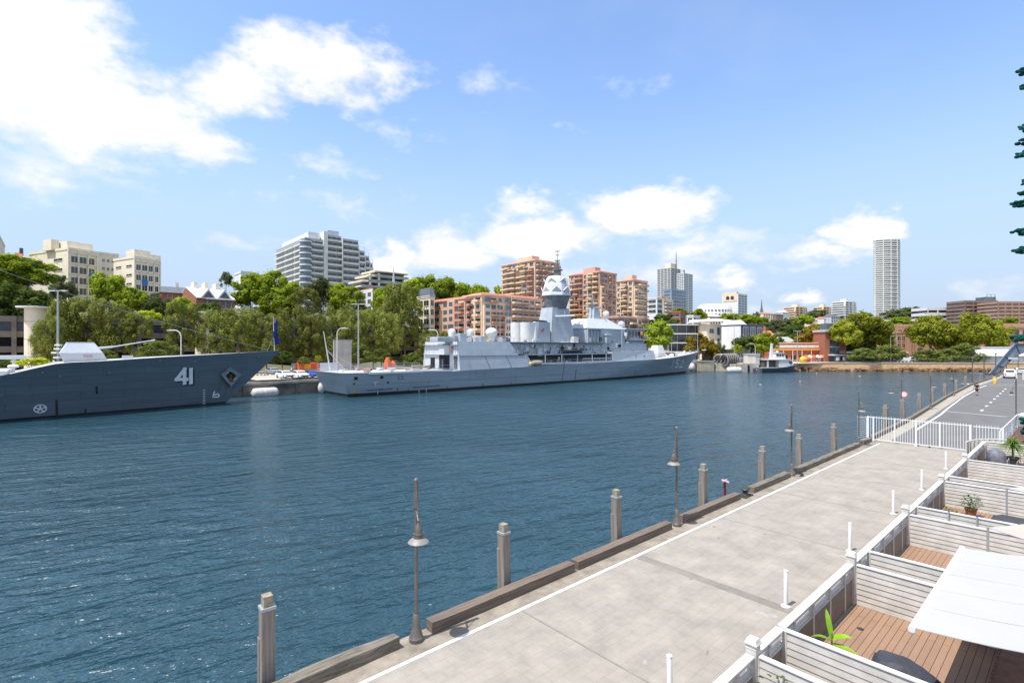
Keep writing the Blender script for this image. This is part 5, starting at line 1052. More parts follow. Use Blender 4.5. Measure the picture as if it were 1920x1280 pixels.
mb = MB(); mb.box(hx0+.1,hx2-.5,-Bm+.42,-Bm+.52,7.02,7.1); mb.build('plate_seam', M_wear, s152)
# person in white on deck
person('small figure in white standing in the midship opening of the frigate', W(FS+X(1053,684,tn)[0], tn-.9, 4.85), 1.0, M_white, M_white, 1.9)
# ================================================================ LAND
GZ = 2.7
def hgt(x, y):
    s = U.x*x+U.y*y; t = V.x*x+V.y*y; d = -t-101.5
    hl = lerp([(-2,-4),(4,1.5),(49,2.2),(54,9.5),(62,12.5),(80,17),(100,21),(150,25),(400,27),(3000,30)], d)
    hr = lerp([(188,-4),(202,1.5),(235,1.6),(330,6),(460,17),(620,31),(900,36),(3000,36)], y)
    w_ = sm(165, 300, s); hl += 17*sm(-150, -235, x)*sm(70, 110, d)
    return hl*(1-w_)+hr*w_
M_gnd = mat('wharf_concrete_ground', (.50,.44,.37), .95, var=.12, scale=.08)
M_hill = mat('scrubby_ground', (.10,.12,.05), .95, scale=.05, col2=(.16,.13,.07))
B_ = (72, 198); shore = [B_, (82, 187), (97, 184), (108, 192), (120, 192), (184, 188.5), (400, 180), (3500, 170)]
a0_ = W(-400, -101.5); poly = [(a0_.x, a0_.y), (W(158,-101.5).x, W(158,-101.5).y)]+shore+[(3500, 4200), (-3500, 4200), (-3500, a0_.y)]
mb = MB(); mb.prism(poly, -2, GZ); struct(mb.build('ground', M_gnd))
mb = MB(); xs = [-900+i*25 for i in range(110)]; ys = [90+i*12 for i in range(20)]+[330+i*25 for i in range(40)]+[1330+i*150 for i in range(12)]
mb.add([(x, y, hgt(x, y)) for y in ys for x in xs], [(j*len(xs)+i, j*len(xs)+i+1, (j+1)*len(xs)+i+1, (j+1)*len(xs)+i) for j in range(len(ys)-1) for i in range(len(xs)-1)])
struct(mb.build('hillside', M_hill, smooth=True))
# naval wharf face, coping and bollards
M_wall = mat('stained_wharf_wall', (.26,.24,.21), .9, scale=.5, col2=(.07,.065,.055), bump=.3, bscale=3, stretch=(.5,.5,1))
r = thing('naval_wharf_wall', 'stained dark concrete wharf wall behind the two warships', 'wharf wall', W(-150, -101.5, 0), QA)
mb = MB(); mb.box(0, 312, -.25, .0, -1.5, 2.05); mb.build('wall_face', M_wall, r); mb = MB(); mb.box(0, 312, -.45, 1.0, 2.05, 2.45); mb.build('coping', mat('coping_concrete', (.42,.39,.34), .9, var=.2, scale=.4), r)
mb = MB(); mb.box(0, 312, .1, .45, 2.45, 2.85); mb.build('kerb_beam', mat('dark_kerb', (.10,.08,.06), .9, var=.3), r)
for i in range(40):
    x = 120+i*4.6; mb = MB(); mb.box(x-.12, x+.12, -.5, -.25, -1, 2.0); mb.build('fender_pile', M_timg, r)
def bolt(s, label):
    r = thing('wharf_bollard', label, 'mooring bollard', W(s, -102.4, GZ-.1), QA); mb = MB(); mb.lathe([(.4,0),(.3,.1),(.22,.5),(.4,.7),(.3,.85),(.02,.88)], n=12); mb.build('body', M_white, r, True)
bolt(32, 'pale mooring bollard on the wharf between the warships'); bolt(170, 'pale mooring bollard on the wharf ahead of the frigate bow')
def fender(px, py, t, L_, rr_, label, axis='s', lab='boat fender'):
    p = P(px, py, depth(px, t)); p.z = rr_*.62; r = thing('fender', label, lab, p, QA if axis == 's' else 0)
    mb = MB(); prof = [(.02,-L_/2),(rr_*.6,-L_/2+.08),(rr_*.92,-L_/2+.35),(rr_,-L_/2+.7),(rr_,L_/2-.7),(rr_*.92,L_/2-.35),(rr_*.6,L_/2-.08),(.02,L_/2)]
    mb.lathe(prof, n=20); mb.v = [(z, y, x) for x, y, z in mb.v]; mb.build('float_body', M_fend, r, True)
    mb = MB(); mb.cyl((-L_/2-.15,0,0),(-L_/2+.1,0,0),.14,n=8); mb.cyl((L_/2-.1,0,0),(L_/2+.15,0,0),.14,n=8); mb.build('end_fitting', M_steel, r); return r
M_fend = mat('dirty_white_rubber', (.62,.60,.57), .6, var=.18, scale=1.2)
fender(497, 731, -99.8, 4.6, .95, 'big white cylindrical fender floating at the wharf between the warships')
fender(1391, 691, -108, 5.2, 1.15, 'dirty white cylindrical fender floating left of the patrol boat', 'x').location = (78.5, 181, .7)
r = thing('fender', 'small white ball fender at the frigate stern', 'boat fender', P(604, 731, 100)); r.location.z = 1.0; mb = MB(); mb.sph((0,0,0), .8, 16, 10, sz=1.5); mb.build('float_body', M_fend, r, True)
r = thing('fender', 'white ball fender under the frigate bow', 'boat fender', P(1297, 690, 190)); r.location.z = 1.4; mb = MB(); mb.sph((0,0,0), 1.25, 16, 10, sz=1.3); mb.build('float_body', M_fend, r, True)
# sandstone sea wall at right
M_sand = brick_mat('sandstone_blocks', (.74,.51,.30), (.66,.44,.24), (.48,.32,.18), 1.2, .5, .03, plane='wall', noise=.3, bump=.4, nscale=.4)
M_alg = mat('weedy_rock', (.34,.19,.085), .9, var=.3, scale=.9, bump=.8, bscale=2, col2=(.17,.10,.045))
r = thing('sandstone_sea_wall', 'orange sandstone sea wall with weedy foot along the far shore', 'sea wall')
for (xa, ya), (xb, yb) in zip(shore[3:6], shore[4:7]):
    A = Vector((xa, ya, 0)); B = Vector((xb, yb, 0)); d = (B-A).normalized(); n = Vector((d.y, -d.x, 0))
    mb = MB(); q = [A+n*.4, B+n*.4, B-n*.6, A-n*.6]; mb.hexa([v+Vector((0,0,-1.5)) for v in q]+[v+Vector((0,0,2.95)) for v in q]); mb.build('wall_face', M_sand, r)
    mb = MB(); q = [A+n*.55, B+n*.55, B-n*.8, A-n*.8]; mb.hexa([v+Vector((0,0,2.95)) for v in q]+[v+Vector((0,0,3.2)) for v in q]); mb.build('coping', mat('sandstone_coping', (.62,.52,.40), .9, var=.15, scale=.4), r)
rr = random.Random(3); mb = MB()
for i in range(900):
    x = rr.uniform(100, 330); y = lerp([(97,184),(108,192),(120,192),(184,188.5),(400,180)], x)-.6-rr.random()*1.6; h_ = rr.uniform(.1,1.6)*(1-(rr.random()*.5)); mb.cbox((x, y, h_-.35), rr.uniform(.5,1.5), rr.uniform(.5,1.2), rr.uniform(.4,.9), rz=rr.random()*3, rx=rr.uniform(-.3,.3))
struct(mb.build('rock_toe', M_alg), 'stuff', 'tumbled weedy rocks along the foot of the sea wall')['label'] = 'tumbled weedy rocks along the foot of the sea wall'
mb = MB(); mb.prism([(95,186),(120,192.5),(130,192.6),(130,200),(95,200)], GZ, GZ+.25); mb.build('slipway_apron', mat('pale_pink_concrete', (.52,.42,.36), .9, var=.12, scale=.3)); struct(bpy.data.objects['slipway_apron'])

# ---------------------------------------------------------------- buildings
M_cream = mat('cream_render', (.84,.745,.58), .85, var=.06, scale=.4, streak=.18, streakcol=(.42,.37,.3))
M_wht = mat('white_render', (.72,.72,.70), .8, var=.05, scale=.3)
M_terr = mat('terracotta_render', (.66,.43,.30), .85, var=.12, scale=.25); M_apri = mat('apricot_render', (.80,.60,.42), .85, var=.1, scale=.25); M_pinkp = mat('salmon_panel', (.62,.31,.22), .8, var=.12, scale=.4)
M_rbr = brick_mat('red_brick', (.36,.11,.06), (.30,.09,.05), (.3,.2,.15), .6, .2, .02, plane='wall', noise=.15, bump=.1); M_obr = brick_mat('orange_brick', (.60,.33,.20), (.53,.28,.16), (.35,.25,.18), .6, .2, .02, plane='wall', noise=.2, bump=.1)
M_tile = mat('red_roof_tiles', (.62,.19,.12), .8, var=.2, scale=1.5); M_slate = mat('slate_roof', (.13,.145,.17), .6, var=.15, scale=1); M_grn = mat('green_copper', (.35,.5,.42), .7)
M_lgrey = mat('light_grey_panel', (.50,.52,.54), .7, var=.06, scale=.3); M_bluep = mat('blue_grey_panel', (.30,.37,.46), .6, var=.1, scale=.3); M_dgrey = mat('dark_grey_panel', (.11,.13,.16), .6, var=.12, scale=.4)
M_brn = mat('brown_concrete', (.26,.17,.14), .85, var=.12, scale=.3); M_pbrn = mat('pinkish_brick', (.42,.25,.18), .85, var=.12, scale=.3); M_rail = mat('pale_glass_balustrade', (.42,.47,.50), .3, var=.2, scale=.3)
PROTO = {}
def proto(kind, w_, h_, m_):
    key = (kind, round(w_, 2), round(h_, 2), m_.name)
    if key in PROTO: return PROTO[key]
    mb = MB()
    if kind == 'win':
        mb.hexa([(-w_/2,-.04,0),(w_/2,-.04,0),(w_/2,.2,0),(-w_/2,.2,0),(-w_/2,-.04,h_),(w_/2,-.04,h_),(w_/2,.2,h_),(-w_/2,.2,h_)]); mb.cur = 1; mb.box(-w_/2-.08, w_/2+.08, -.14, .02, -.14, -.0); mb.box(-.04, .04, -.07, 0, 0, h_); ms = [M_glass, m_]
    elif kind == 'blue': mb.box(-w_/2, w_/2, -.05, .2, 0, h_); ms = [M_glassb]; mb.cur = 0
    elif kind == 'balc':
        mb.box(-w_/2, w_/2, -.03, .1, .15, h_*.9); mb.cur = 1; mb.box(-w_/2-.15, w_/2+.15, -1.35, .0, -.2, .02); mb.box(-w_/2-.15, w_/2+.15, -1.35, -1.23, 0.02, h_*.36); mb.box(-w_/2-.15,-w_/2-.05,-1.23,0,.02,h_*.36); mb.box(w_/2+.05,w_/2+.15,-1.23,0,.02,h_*.36); ms = [M_glass, m_]
    elif kind == 'arch':
        mb.box(-w_/2, w_/2, -.05, .15, 0, h_*.75); n = 8
        mb.add([(w_/2*cos(pi*i/n), -.05, h_*.75+w_*.35*sin(pi*i/n)) for i in range(n+1)], [tuple(range(n, -1, -1))]); ms = [M_glass]
    me = mb.build(kind, ms); data = me.data; bpy.data.objects.remove(me); PROTO[key] = data; return data
NAMEK = {'win': 'window', 'blue': 'window', 'balc': 'balcony', 'arch': 'arched_window'}
class Bld:
    def __init__(s, name, label, px, Y, z0=None, rz=QA, cat='building', t=None):
        c = P(px, 650, Y); s.px = px; s.Y = Y; s.z0 = hgt(c.x, c.y)-3 if z0 is None else z0
        s.C = Vector((c.x, c.y, 0)); s.rz = rz; s.u = Vector((cos(rz), sin(rz), 0)); s.w = Vector((-sin(rz), cos(rz), 0))
        s.r = thing(name, label, cat, (c.x, c.y, s.z0), rz); s.pl = {}
    def ln(s, d, px):
        k = (px-960)/F; return (k*s.C.y-s.C.x)/(d.x-k*d.y)
    def Z(s, py): return CH-(py-HZ)/F*s.Y-s.z0
    def part(s, nm, mb, m, sm_=False, bevel=0.): return mb.build(nm, m, s.r, sm_, bevel)
    def face(s, f, off, a, b, z0, z1, rows, cols, kind, fw=.6, fh=.6, m=M_wht, skip=None, base=0.):
        """f 'r': along local x at y=off ; 'l': along local y at x=off"""
        for i in range(rows):
            for j in range(cols):
                if skip and skip(i, j): continue
                q = a+(b-a)*(j+.5)/cols; z = z0+(z1-z0)*(i+.5-fh/2+base)/rows; w_ = abs(b-a)/cols*fw; h_ = (z1-z0)/rows*fh
                s.pl.setdefault(NAMEK[kind], []).append((proto(kind, w_, h_, m), (q, off, z) if f == 'r' else (off, q, z), 0 if f == 'r' else -pi/2))
    def done(s):
        tot = 0
        for nm, L_ in s.pl.items():
            rr_ = random.Random(len(L_)); L2 = L_[:]; 
            for i, (me, loc, rz) in enumerate(L2[:100]):
                o = bpy.data.objects.new(nm, me); C.objects.link(o); o.parent = s.r; o.location = loc; o.rotation_euler = (0, 0, rz)
            rest = L2[100:]
            if rest:
                mb = MB(); mats = []
                for me, loc, rz in rest:
                    M = Matrix.Translation(loc) @ Matrix.Rotation(rz, 4, 'Z'); idx = []
                    for m_ in me.materials:
                        if m_ not in mats: mats.append(m_)
                        idx.append(mats.index(m_))
                    o_ = len(mb.v); mb.v += [tuple(M @ v.co) for v in me.vertices]
                    for p_ in me.polygons: mb.f.append(tuple(o_+k for k in p_.vertices)); mb.mi.append(idx[p_.material_index])
                o = mb.build(nm+'_rows', mats, s.r); o['kind'] = 'stuff'
        return s.r
def boxb(s, pl, pr, ytop, m, name='wall', x0=0, y0=0, par=.0, dx=None, dy=None):
    Lr = s.ln(s.u, pr) if dx is None else dx; Ll = s.ln(s.w, pl) if dy is None else dy; z1 = s.Z(ytop)
    mb = MB(); mb.box(x0, Lr, y0, Ll, 0, z1); s.part(name, mb, m)
    mb = MB(); e = .15
    for a, b, c, d in ((x0-e,Lr+e,y0-e,y0+.1),(x0-e,Lr+e,Ll-.1,Ll+e),(x0-e,x0+.1,y0+.1,Ll-.1),(Lr-.1,Lr+e,y0+.1,Ll-.1)): mb.box(a,b,c,d,z1-.35,z1+.45)
    s.part('parapet', mb, m)
    return Lr, Ll, z1
# B1 concrete apartments, left
b = Bld('apartment_block', 'cream concrete block with rooftop tank house and one wide blue blind', 128, 168, rz=R(66)); Lr, Ll, z1 = boxb(b, 55, 182, 466, M_cream)
b.face('l', -.0, 0, Ll, z1-15, z1-1.6, 4, 2, 'win', .42, .25, M_cream); b.face('r', -.0, .6, Lr-.6, z1-15.5, z1-1.6, 4, 3, 'win', .82, .62, M_cream)
mb = MB(); 
for i in range(5): mb.box(-.1, Lr, -.35, .05, z1-1.3-i*3.5, z1-.9-i*3.5)
for i in range(4): mb.box(i*Lr/3-.2, i*Lr/3+.2, -.35, .05, z1-17, z1)
b.part('concrete_frame', mb, M_cream); mb = MB(); mb.box(1.5, 9, 4, 11, z1, z1+3.2); mb.box(-1,1.2,8,13,z1,z1+3.6); b.part('roof_house', mb, M_cream); mb = MB(); mb.box(Lr*.69, Lr*.99, -.5, -.36, z1-9.8, z1-7.6); b.part('blind', mb, mat('bright_blue_blind', (.02,.2,.6), .7)); mb = MB(); mb.sph((1,14,z1+.8),.9,10,6); b.part('dish', mb, M_wht); b.done()
b = Bld('apartment_block', 'cream concrete apartment wing with roof terrace railing and a small blue blind', 252, 172, rz=R(62)); Lr, Ll, z1 = boxb(b, 213, 300, 482, M_cream)
b.face('l', 0, 0, Ll, z1-16.4, z1-1.2, 5, 2, 'win', .5, .2, M_cream); b.face('r', 0, .4, Lr-.4, z1-22, z1-1.6, 6, 4, 'win', .78, .55, M_cream)
mb = MB()
for i in range(7): mb.box(-.1, Lr, -.35, .05, z1-1.4-i*3.4, z1-1.0-i*3.4)
for i in range(5): mb.box(i*Lr/4-.18, i*Lr/4+.18, -.35, .05, z1-24, z1)
b.part('concrete_frame', mb, M_cream); mb = MB(); mb.box(1, 6, 2, 7.5, z1, z1+3.0); mb.box(3,9,1.5,4,z1,z1+1.9); b.part('roof_house', mb, M_cream); mb = MB(); mb.box(Lr*.26, Lr*.49, -.5, -.36, z1-9, z1-7.4); b.part('blind', mb, MATS['bright_blue_blind']); mb = MB(); rail(mb, [(.1,Ll-.2,z1),(.1,.1,z1),(Lr,.1,z1)], 1.3, 1.6, .04, 2); b.part('roof_rail', mb, M_steel); b.done()
b = Bld('apartment_block', 'cream recessed linking wing between the two concrete apartment blocks', 183, 186, rz=R(50)); Lr, Ll, z1 = boxb(b, 178, 222, 474, M_cream, dy=8); b.face('r', 0, 1, Lr-1, z1-16, z1-1, 5, 3, 'win', .5, .3, M_cream); b.done()
# B2 red brick houses
b = Bld('brick_house', 'red brick house with white zigzag gabled roof and dark dormers', 368, 150); r = b.r
Lr = b.ln(b.u, 440); Ll = b.ln(b.w, 330); ze = b.Z(557); zr = b.Z(529)
mb = MB(); mb.box(0, Lr, 0, Ll, 0, ze); mb.add([(0,0,ze),(0,Ll,ze),(0,Ll/2,zr),(.3,0,ze),(.3,Ll,ze),(.3,Ll/2,zr)],[(0,1,2)[::-1],(3,4,5),(0,3,5,2),(1,2,5,4)]); b.part('wall', mb, M_rbr)
mb = MB(); mb.hexa([(.0,-.5,ze-.3),(Lr,-.5,ze-.3),(Lr,Ll/2,zr-.15),(.0,Ll/2,zr-.15),(0,-.5,ze),(Lr,-.5,ze),(Lr,Ll/2,zr+.15),(0,Ll/2,zr+.15)]); mb.hexa([(0,Ll/2,zr-.15),(Lr,Ll/2,zr-.15),(Lr,Ll+.5,ze-.3),(0,Ll+.5,ze-.3),(0,Ll/2,zr+.15),(Lr,Ll/2,zr+.15),(Lr,Ll+.5,ze),(0,Ll+.5,ze)]); b.part('roof', mb, M_wht)
for q in (.3, .72):
    x = Lr*q; g = 2.0; h2 = (zr-ze)*.62; mb = MB(); mb.add([(x-g,-.6,ze),(x+g,-.6,ze),(x,-.6,ze+h2),(x,Ll*.3,ze+h2)],[(0,1,2),(1,3,2),(0,2,3)]); b.part('dormer', mb, M_wht); mb = MB(); mb.poly([(x-g*.72,-.66,ze+.05),(x+g*.72,-.66,ze+.05),(x,-.66,ze+h2*.75)]); b.part('dormer_window', mb, M_glass)
mb = MB(); mb.box(2.5,Lr,-1.2,-.0,ze-.5,ze-.3); b.part('veranda_roof', mb, M_wht); mb = MB()
for q in (.25,.55,.85): mb = MB(); mb.box(Lr*q-.5,Lr*q+.5,Ll*.45,Ll*.6,zr-.5,zr+1.8); b.part('chimney', mb, M_cream)
b.face('r', 0, 2, Lr, ze-3.2, ze-.6, 1, 5, 'win', .7, .8); b.done()
b = Bld('brick_house', 'long red brick building with grey slate roof beside the concrete apartments', 303, 163); Lr = b.ln(b.u, 352); ze = b.Z(547); zr = b.Z(534); mb = MB(); mb.box(0,Lr,0,9,0,ze); b.part('wall', mb, M_rbr); mb = MB(); mb.hexa([(-.3,-.4,ze-.1),(Lr,-.4,ze-.1),(Lr,9.4,ze-.1),(-.3,9.4,ze-.1),(.5,4,zr),(Lr,4,zr),(Lr,5,zr),(.5,5,zr)]); b.part('roof', mb, M_slate); b.face('r',0,1,Lr-1,ze-3,ze,1,4,'win',.4,.5); mb = MB(); mb.box(Lr*.6,Lr*.6+1,4,5,zr-.3,zr+1.5); b.part('chimney', mb, M_cream); b.done()
b = Bld('roof_house', 'white boxy rooftop house behind the bright green tree crown', 452, 190); Lr, Ll, z1 = boxb(b, 440, 470, 510, M_wht); b.face('r',0,.5,Lr-.5,z1-6,z1-.5,2,3,'win',.5,.5); b.done()
b = Bld('hilltop_house', 'small white house top peeping over the hill at the left edge', -4, 210); Lr, Ll, z1 = boxb(b, -40, 9, 461, M_cream); b.face('r',0,.3,Lr-.3,z1-4,z1-.5,1,3,'win',.6,.5); b.done()
b = Bld('hilltop_house', 'tiny red gabled roof with a dark chimney on the left hilltop', 26, 215); mb = MB(); L_=b.ln(b.u,42); zr=b.Z(471); mb.hexa([(0,0,zr-3.5),(L_,0,zr-3.5),(L_,6,zr-3.5),(0,6,zr-3.5),(.2,2.8,zr),(L_,2.8,zr),(L_,3.2,zr),(.2,3.2,zr)]); b.part('roof', mb, M_tile); mb = MB(); mb.box(L_*.6,L_*.6+1.2,2.5,3.7,zr-1,zr+2); b.part('chimney', mb, M_dgrey); mb = MB(); mb.box(.2,L_-.2,.2,5.8,0,zr-3.5); b.part('wall', mb, M_cream)
# B3 big white balcony tower with stepped end
def tower(label, px, Y, pl, pr, ytop, nf, m, colr, coll, kr='balc', kl='balc', mw=M_wht, fwr=.8, fwl=.8, fhr=.62, ybot=None, name='apartment_tower', sk=None, dx=None, dy=None, cat='building'):
    b = Bld(name, label, px, Y, cat=cat); Lr, Ll, z1 = boxb(b, pl, pr, ytop, m, dx=dx, dy=dy); zb = b.Z(ybot) if ybot else z1-nf*3.1
    if colr: b.face('r', 0, .3, Lr-.3, zb, z1-.5, nf, colr, kr, fwr, fhr, mw, skip=sk)
    if coll: b.face('l', 0, .3, Ll-.3, zb, z1-.5, nf, coll, kl, fwl, .6, mw, skip=sk)
    return b, Lr, Ll, z1
b, Lr, Ll, z1 = tower('tall white balcony tower with curved glassy corner, broad end of the stepped slab', 572, 300, 518, 606, 446, 15, M_lgrey, 2, 3, 'balc', 'balc', M_wht, ybot=612, fwr=.94, fwl=.94, fhr=.8)
mb = MB(); mb.lathe([(3.2,0),(3.2,z1-1)], (.6,.6,0), 20); b.part('glass_corner', mb, M_glassb); mb = MB()
for i in range(15): mb.lathe([(3.5,z1-2.5-i*3.45),(3.5,z1-1.7-i*3.45)], (.6,.6,0), 20)
b.part('corner_bands', mb, M_wht); mb = MB(); mb.box(3,Lr-1,3,Ll-2,z1,z1+4.6); b.part('plant_room', mb, M_wht); mb = MB(); mb.box(Lr+.05,Lr+2.2,-1.2,14,0,z1+5.5); b.part('white_fin_wall', mb, M_wht)
for i, (pa, pb, yt, nfl, off) in enumerate(((613,640,441,15,0),(641,671,449,14,-.6),(672,683,470,12,-.3),(684,692,480,11,0),(693,699,493,10,.2))):
    xa = b.ln(b.u, pa); xb = b.ln(b.u, pb); zt_ = CH+(HZ-yt)/F*((b.C+b.u*(xa+xb)/2).y)-b.z0; mb = MB(); mb.box(xa, xb, off, 15, 0, zt_); b.part('wing', mb, M_lgrey)
    zb_ = CH+(HZ-612)/F*((b.C+b.u*(xa+xb)/2).y)-b.z0; n_ = nfl; b.face('r', off, xa+.2, xb-.2, zb_, zt_-.6, n_, 3 if i < 2 else 1, 'balc', .94, .82, M_wht)
    mb = MB(); mb.box(xa+.05-.5, xa+.45-.5, off-1.6, off, 0, zt_+.6); b.part('fin', mb, M_wht)
    if i == 0: mb = MB(); mb.box(xa+2, xb, 4, 12, zt_, zt_+3.5); b.part('plant_room', mb, M_lgrey)
    if i > 1: mb = MB(); rail(mb, [(xa,off+.2,zt_),(xb,off+.2,zt_)], 2.4, 3, .15, 1); b.part('roof_frame', mb, M_wht)
b.done()
# B4
b = Bld('terraced_apartments', 'white stacked curved balconies of a modern block beside the church spire', 696, 215); zz_ = b.Z
for i, (yt, xa, xb) in enumerate(((509,1,16),(519,-2,15),(530,-5,12),(541,-6,10))):
    mb = MB(); mb.box(xa+1, xb, 1, 12, zz_(yt+14), zz_(yt)); b.part('storey', mb, M_glass); mb = MB(); mb.box(xa, xb+1, -1.5, 12, zz_(yt), zz_(yt)+.7); b.part('curved_slab', mb, M_cream, bevel=.3)
    mb = MB(); mb.box(xa, xb+1, -1.5, -1.4, zz_(yt)-2.2, zz_(yt)-1.2); b.part('balustrade', mb, M_rail)
mb = MB(); mb.box(-3,10,2,11,0,zz_(541)); b.part('base', mb, M_cream)
for q in (-1, 3): mb = MB(); mb.cyl((q,-1,0),(q,-1,zz_(512)),.5,n=8); b.part('column', mb, M_cream)
xe = b.ln(b.u, 758); mb = MB(); mb.box(4, xe, 6, 14, 0, zz_(517)); b.part('rear_wing', mb, M_cream); mb = MB(); mb.box(4, xe, 6, 14, zz_(517), zz_(508)); b.part('roof_storey', mb, M_lgrey)
b, *_ = tower('narrow brick and white striped block with a brown side wall among the trees', 700, 195, 678, 716, 541, 5, M_rbr, 0, 1, 'win', 'blue', name='brick_block'); mb = MB(); mb.box(-.3,0,0,_[1],0,_[2]); b.part('white_face', mb, M_wht); b.face('l',-.3,.5,_[1]-.5,_[2]-14,_[2]-.5,5,2,'win',.6,.45,M_rbr); b.done()
r = thing('church_spire', 'slender white church spire rising from the green trees', 'spire', P(738, 600, 205)); z = lambda y: (600-y)/F*205
mb = MB(); mb.hexa([(-1.3,-1.3,-14),(1.3,-1.3,-14),(1.3,1.3,-14),(-1.3,1.3,-14),(-1.2,-1.2,z(563)),(1.2,-1.2,z(563)),(1.2,1.2,z(563)),(-1.2,1.2,z(563))]); mb.build('tower_shaft', M_wht, r); mb = MB(); mb.lathe([(1.25,z(563)),(.95,z(547)),(.45,z(522)),(.12,z(503)),(.06,z(498))], n=8); mb.build('spire', mat('pale_metal_spire', (.55,.57,.56), .4, .3), r)
b, Lr, Ll, z1 = tower('cream house with grey mansard roof at the left of the terracotta flats', 806, 165, 782, 815, 556, 4, M_cream, 1, 2, 'win', 'win', M_cream, name='mansard_house'); mb = MB(); mb.hexa([(-.2,-.3,z1),(Lr+.2,-.3,z1),(Lr+.2,Ll+.3,z1),(-.2,Ll+.3,z1),(.5,1,z1+3),(Lr,1,z1+3),(Lr,Ll-1,z1+3),(.5,Ll-1,z1+3)]); b.part('roof', mb, M_slate); b.done()
# terracotta group
def terra(name, label, px, Y, pl, pr, ytop, ybot, nf, cr, cl_, m, roofm=M_tile, seed=1, top=True, nm2='balc'):
    fw0 = .9
    b = Bld(name, label, px, Y); rr_ = random.Random(seed); Lr, Ll, z1 = boxb(b, pl, pr, ytop+4, m); zb = b.Z(ybot)
    for f, L_, n in (('r', Lr, cr), ('l', Ll, cl_)):
        for j in range(n):
            a = .4+(L_-.8)*j/n; c = .4+(L_-.8)*(j+1)/n; kd = rr_.choice(['balc','balc','balc','win','blue']); mm = rr_.choice([M_apri, M_pinkp, M_terr, m]); off = rr_.choice([0,0,-.8])
            if off: mb = MB(); (mb.box(a, c, off, 0, 0, z1-rr_.choice([0,3,6])) if f == 'r' else mb.box(off, 0, a, c, 0, z1-rr_.choice([0,3,6]))); b.part('bay', mb, rr_.choice([M_apri, M_terr, m]))
            for i in range(nf):
                k2 = kd if rr_.random() > .22 else rr_.choice(['win','blue','balc']); b.face(f, off, a, c, zb+(z1-zb)*i/nf, zb+(z1-zb)*(i+1)/nf-.2, 1, 1, k2, rr_.choice([.62,.75,.45]) if k2 != 'balc' else .86, .68 if k2 == 'balc' else .58, mm)
    mb = MB(); o = .4; hh = 1.1; mb.hexa([(-o,-o,z1),(Lr+o,-o,z1),(Lr+o,Ll+o,z1),(-o,Ll+o,z1),(2,2,z1+hh),(Lr-2,2,z1+hh),(Lr-2,Ll-2,z1+hh),(2,Ll-2,z1+hh)]); b.part('roof', mb, roofm)
    if top: mb = MB(); mb.box(Lr*.3,Lr*.6,Ll*.3,Ll*.7,z1,z1+3.2); b.part('roof_house', mb, m)
    b.done(); return b
terra('terracotta_flats', 'low terracotta flats with red tiled roof behind the frigate hangar, left end', 872, 158, 802, 905, 556, 660, 7, 3, 5, M_terr, seed=3, top=False)
terra('terracotta_flats', 'terracotta flats with grey glazed corner bays stepping down behind the frigate funnel', 903, 155, 868, 1016, 549, 660, 8, 9, 3, M_apri, seed=5, top=False)
terra('terracotta_tower', 'tallest orange terracotta apartment tower directly above the ship radar dome', 1003, 205, 941, 1049, 484, 600, 11, 5, 6, M_apri, seed=8)
terra('terracotta_tower', 'orange terracotta apartment tower with stepped roof, right of the radar dome', 1124, 225, 1067, 1156, 506, 620, 11, 4, 6, M_terr, seed=13)
terra('terracotta_tower', 'third and smallest cream and terracotta tower, nearest the distant pair of skyscrapers', 1187, 250, 1155, 1214, 521, 625, 10, 4, 4, M_apri, seed=21)
terra('terracotta_flats', 'low brown terracotta flats below the second tower behind the foremast', 1074, 175, 1050, 1115, 600, 665, 5, 5, 3, M_terr, seed=31, top=False)
terra('terracotta_flats', 'low reddish brown flats with many balconies below the third tower', 1160, 190, 1110, 1216, 592, 655, 5, 7, 5, M_pbrn, roofm=M_brn, seed=37, top=False)
# distant towers
b, Lr, Ll, z1 = tower('beige skyscraper with a tall roof spire, left of the blue white tower', 1258, 820, 1232, 1276, 502, 22, mat('grey_beige_render', (.55,.52,.47), .8, var=.05), 3, 4, 'blue', 'blue', M_cream, ybot=575, fwr=.75, fwl=.75); mb = MB(); mb.box(Lr*.1,Lr*.7,2,Ll*.5,z1,z1+8); b.part('roof_house', mb, M_cream); mb = MB(); mb.cyl((Lr*.6,1,z1),(Lr*.6,1,z1+28),1.2,.35,6); b.part('roof_spire', mb, M_brn); b.done()
b, Lr, Ll, z1 = tower('blue and white striped skyscraper beside the beige one', 1282, 700, 1269, 1299, 512, 24, M_wht, 2, 3, 'blue', 'blue', M_wht, ybot=590, fwr=.85, fhr=.5); mb = MB(); mb.box(1,5,1,5,z1,z1+5); b.part('roof_house', mb, M_lgrey); b.done()
b, Lr, Ll, z1 = tower('dark blue glass block with pale end wall in front of the skyscrapers', 1259, 430, 1243, 1286, 542, 9, M_bluep, 6, 1, 'blue', 'blue', M_bluep, ybot=598, name='office_block'); b.done()
b, Lr, Ll, z1 = tower('apricot block with white ribbon balconies below the glass block', 1244, 330, 1222, 1262, 562, 6, M_apri, 1, 0, 'balc', 'win', M_wht, ybot=603, name='office_block'); mb = MB(); mb.box(-.5,Lr*.7,1,Ll,z1,z1+2.5); b.part('roof_house', mb, M_terr); b.done()
b, Lr, Ll, z1 = tower('small white and dark house top beside the third terracotta tower', 1232, 300, 1214, 1236, 558, 3, M_wht, 1, 1, 'win', 'win', name='roof_house', dx=6); b.done()
b, Lr, Ll, z1 = tower('red and brown brick block half hidden above the bright green tree', 1276, 290, 1256, 1284, 584, 3, M_rbr, 1, 1, 'win', 'win', name='brick_block', dx=5); b.done()
b, Lr, Ll, z1 = tower('low white house with sloping roof between trees at the foot of the skyscrapers', 1300, 285, 1288, 1312, 592, 3, M_wht, 2, 1, 'win', 'win', M_tile, name='white_house'); b.done()
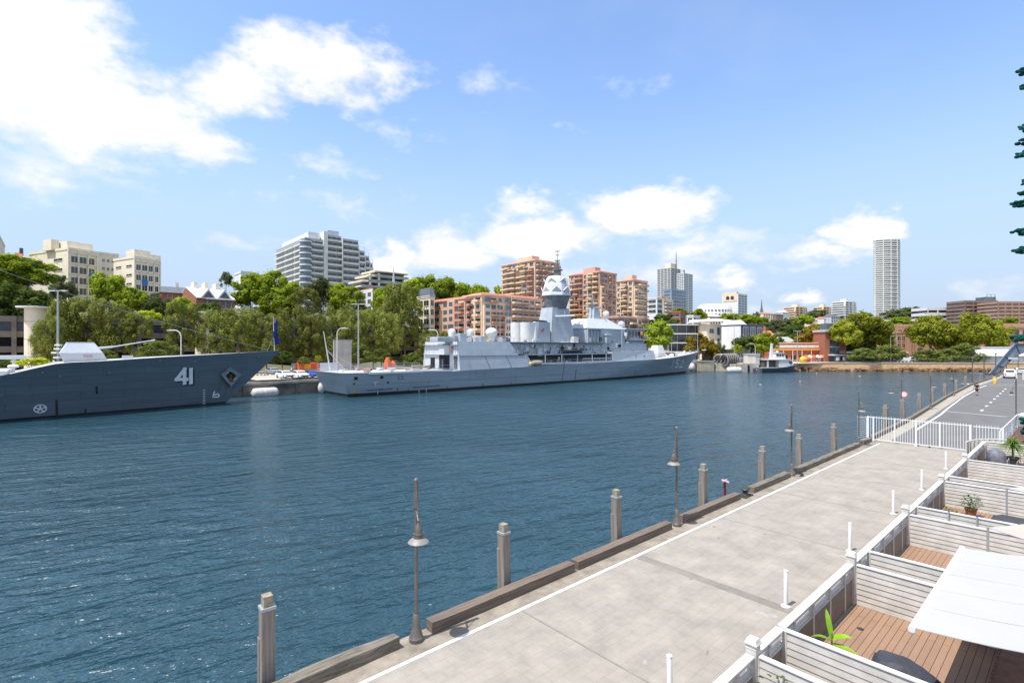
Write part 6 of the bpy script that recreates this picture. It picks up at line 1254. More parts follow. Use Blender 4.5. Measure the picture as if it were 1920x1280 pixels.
b = Bld('curved_white_block', 'curved white block with rows of small dark windows below the cream tower', 1352, 420, rz=0.1)
R_ = (1384-1318)/2/F*420; z1 = b.Z(576); n = 26; mb = MB(); mb.lathe([(R_,0),(R_,z1),(R_*.8,z1+3),(.1,z1+4)], (0,R_*.8,0), 40, sy=.8); b.part('wall', mb, M_wht, True)
for i in range(6):
    for j in range(14):
        a = -pi/2+(j-6.5)*.2; o = bpy.data.objects.new('window', proto('win', 1.7, 1.2, M_wht)); C.objects.link(o); o.parent = b.r; o.location = (R_*cos(a), R_*.8+R_*.8*sin(a), z1-3-i*3.4); o.rotation_euler = (0,0,a+pi/2)
b, Lr, Ll, z1 = tower('cream arched top tower with blue glazed side above the curved white block', 1384, 440, 1365, 1401, 551, 8, M_wht, 3, 0, 'blue', 'win', ybot=590, name='office_tower', dy=14); mb = MB(); mb.box(-.3,0,1,13,z1-6,z1+2); b.part('arched_gable', mb, M_apri); mb = MB(); mb.lathe([(1.6,0),(1.8,1.5),(.1,2.4)], (3,3,z1)); b.part('roof_tank', mb, M_dgrey); b.face('l',-.35,3,11,z1-5,z1-1,1,2,'arch',.7,.7); b.done()
# wharf buildings beyond frigate bow
b = Bld('glass_pavilion', 'white framed glass building with three open floors behind the orange tree', 1255, 232, rz=.08, z0=GZ); Lr = (1326-1255)/F*232; z1 = b.Z(608)
for i in range(4): zq = z1-i*(z1/4); mb = MB(); mb.box(0,Lr,-1.2,12,zq-.35,zq+.1); b.part('floor_slab', mb, M_wht); mb = MB(); mb.box(.4,Lr-.4,1.6,11.8,zq-z1/4+.1,zq-.35); b.part('glazing', mb, M_glass)
for i in range(5): mb = MB(); mb.box(i*Lr/4-.08,i*Lr/4+.08,1.4,1.6,0,z1); b.part('column', mb, M_lgrey)
b = Bld('concrete_studio', 'cream concrete building with white canopy roof right of the glass pavilion', 1325, 225, rz=.05, z0=GZ); Lr = (1374-1325)/F*225; z1 = b.Z(608); mb = MB(); mb.box(0,Lr,0,16,0,z1); b.part('wall', mb, M_cream); b.face('r',0,.4,4,1,z1-.5,3,1,'win',.5,.4,M_cream); b.face('r',0,4.4,Lr,1,z1-.5,3,4,'blue',.6,.65,M_cream)
mb = MB(); mb.hexa([(-1.5,-2,z1+1.0),(Lr+1,-2,z1+1.2),(Lr+1,16,z1+1.8),(-1.5,16,z1+1.5),(-1.5,-2,z1+1.3),(Lr+1,-2,z1+1.5),(Lr+1,16,z1+3.4),(-1.5,16,z1+2.8)]); b.part('canopy_roof', mb, M_wht)
for i in range(3): mb = MB(); mb.box(4.2+i*3.6, 7+i*3.6, -.9, 0, 2.2+i%2*3, 2.5+i%2*3); b.part('awning', mb, M_wht)
b.done()
b = Bld('grey_townhouse', 'dark grey three storey building with large white framed windows and white gable wall', 1390, 215, z0=GZ, rz=R(38)); Lr, Ll, z1 = boxb(b, 1374, 1431, 608, M_dgrey, dy=9); mb = MB(); mb.box(-.15,0,.2,8.8,0,z1-.5); b.part('white_gable', mb, M_wht); b.face('r',0,.3,Lr-.3,.5,z1-.4,3,3,'blue',.62,.75); mb = MB()
for j in range(3):
    for i in range(3): x = .3+(Lr-.6)*(j+.5)/3; z = .5+(z1-.9)*(i+.5)/3; mb = MB(); h_ = z1/3*.36; w_ = Lr/3*.31; [mb.box(a-.12,a+.12,-.2,-.06,z-h_,z+h_) for a in (x-w_,x,x+w_)]; [mb.box(x-w_,x+w_,-.2,-.06,c-.1,c+.1) for c in (z-h_,z+h_)]; b.part('window_frame', mb, M_wht)
mb = MB(); mb.hexa([(-.5,-.5,z1),(3.6,-.5,z1),(3.6,9,z1),(-.5,9,z1),(1.2,1,z1+1.9),(1.9,1,z1+1.9),(1.9,8,z1+1.9),(1.2,8,z1+1.9)]); b.part('roof', mb, M_wht); b.done()
# orange diner
b = Bld('orange_diner', 'long low orange diner with white parapet panels behind the patrol boat', 1447, 218, rz=.02, z0=GZ); Lr = (1548-1447)/F*218; z1 = b.Z(642); mb = MB(); mb.box(0,Lr,0,12,0,z1); M_org = mat('orange_red_render', (.50,.17,.07), .8, var=.15, scale=.5); b.part('wall', mb, M_org)
M_or2 = mat('orange_fascia', (.72,.34,.10), .7, var=.08)
for a, c, m_ in ((z1-.4,z1,M_apri),(z1-2.2,z1-1.1,M_wht),(z1-3.4,z1-2.5,M_or2)): mb = MB(); mb.box(-.5,Lr,-.7 if m_ is M_or2 else -.15,0,a,c); b.part('fascia_band', mb, m_)
for i in range(7): mb = MB(); mb.box(2.4+i*3.2,2.8+i*3.2,-.22,-.15,z1-2.2,z1-1.1); b.part('band_divider', mb, M_apri)
for i in range(6): mb = MB(); mb.box(.6+i*4,.8+i*4,-.7,-.5,0,z1-3.4); b.part('post', mb, M_wht)
b.face('r',0,4,Lr-1,.3,3.0,1,5,'win',.6,.7); 
for i in range(4): mb = MB(); mb.hexa([(12+i*2.4,-4,2.3),(14+i*2.4,-4,2.3),(14+i*2.4,-2,2.3),(12+i*2.4,-2,2.3),(12.8+i*2.4,-3.2,2.9),(13.2+i*2.4,-3.2,2.9),(13.2+i*2.4,-2.8,2.9),(12.8+i*2.4,-2.8,2.9)]); mb.cyl((13+i*2.4,-3,0),(13+i*2.4,-3,2.4),.06,n=5); b.part('parasol', mb, mat('orange_red_cloth', (.62,.13,.05), .8))
b.done()
# brick & grey stair building
b = Bld('brick_stair_block', 'red brick and grey glass stair block with sign board beside the big plane tree', 1547, 214, rz=.02, z0=GZ); L_ = F/214; z1 = b.Z(622)
mb = MB(); mb.box(0,1.9,0,8,0,z1); b.part('brick_pier', mb, M_rbr); mb = MB(); mb.box(6.6,8.6,0,8,0,z1+.5); b.part('brick_pier', mb, M_rbr); mb = MB(); mb.box(1.9,6.6,.8,8,0,z1); b.part('glazed_bay', mb, M_glassb)
for i in range(4): mb = MB(); mb.box(1.9,6.6,.3,.8,i*z1/4-.1,i*z1/4+.15); b.part('floor_band', mb, M_lgrey)
mb = MB(); mb.box(-.4,6.8,-.8,8,z1,z1+.9); b.part('roof_slab', mb, M_lgrey); mb = MB(); mb.box(1.2,4.2,1,5,z1+.9,z1+3.6); b.part('lift_house', mb, M_dgrey); mb = MB(); mb.box(1.2,10.8,-4,0,2.7,3.0); b.part('canopy', mb, M_wht); mb = MB(); mb.box(3.6,10,-3.9,-3.7,3.5,4.6); b.part('sign_board', mb, M_dgrey)
mb = MB(); mb.box(4.0,5.6,-3.95,-3.9,3.8,4.3); b.part('sign_logo', mb, M_red); mb = MB()
for i in range(8): mb.box(6.1+i*.44,6.4+i*.44,-3.95,-3.9,3.8,4.25)
b.part('sign_letters', mb, M_wht); mb = MB(); mb.box(1.4,10.6,-3.6,-.2,0,2.7); b.part('shop_front', mb, M_glass)
for i in range(5): mb = MB(); mb.box(1.6+i*2.1,1.75+i*2.1,-3.9,-3.65,0,2.7); b.part('shop_post', mb, M_dgrey)
for i in range(3): mb = MB(); mb.box(2.2+i*2.8,3.6+i*2.8,-3.68,-3.61,.6,2.1); b.part('poster', mb, M_wht)
b = Bld('grey_wing', 'dark grey glass wing in shadow under the big plane tree', 1590, 222, rz=.02, z0=GZ); mb = MB(); mb.box(0,12,0,8,0,b.Z(628)); b.part('wall', mb, M_dgrey); b.face('r',0,.3,11.5,.5,b.Z(628),3,4,'blue',.7,.6); b.done()
# crenellated sandstone-coloured brick building
b = Bld('castle_like_brick_building', 'orange brick building with crenellated parapet and paired windows behind the plane trees', 1677, 222, rz=.03, z0=GZ); Lr = (1910-1677)/F*222; z1 = b.Z(612)
mb = MB(); mb.box(0,Lr,0,14,0,z1-1); b.part('wall', mb, M_obr); mb = MB(); mb.box(-.3,8.6,-.35,14.1,0,z1); b.part('corner_tower', mb, M_obr)
for i in range(6): mb = MB(); mb.box(-.3+i*1.62,.6+i*1.62-.0,-.4,.4,z1,z1+1.0); b.part('merlon', mb, M_obr)
for i in range(18): mb = MB(); x = 10+i*2.5; mb.box(x,x+1.3,-.1,.5,z1-1,z1-.1); b.part('merlon', mb, M_obr)
mb = MB(); mb.box(-.4,8.7,-.5,-.36,z1-3,z1-2.6); mb.box(8.7,Lr,-.15,0,z1-3,z1-2.7); b.part('string_course', mb, M_pbrn)
for i in range(3): mb = MB(); x = 2+i*2.3; mb.lathe([(.95,0),(.95,.15)], (0,0,0), 16); mb.v = [(x+a, -.42-c, z1-2.4+abs(b_)) for a, b_, c in mb.v]; b.part('blind_arch', mb, M_brn)
b.face('r',-.36,.8,4.8,2.0,z1-3.6,3,2,'win',.5,.6,M_cream); b.face('r',0,9,Lr,1.5,z1-3.4,2,9,'arch',.55,.7,M_cream); mb = MB(); mb.box(1.2,5.6,-1.0,-.36,3.6,4.1); b.part('white_hood', mb, M_wht); mb = MB(); mb.box(5.2,6.8,-.5,-.36,0,3.4); b.part('pink_banner', mb, mat('pink_banner', (.62,.3,.3), .8)); mb = MB(); mb.cyl((7.3,-.5,0),(7.3,-.5,z1-3),.12,n=6); b.part('downpipe', mb, M_brn); b.done()
b = Bld('brick_gable_house', 'tall orange brick gable with round arches at the right edge beside the far shed', 1893, 205, rz=.03, z0=GZ); z1 = b.Z(606); mb = MB(); mb.box(0,14,0,12,0,z1); b.part('wall', mb, M_obr); mb = MB(); mb.box(-.2,14,-.3,0,z1-1.8,z1-1.4); b.part('string_course', mb, M_pbrn); b.face('r',0,1,12,z1-6,z1-2,1,3,'arch',.6,.8); b.face('r',0,1,12,1,z1-6,2,3,'win',.4,.6); mb = MB(); mb.box(-.5,1.8,-.5,-.1,3,z1-4); b.part('pink_hoarding', mb, mat('pink_banner', (.62,.3,.3))); b.done()
# white shed
b = Bld('wharf_shed', 'long white corrugated shed with raised ridge roof at the right', 1822, 192, rz=.02, z0=GZ); Lr = 30; ze = b.Z(667); zr = b.Z(653)
mb = MB(); mb.box(3,Lr,0,10,0,ze); b.part('wall', mb, M_lgrey); mb = MB(); mb.add([(4.4,5,0),(4.4,5,zr-.3),(3,0,0),(3,0,ze),(3,10,0),(3,10,ze)],[(0,2,3,1),(0,1,5,4)]); b.part('end_wall', mb, M_cream)
mb = MB(); mb.hexa([(3-.3,-.8,ze-.1),(Lr,-.8,ze-.1),(Lr,5,zr-.1),(4.0,5,zr-.1),(3-.3,-.8,ze+.1),(Lr,-.8,ze+.1),(Lr,5,zr+.1),(4.0,5,zr+.1)]); mb.hexa([(4.0,5,zr-.1),(Lr,5,zr-.1),(Lr,11,ze-.1),(2.7,11,ze-.1),(4.0,5,zr+.1),(Lr,5,zr+.1),(Lr,11,ze+.1),(2.7,11,ze+.1)]); mb.box(2.5,Lr,4,6,zr+.45,zr+.6); mb.box(2.5,Lr,4.2,5.8,zr,zr+.45); b.part('roof', mb, M_wht)
for i in range(7): mb = MB(); mb.box(3.5+i*3.8,3.6+i*3.8,-.08,0,0,ze-.2); b.part('wall_rib', mb, M_wht)
# hill towers and blocks on the right
def stack(label, px, Y, wpx, ytop, nf, m, ybot, roofw=.3, yw=.7):
    b = Bld('stepped_apartments', label, px, Y, rz=.5); L_ = wpx/F*Y; zt_ = b.Z(ytop+5); zb = b.Z(ybot); fh = (zt_-zb)/nf
    mb = MB(); mb.box(-L_*.33,L_*.33,0,L_*.5,0,zt_); b.part('core', mb, M_glass)
    for i in range(nf+1): q = 1-.12*(i > nf-2)-.1*(i > nf-1); mb = MB(); mb.box(-L_*.46*q,L_*.46*q,-2,L_*.5,zt_-(nf-i)*fh-.1,zt_-(nf-i)*fh+fh*.42); b.part('balcony_band', mb, m)
    for i in range(4): mb = MB(); x = -L_*.4+i*L_*.26; mb.box(x,x+.9,-2.1,0,0,zt_); b.part('pier', mb, m)
    mb = MB(); mb.box(-L_*.1,L_*.1,2,L_*.3,zt_,zt_+fh*1.6); b.part('roof_house', mb, m)
stack('tan stepped apartments with dark balcony bands on the hill, left of the pair', 1500, 640, 44, 572, 5, M_apri, 598); stack('tan stepped apartments on the hill, middle of the hilltop blocks', 1549, 640, 34, 572, 5, M_apri, 598); stack('white stepped apartments on the hill left of the tall striped tower', 1592, 600, 44, 562, 6, M_wht, 592)
for i, (px, Y, w_, yt, m_, lb) in enumerate(((1509,470,26,597,M_wht,'white terrace house row on the hill, left part with flat roof'),(1530,465,20,599,M_cream,'cream terrace house in the middle of the white hillside row'),(1552,460,18,597,M_wht,'white terrace house at the right of the hillside row'),(1567,455,22,593,M_lgrey,'pale grey flat block above the yellow green tree'),(1473,560,14,585,M_wht,'white cube house on the hill right of the church'),(1440,540,22,588,M_cream,'cream church hall under the distant church spire'),(1462,550,16,590,M_brn,'brown house with white windows beside the church hall'),(1341,330,24,593,M_apri,'apricot house wall below the curved white block'))):
    b = Bld('hillside_house', lb, px, Y, rz=.3); L_ = w_/F*Y; z1 = b.Z(yt); mb = MB(); mb.box(-L_/2,L_/2,0,9,0,z1); b.part('wall', mb, m_); mb = MB(); mb.hexa([(-L_/2-.3,-.3,z1),(L_/2+.3,-.3,z1),(L_/2+.3,9.3,z1),(-L_/2-.3,9.3,z1),(-L_/2+1,3,z1+1.5),(L_/2-1,3,z1+1.5),(L_/2-1,6,z1+1.5),(-L_/2+1,6,z1+1.5)]); b.part('roof', mb, [M_slate,M_wht,M_tile][i%3]); b.face('r',0,-L_/2,L_/2,z1-5.5,z1-.3,2,4,'win',.45,.5,M_wht); b.done()
r = thing('church', 'distant church with thin dark spire above the hillside houses', 'church', P(1428, 600, 560)); mb = MB(); mb.box(-4,4,-3,3,-12,8); mb.build('nave', M_cream, r); mb = MB(); mb.lathe([(2.2,8),(.9,14),(.15,23)], n=6); mb.build('spire', M_dgrey, r)
r = thing('brick_cottage', 'small orange brick cottage with chimney among the trees below the hill', 'house', P(1444, 640, 300), .3); mb = MB(); mb.box(-4,4,0,6,-8,3); mb.build('wall', M_rbr, r); mb = MB(); mb.hexa([(-4.5,-.5,3),(4.5,-.5,3),(4.5,6.5,3),(-4.5,6.5,3),(-3,3,6.5),(3,3,6.5),(3,3.2,6.5),(-3,3.2,6.5)]); mb.build('roof', M_tile, r); mb = MB(); mb.box(-2,-1,2,3,3,9); mb.build('chimney', M_tile, r)
r = thing('pale_roofed_house', 'pale grey roof among trees above the orange diner', 'house', P(1476, 645, 250), .2); mb = MB(); mb.box(-4,4,0,6,-4,1); mb.build('wall', M_cream, r); mb = MB(); mb.hexa([(-5,-1,1),(5,-1,1),(5,7,1),(-5,7,1),(-2.5,2.5,3.6),(2.5,2.5,3.6),(2.5,3.5,3.6),(-2.5,3.5,3.6)]); mb.build('roof', mat('weathered_pale_roof', (.42,.42,.38), .8, var=.15), r)
# tall striped tower
b = Bld('striped_tower', 'very tall slim white tower with dark striped floors standing alone at right', 1662, 900, rz=0., cat='skyscraper'); Rr = 22.3; z1 = b.Z(450); n_ = 38; fh = z1/n_*.86; zb = z1-n_*fh
mb = MB(); mb.lathe([(Rr*.86,0),(Rr*.86,z1)], n=28, sy=.42); b.part('glass_core', mb, mat('tower_recess', (.16,.16,.17), .5, var=.2, scale=.1))
for i in range(n_+1): mb = MB(); z = z1-i*fh; q = 1.0 if i > 7 or i == 0 else .97; mb.lathe([(Rr*q,z-fh*.52),(Rr*q,z)], n=28, sy=.5+.03*(i%2)); b.part('balcony_band', mb, M_wht)
for a in (-.2,-1.0,-1.57,-2.15,-2.9): mb = MB(); mb.cbox((Rr*1.0*cos(a),Rr*.5*sin(a),z1/2), 1.1,1.1,z1,rz=a); b.part('pier', mb, M_wht)
mb = MB(); mb.lathe([(Rr*.75,z1),(Rr*.68,z1+4),(Rr*.35,z1+7),(.1,z1+7.5)], n=24, sy=.5); b.part('roof_drum', mb, M_wht)
# hospital complex
def bandb(name, label, px, pr, Y, ytop, nf, m, zb, dz=.45):
    b = Bld(name, label, px, Y, rz=.02); Lr = (pr-px)/F*Y; z1 = b.Z(ytop); zb_ = b.Z(zb); fh = (z1-zb_)/nf; mb = MB(); mb.box(.3,Lr-.3,.4,18,0,z1-.3); b.part('window_ribbon', mb, M_glass)
    for i in range(nf+1): mb = MB(); mb.box(0,Lr,0,18,z1-i*fh-fh*dz,z1-i*fh); b.part('wall_band', mb, m)
    for i in range(5): mb = MB(); x = Lr*i/4; mb.box(max(0,x-.4),min(Lr,x+.4),-.1,.5,0,z1); b.part('pier', mb, m)
    return b, Lr, z1
b, Lr, z1 = bandb('hospital_block', 'brown banded hospital block with dark glass roof box', 1810, 1872, 420, 563, 6, M_brn, 605, .6); mb = MB(); mb.box(Lr*.66,Lr*.98,1,10,z1,z1+3); b.part('roof_plant', mb, M_glassb); mb = MB(); rail(mb,[(Lr*.7,1,z1+3),(Lr*.95,1,z1+3)],2,3,.2,1); b.part('roof_rail', mb, M_dgrey)
bandb('hospital_block', 'reddish banded hospital wing at the far right edge', 1872, 1925, 400, 565, 6, M_pbrn, 606, .62); bandb('white_office', 'white flat office block with ribbon windows left of the brown hospital', 1740, 1816, 440, 576, 2, M_wht, 596, .55)
# car park with towers on the left
M_cpk = mat('stained_carpark_concrete', (.19,.165,.145), .9, var=.2, scale=.3, streak=.6, streakcol=(.05,.045,.04))
r = thing('car_park', 'dark concrete multi storey car park with open decks behind the left trees', 'car park', W(-70, -147.5, GZ), QA); z1 = 15.4-GZ
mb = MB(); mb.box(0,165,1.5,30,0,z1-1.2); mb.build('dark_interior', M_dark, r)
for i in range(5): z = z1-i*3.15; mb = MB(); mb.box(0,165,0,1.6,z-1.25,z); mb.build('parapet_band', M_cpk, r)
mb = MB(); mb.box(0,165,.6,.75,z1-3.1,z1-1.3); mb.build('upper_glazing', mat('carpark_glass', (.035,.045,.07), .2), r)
for i in range(24): mb = MB(); mb.box(i*7,i*7+.75,-.35,0,0,z1); mb.build('column', M_cpk, r)
mb = MB(); mb.box(0,165,0,30,z1-.15,z1-.05); mb.build('roof_deck', M_cpk, r)
for px, t, rr_, yt, lab in ((66.5,-146,1.75,575,'round pale concrete stair tower with overhanging cap at the left of the car park'),(379,-146,1.5,585,'pale concrete stair shaft half hidden behind olive trees in the middle'),(778,-150,1.3,592,'narrow pale concrete shaft between trees left of the frigate hangar')):
    p = P(px, 690, depth(px, t)); zt_ = CH+(HZ-yt)/F*p.y-GZ; r = thing('stair_tower', lab, 'stair tower', (p.x, p.y, GZ)); mb = MB(); mb.lathe([(rr_,0),(rr_,zt_-.3)], n=24); mb.build('shaft', M_cream, r, True)
    mb = MB(); mb.lathe([(rr_*1.75,zt_-.3),(rr_*1.75,zt_),(.1,zt_+.2)], n=20); mb.build('cap', M_wht, r)
    mb = MB()
    for k in range(4): mb.lathe([(rr_+.02,zt_*k/4+.5),(rr_+.02,zt_*k/4+.56)], n=24)
    mb.build('joint_rings', M_cpk, r)
r = thing('retaining_wall', 'grey concrete retaining wall slab behind the frigate stern', 'wall', P(626, 672, 124), QA); r.location.z = GZ; mb = MB(); mb.box(0,4.5,0,.5,0,8); mb.build('slab', M_conc, r); mb = MB(); mb.box(-.1,4.6,-.1,.6,8,8.2); mb.build('coping', M_cpk, r)
# ================================================================ TREES
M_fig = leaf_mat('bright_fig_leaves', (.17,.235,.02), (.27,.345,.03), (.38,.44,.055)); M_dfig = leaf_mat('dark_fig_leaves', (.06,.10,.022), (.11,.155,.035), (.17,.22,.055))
M_cas = leaf_mat('olive_casuarina_needles', (.13,.165,.035), (.225,.25,.055), (.34,.33,.09)); M_pln = leaf_mat('plane_tree_leaves', (.19,.215,.02), (.29,.315,.035), (.40,.40,.06))
M_shr = leaf_mat('rounded_shrub_leaves', (.10,.135,.03), (.17,.21,.05), (.26,.29,.085)); M_yel = leaf_mat('yellow_orange_leaves', (.20,.19,.02), (.33,.25,.03), (.42,.22,.05)); M_lime = leaf_mat('lime_leaves', (.30,.36,.02), (.42,.48,.03), (.5,.55,.06))
M_blu = leaf_mat('grey_green_leaves', (.09,.12,.045), (.15,.18,.075), (.22,.25,.12))
M_bark = mat('grey_brown_bark', (.13,.10,.075), .9, scale=4, col2=(.06,.045,.035), stretch=(3,3,.6))
def crown(kind, seed, nc, nl, ls):
    rr = random.Random(seed); vs = []; fs = []; cl = []
    for i in range(nc*6):
        if len(cl) >= nc: break
        if kind == 'cas': z = rr.uniform(-.95, .95); rmax = .86*(1-abs(z*.9)**3)**.5; a = rr.uniform(0, 2*pi); q = rmax*rr.uniform(.45, 1)**.5; c = Vector((q*cos(a), q*sin(a), z*.9)); r_ = rr.uniform(.15, .30)
        elif kind == 'dome': a = rr.uniform(0, 2*pi); e = math.asin(rr.uniform(-.12, 1)); q = rr.uniform(.55, .84); c = Vector((q*cos(a)*cos(e), q*sin(a)*cos(e), -.45+q*1.5*sin(e))); r_ = rr.uniform(.16, .3)
        else: a = rr.uniform(0, 2*pi); e = math.asin(rr.uniform(-.75, 1)); q = rr.uniform(.35, .84); c = Vector((q*cos(a)*cos(e), q*sin(a)*cos(e), q*sin(e))); r_ = rr.uniform(.15, .33)
        if any((c-d).length < .12 for d, _ in cl): continue
        cl.append((c, r_))
    for c, r_ in cl:
        n = int(nl*(r_/.24)**2)
        for k in range(n):
            d = Vector((rr.gauss(0,1), rr.gauss(0,1), rr.gauss(0,1)+.25)).normalized(); p = c+d*r_*(rr.uniform(.25,1.0)**.4)*Vector((1,1,.85)).z
            if rr.random() < .05: p += d*r_*.5
            nrm = (d*1.3+Vector((rr.uniform(-.7,.7), rr.uniform(-.7,.7), rr.uniform(-.2,.9)))).normalized(); a = nrm.orthogonal().normalized(); a.rotate(Matrix.Rotation(rr.uniform(0, 2*pi), 3, nrm)); b = nrm.cross(a)
            s1 = ls*rr.uniform(.6,1.4); s2 = s1*rr.uniform(.5,.9)
            if kind == 'cas': a = (a+Vector((0,0,-1))*.1).normalized(); b = nrm.cross(a).normalized(); s1 *= 1.0; s2 *= .75
            o = len(vs); vs += [p-a*s1-b*s2*.4, p-a*s1*.1-b*s2, p+a*s1, p+a*s1*.1+b*s2]; fs.append((o, o+1, o+2, o+3))
    me = bpy.data.meshes.new('crown'); me.from_pydata([tuple(v) for v in vs], [], fs); return me
def trunkmesh(seed, kind):
    rr = random.Random(seed); mb = MB(); f = .55 if kind != 'cas' else .9
    mb.path([(0,0,0),(rr.uniform(-.02,.02),0,.25),(rr.uniform(-.03,.03),rr.uniform(-.03,.03),f)],[.035,.028,.012],8)
    for i in range(6):
        a = i*1.05+rr.random(); z = .22+.07*i; l_ = rr.uniform(.2,.36); mb.path([(0,0,z),(l_*.5*cos(a),l_*.5*sin(a),z+.12),(l_*cos(a),l_*sin(a),z+.3)],[.016,.011,.005],6)
    return mb
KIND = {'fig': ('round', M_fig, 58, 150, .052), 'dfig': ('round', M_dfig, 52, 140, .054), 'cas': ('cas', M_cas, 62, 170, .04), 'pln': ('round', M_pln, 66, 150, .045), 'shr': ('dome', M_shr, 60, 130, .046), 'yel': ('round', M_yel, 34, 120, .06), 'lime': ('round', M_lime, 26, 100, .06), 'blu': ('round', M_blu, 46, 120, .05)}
CM = {}
def tree(kind, label, px, top, Y, wpx, hpx=None, base=None, group=None, wy=1.):
    """hpx: crown height in photo pixels"""
    k = KIND[kind]; key = kind
    if key not in CM:
        lst = []
        for q in range(3):
            me = crown(k[0], hash(key) % 97 if 0 else sum(map(ord, key))+q*7, k[2], k[3], k[4]); me.materials.append(k[1]); tm = trunkmesh(q+5, k[0]).build('trunk', M_bark); td = tm.data; bpy.data.objects.remove(tm); lst.append((me, td))
        CM[key] = lst
    me, td = CM[key][rnd.randrange(3)]; p = P(px, top, Y); gz = hgt(p.x, p.y) if base is None else base
    if gz < GZ and base is None: gz = GZ
    if kind == 'cas': wpx *= 1.02; hpx *= .88
    W_ = wpx/F*Y/2*1.06; Hc = (hpx/F*Y if hpx else min(p.z-gz-1.0, W_*2*(1.5 if kind == 'cas' else .95)))/2; Hc = max(Hc, 1.0)
    r = thing('tree' if kind != 'shr' else 'rounded_tree', label, 'tree', (p.x, p.y, gz-.3), rnd.uniform(0, 6.28), group)
    cr = bpy.data.objects.new('crown', me); C.objects.link(cr); cr.parent = r; cr.location = (0, 0, p.z-gz+.3-Hc*.98); cr.scale = (W_, W_*wy, Hc)
    t_ = bpy.data.objects.new('trunk', td); C.objects.link(t_); t_.parent = r; hh = p.z-gz-Hc*.6; t_.scale = (W_*.9, W_*.9, max(2, hh)*1.35)
    t_.rotation_euler = (0, 0, rnd.uniform(0, 6))
    return r
def td(px, d): return depth(px, -101.5-d)
G1 = 'olive casuarinas in front of the car park'; G2 = 'leafy trees on the slope below the apartments'; G3 = 'rounded shrub like trees on the wharf'; G4 = 'plane trees along the far shore'; G5 = 'trees scattered over the far hillside'
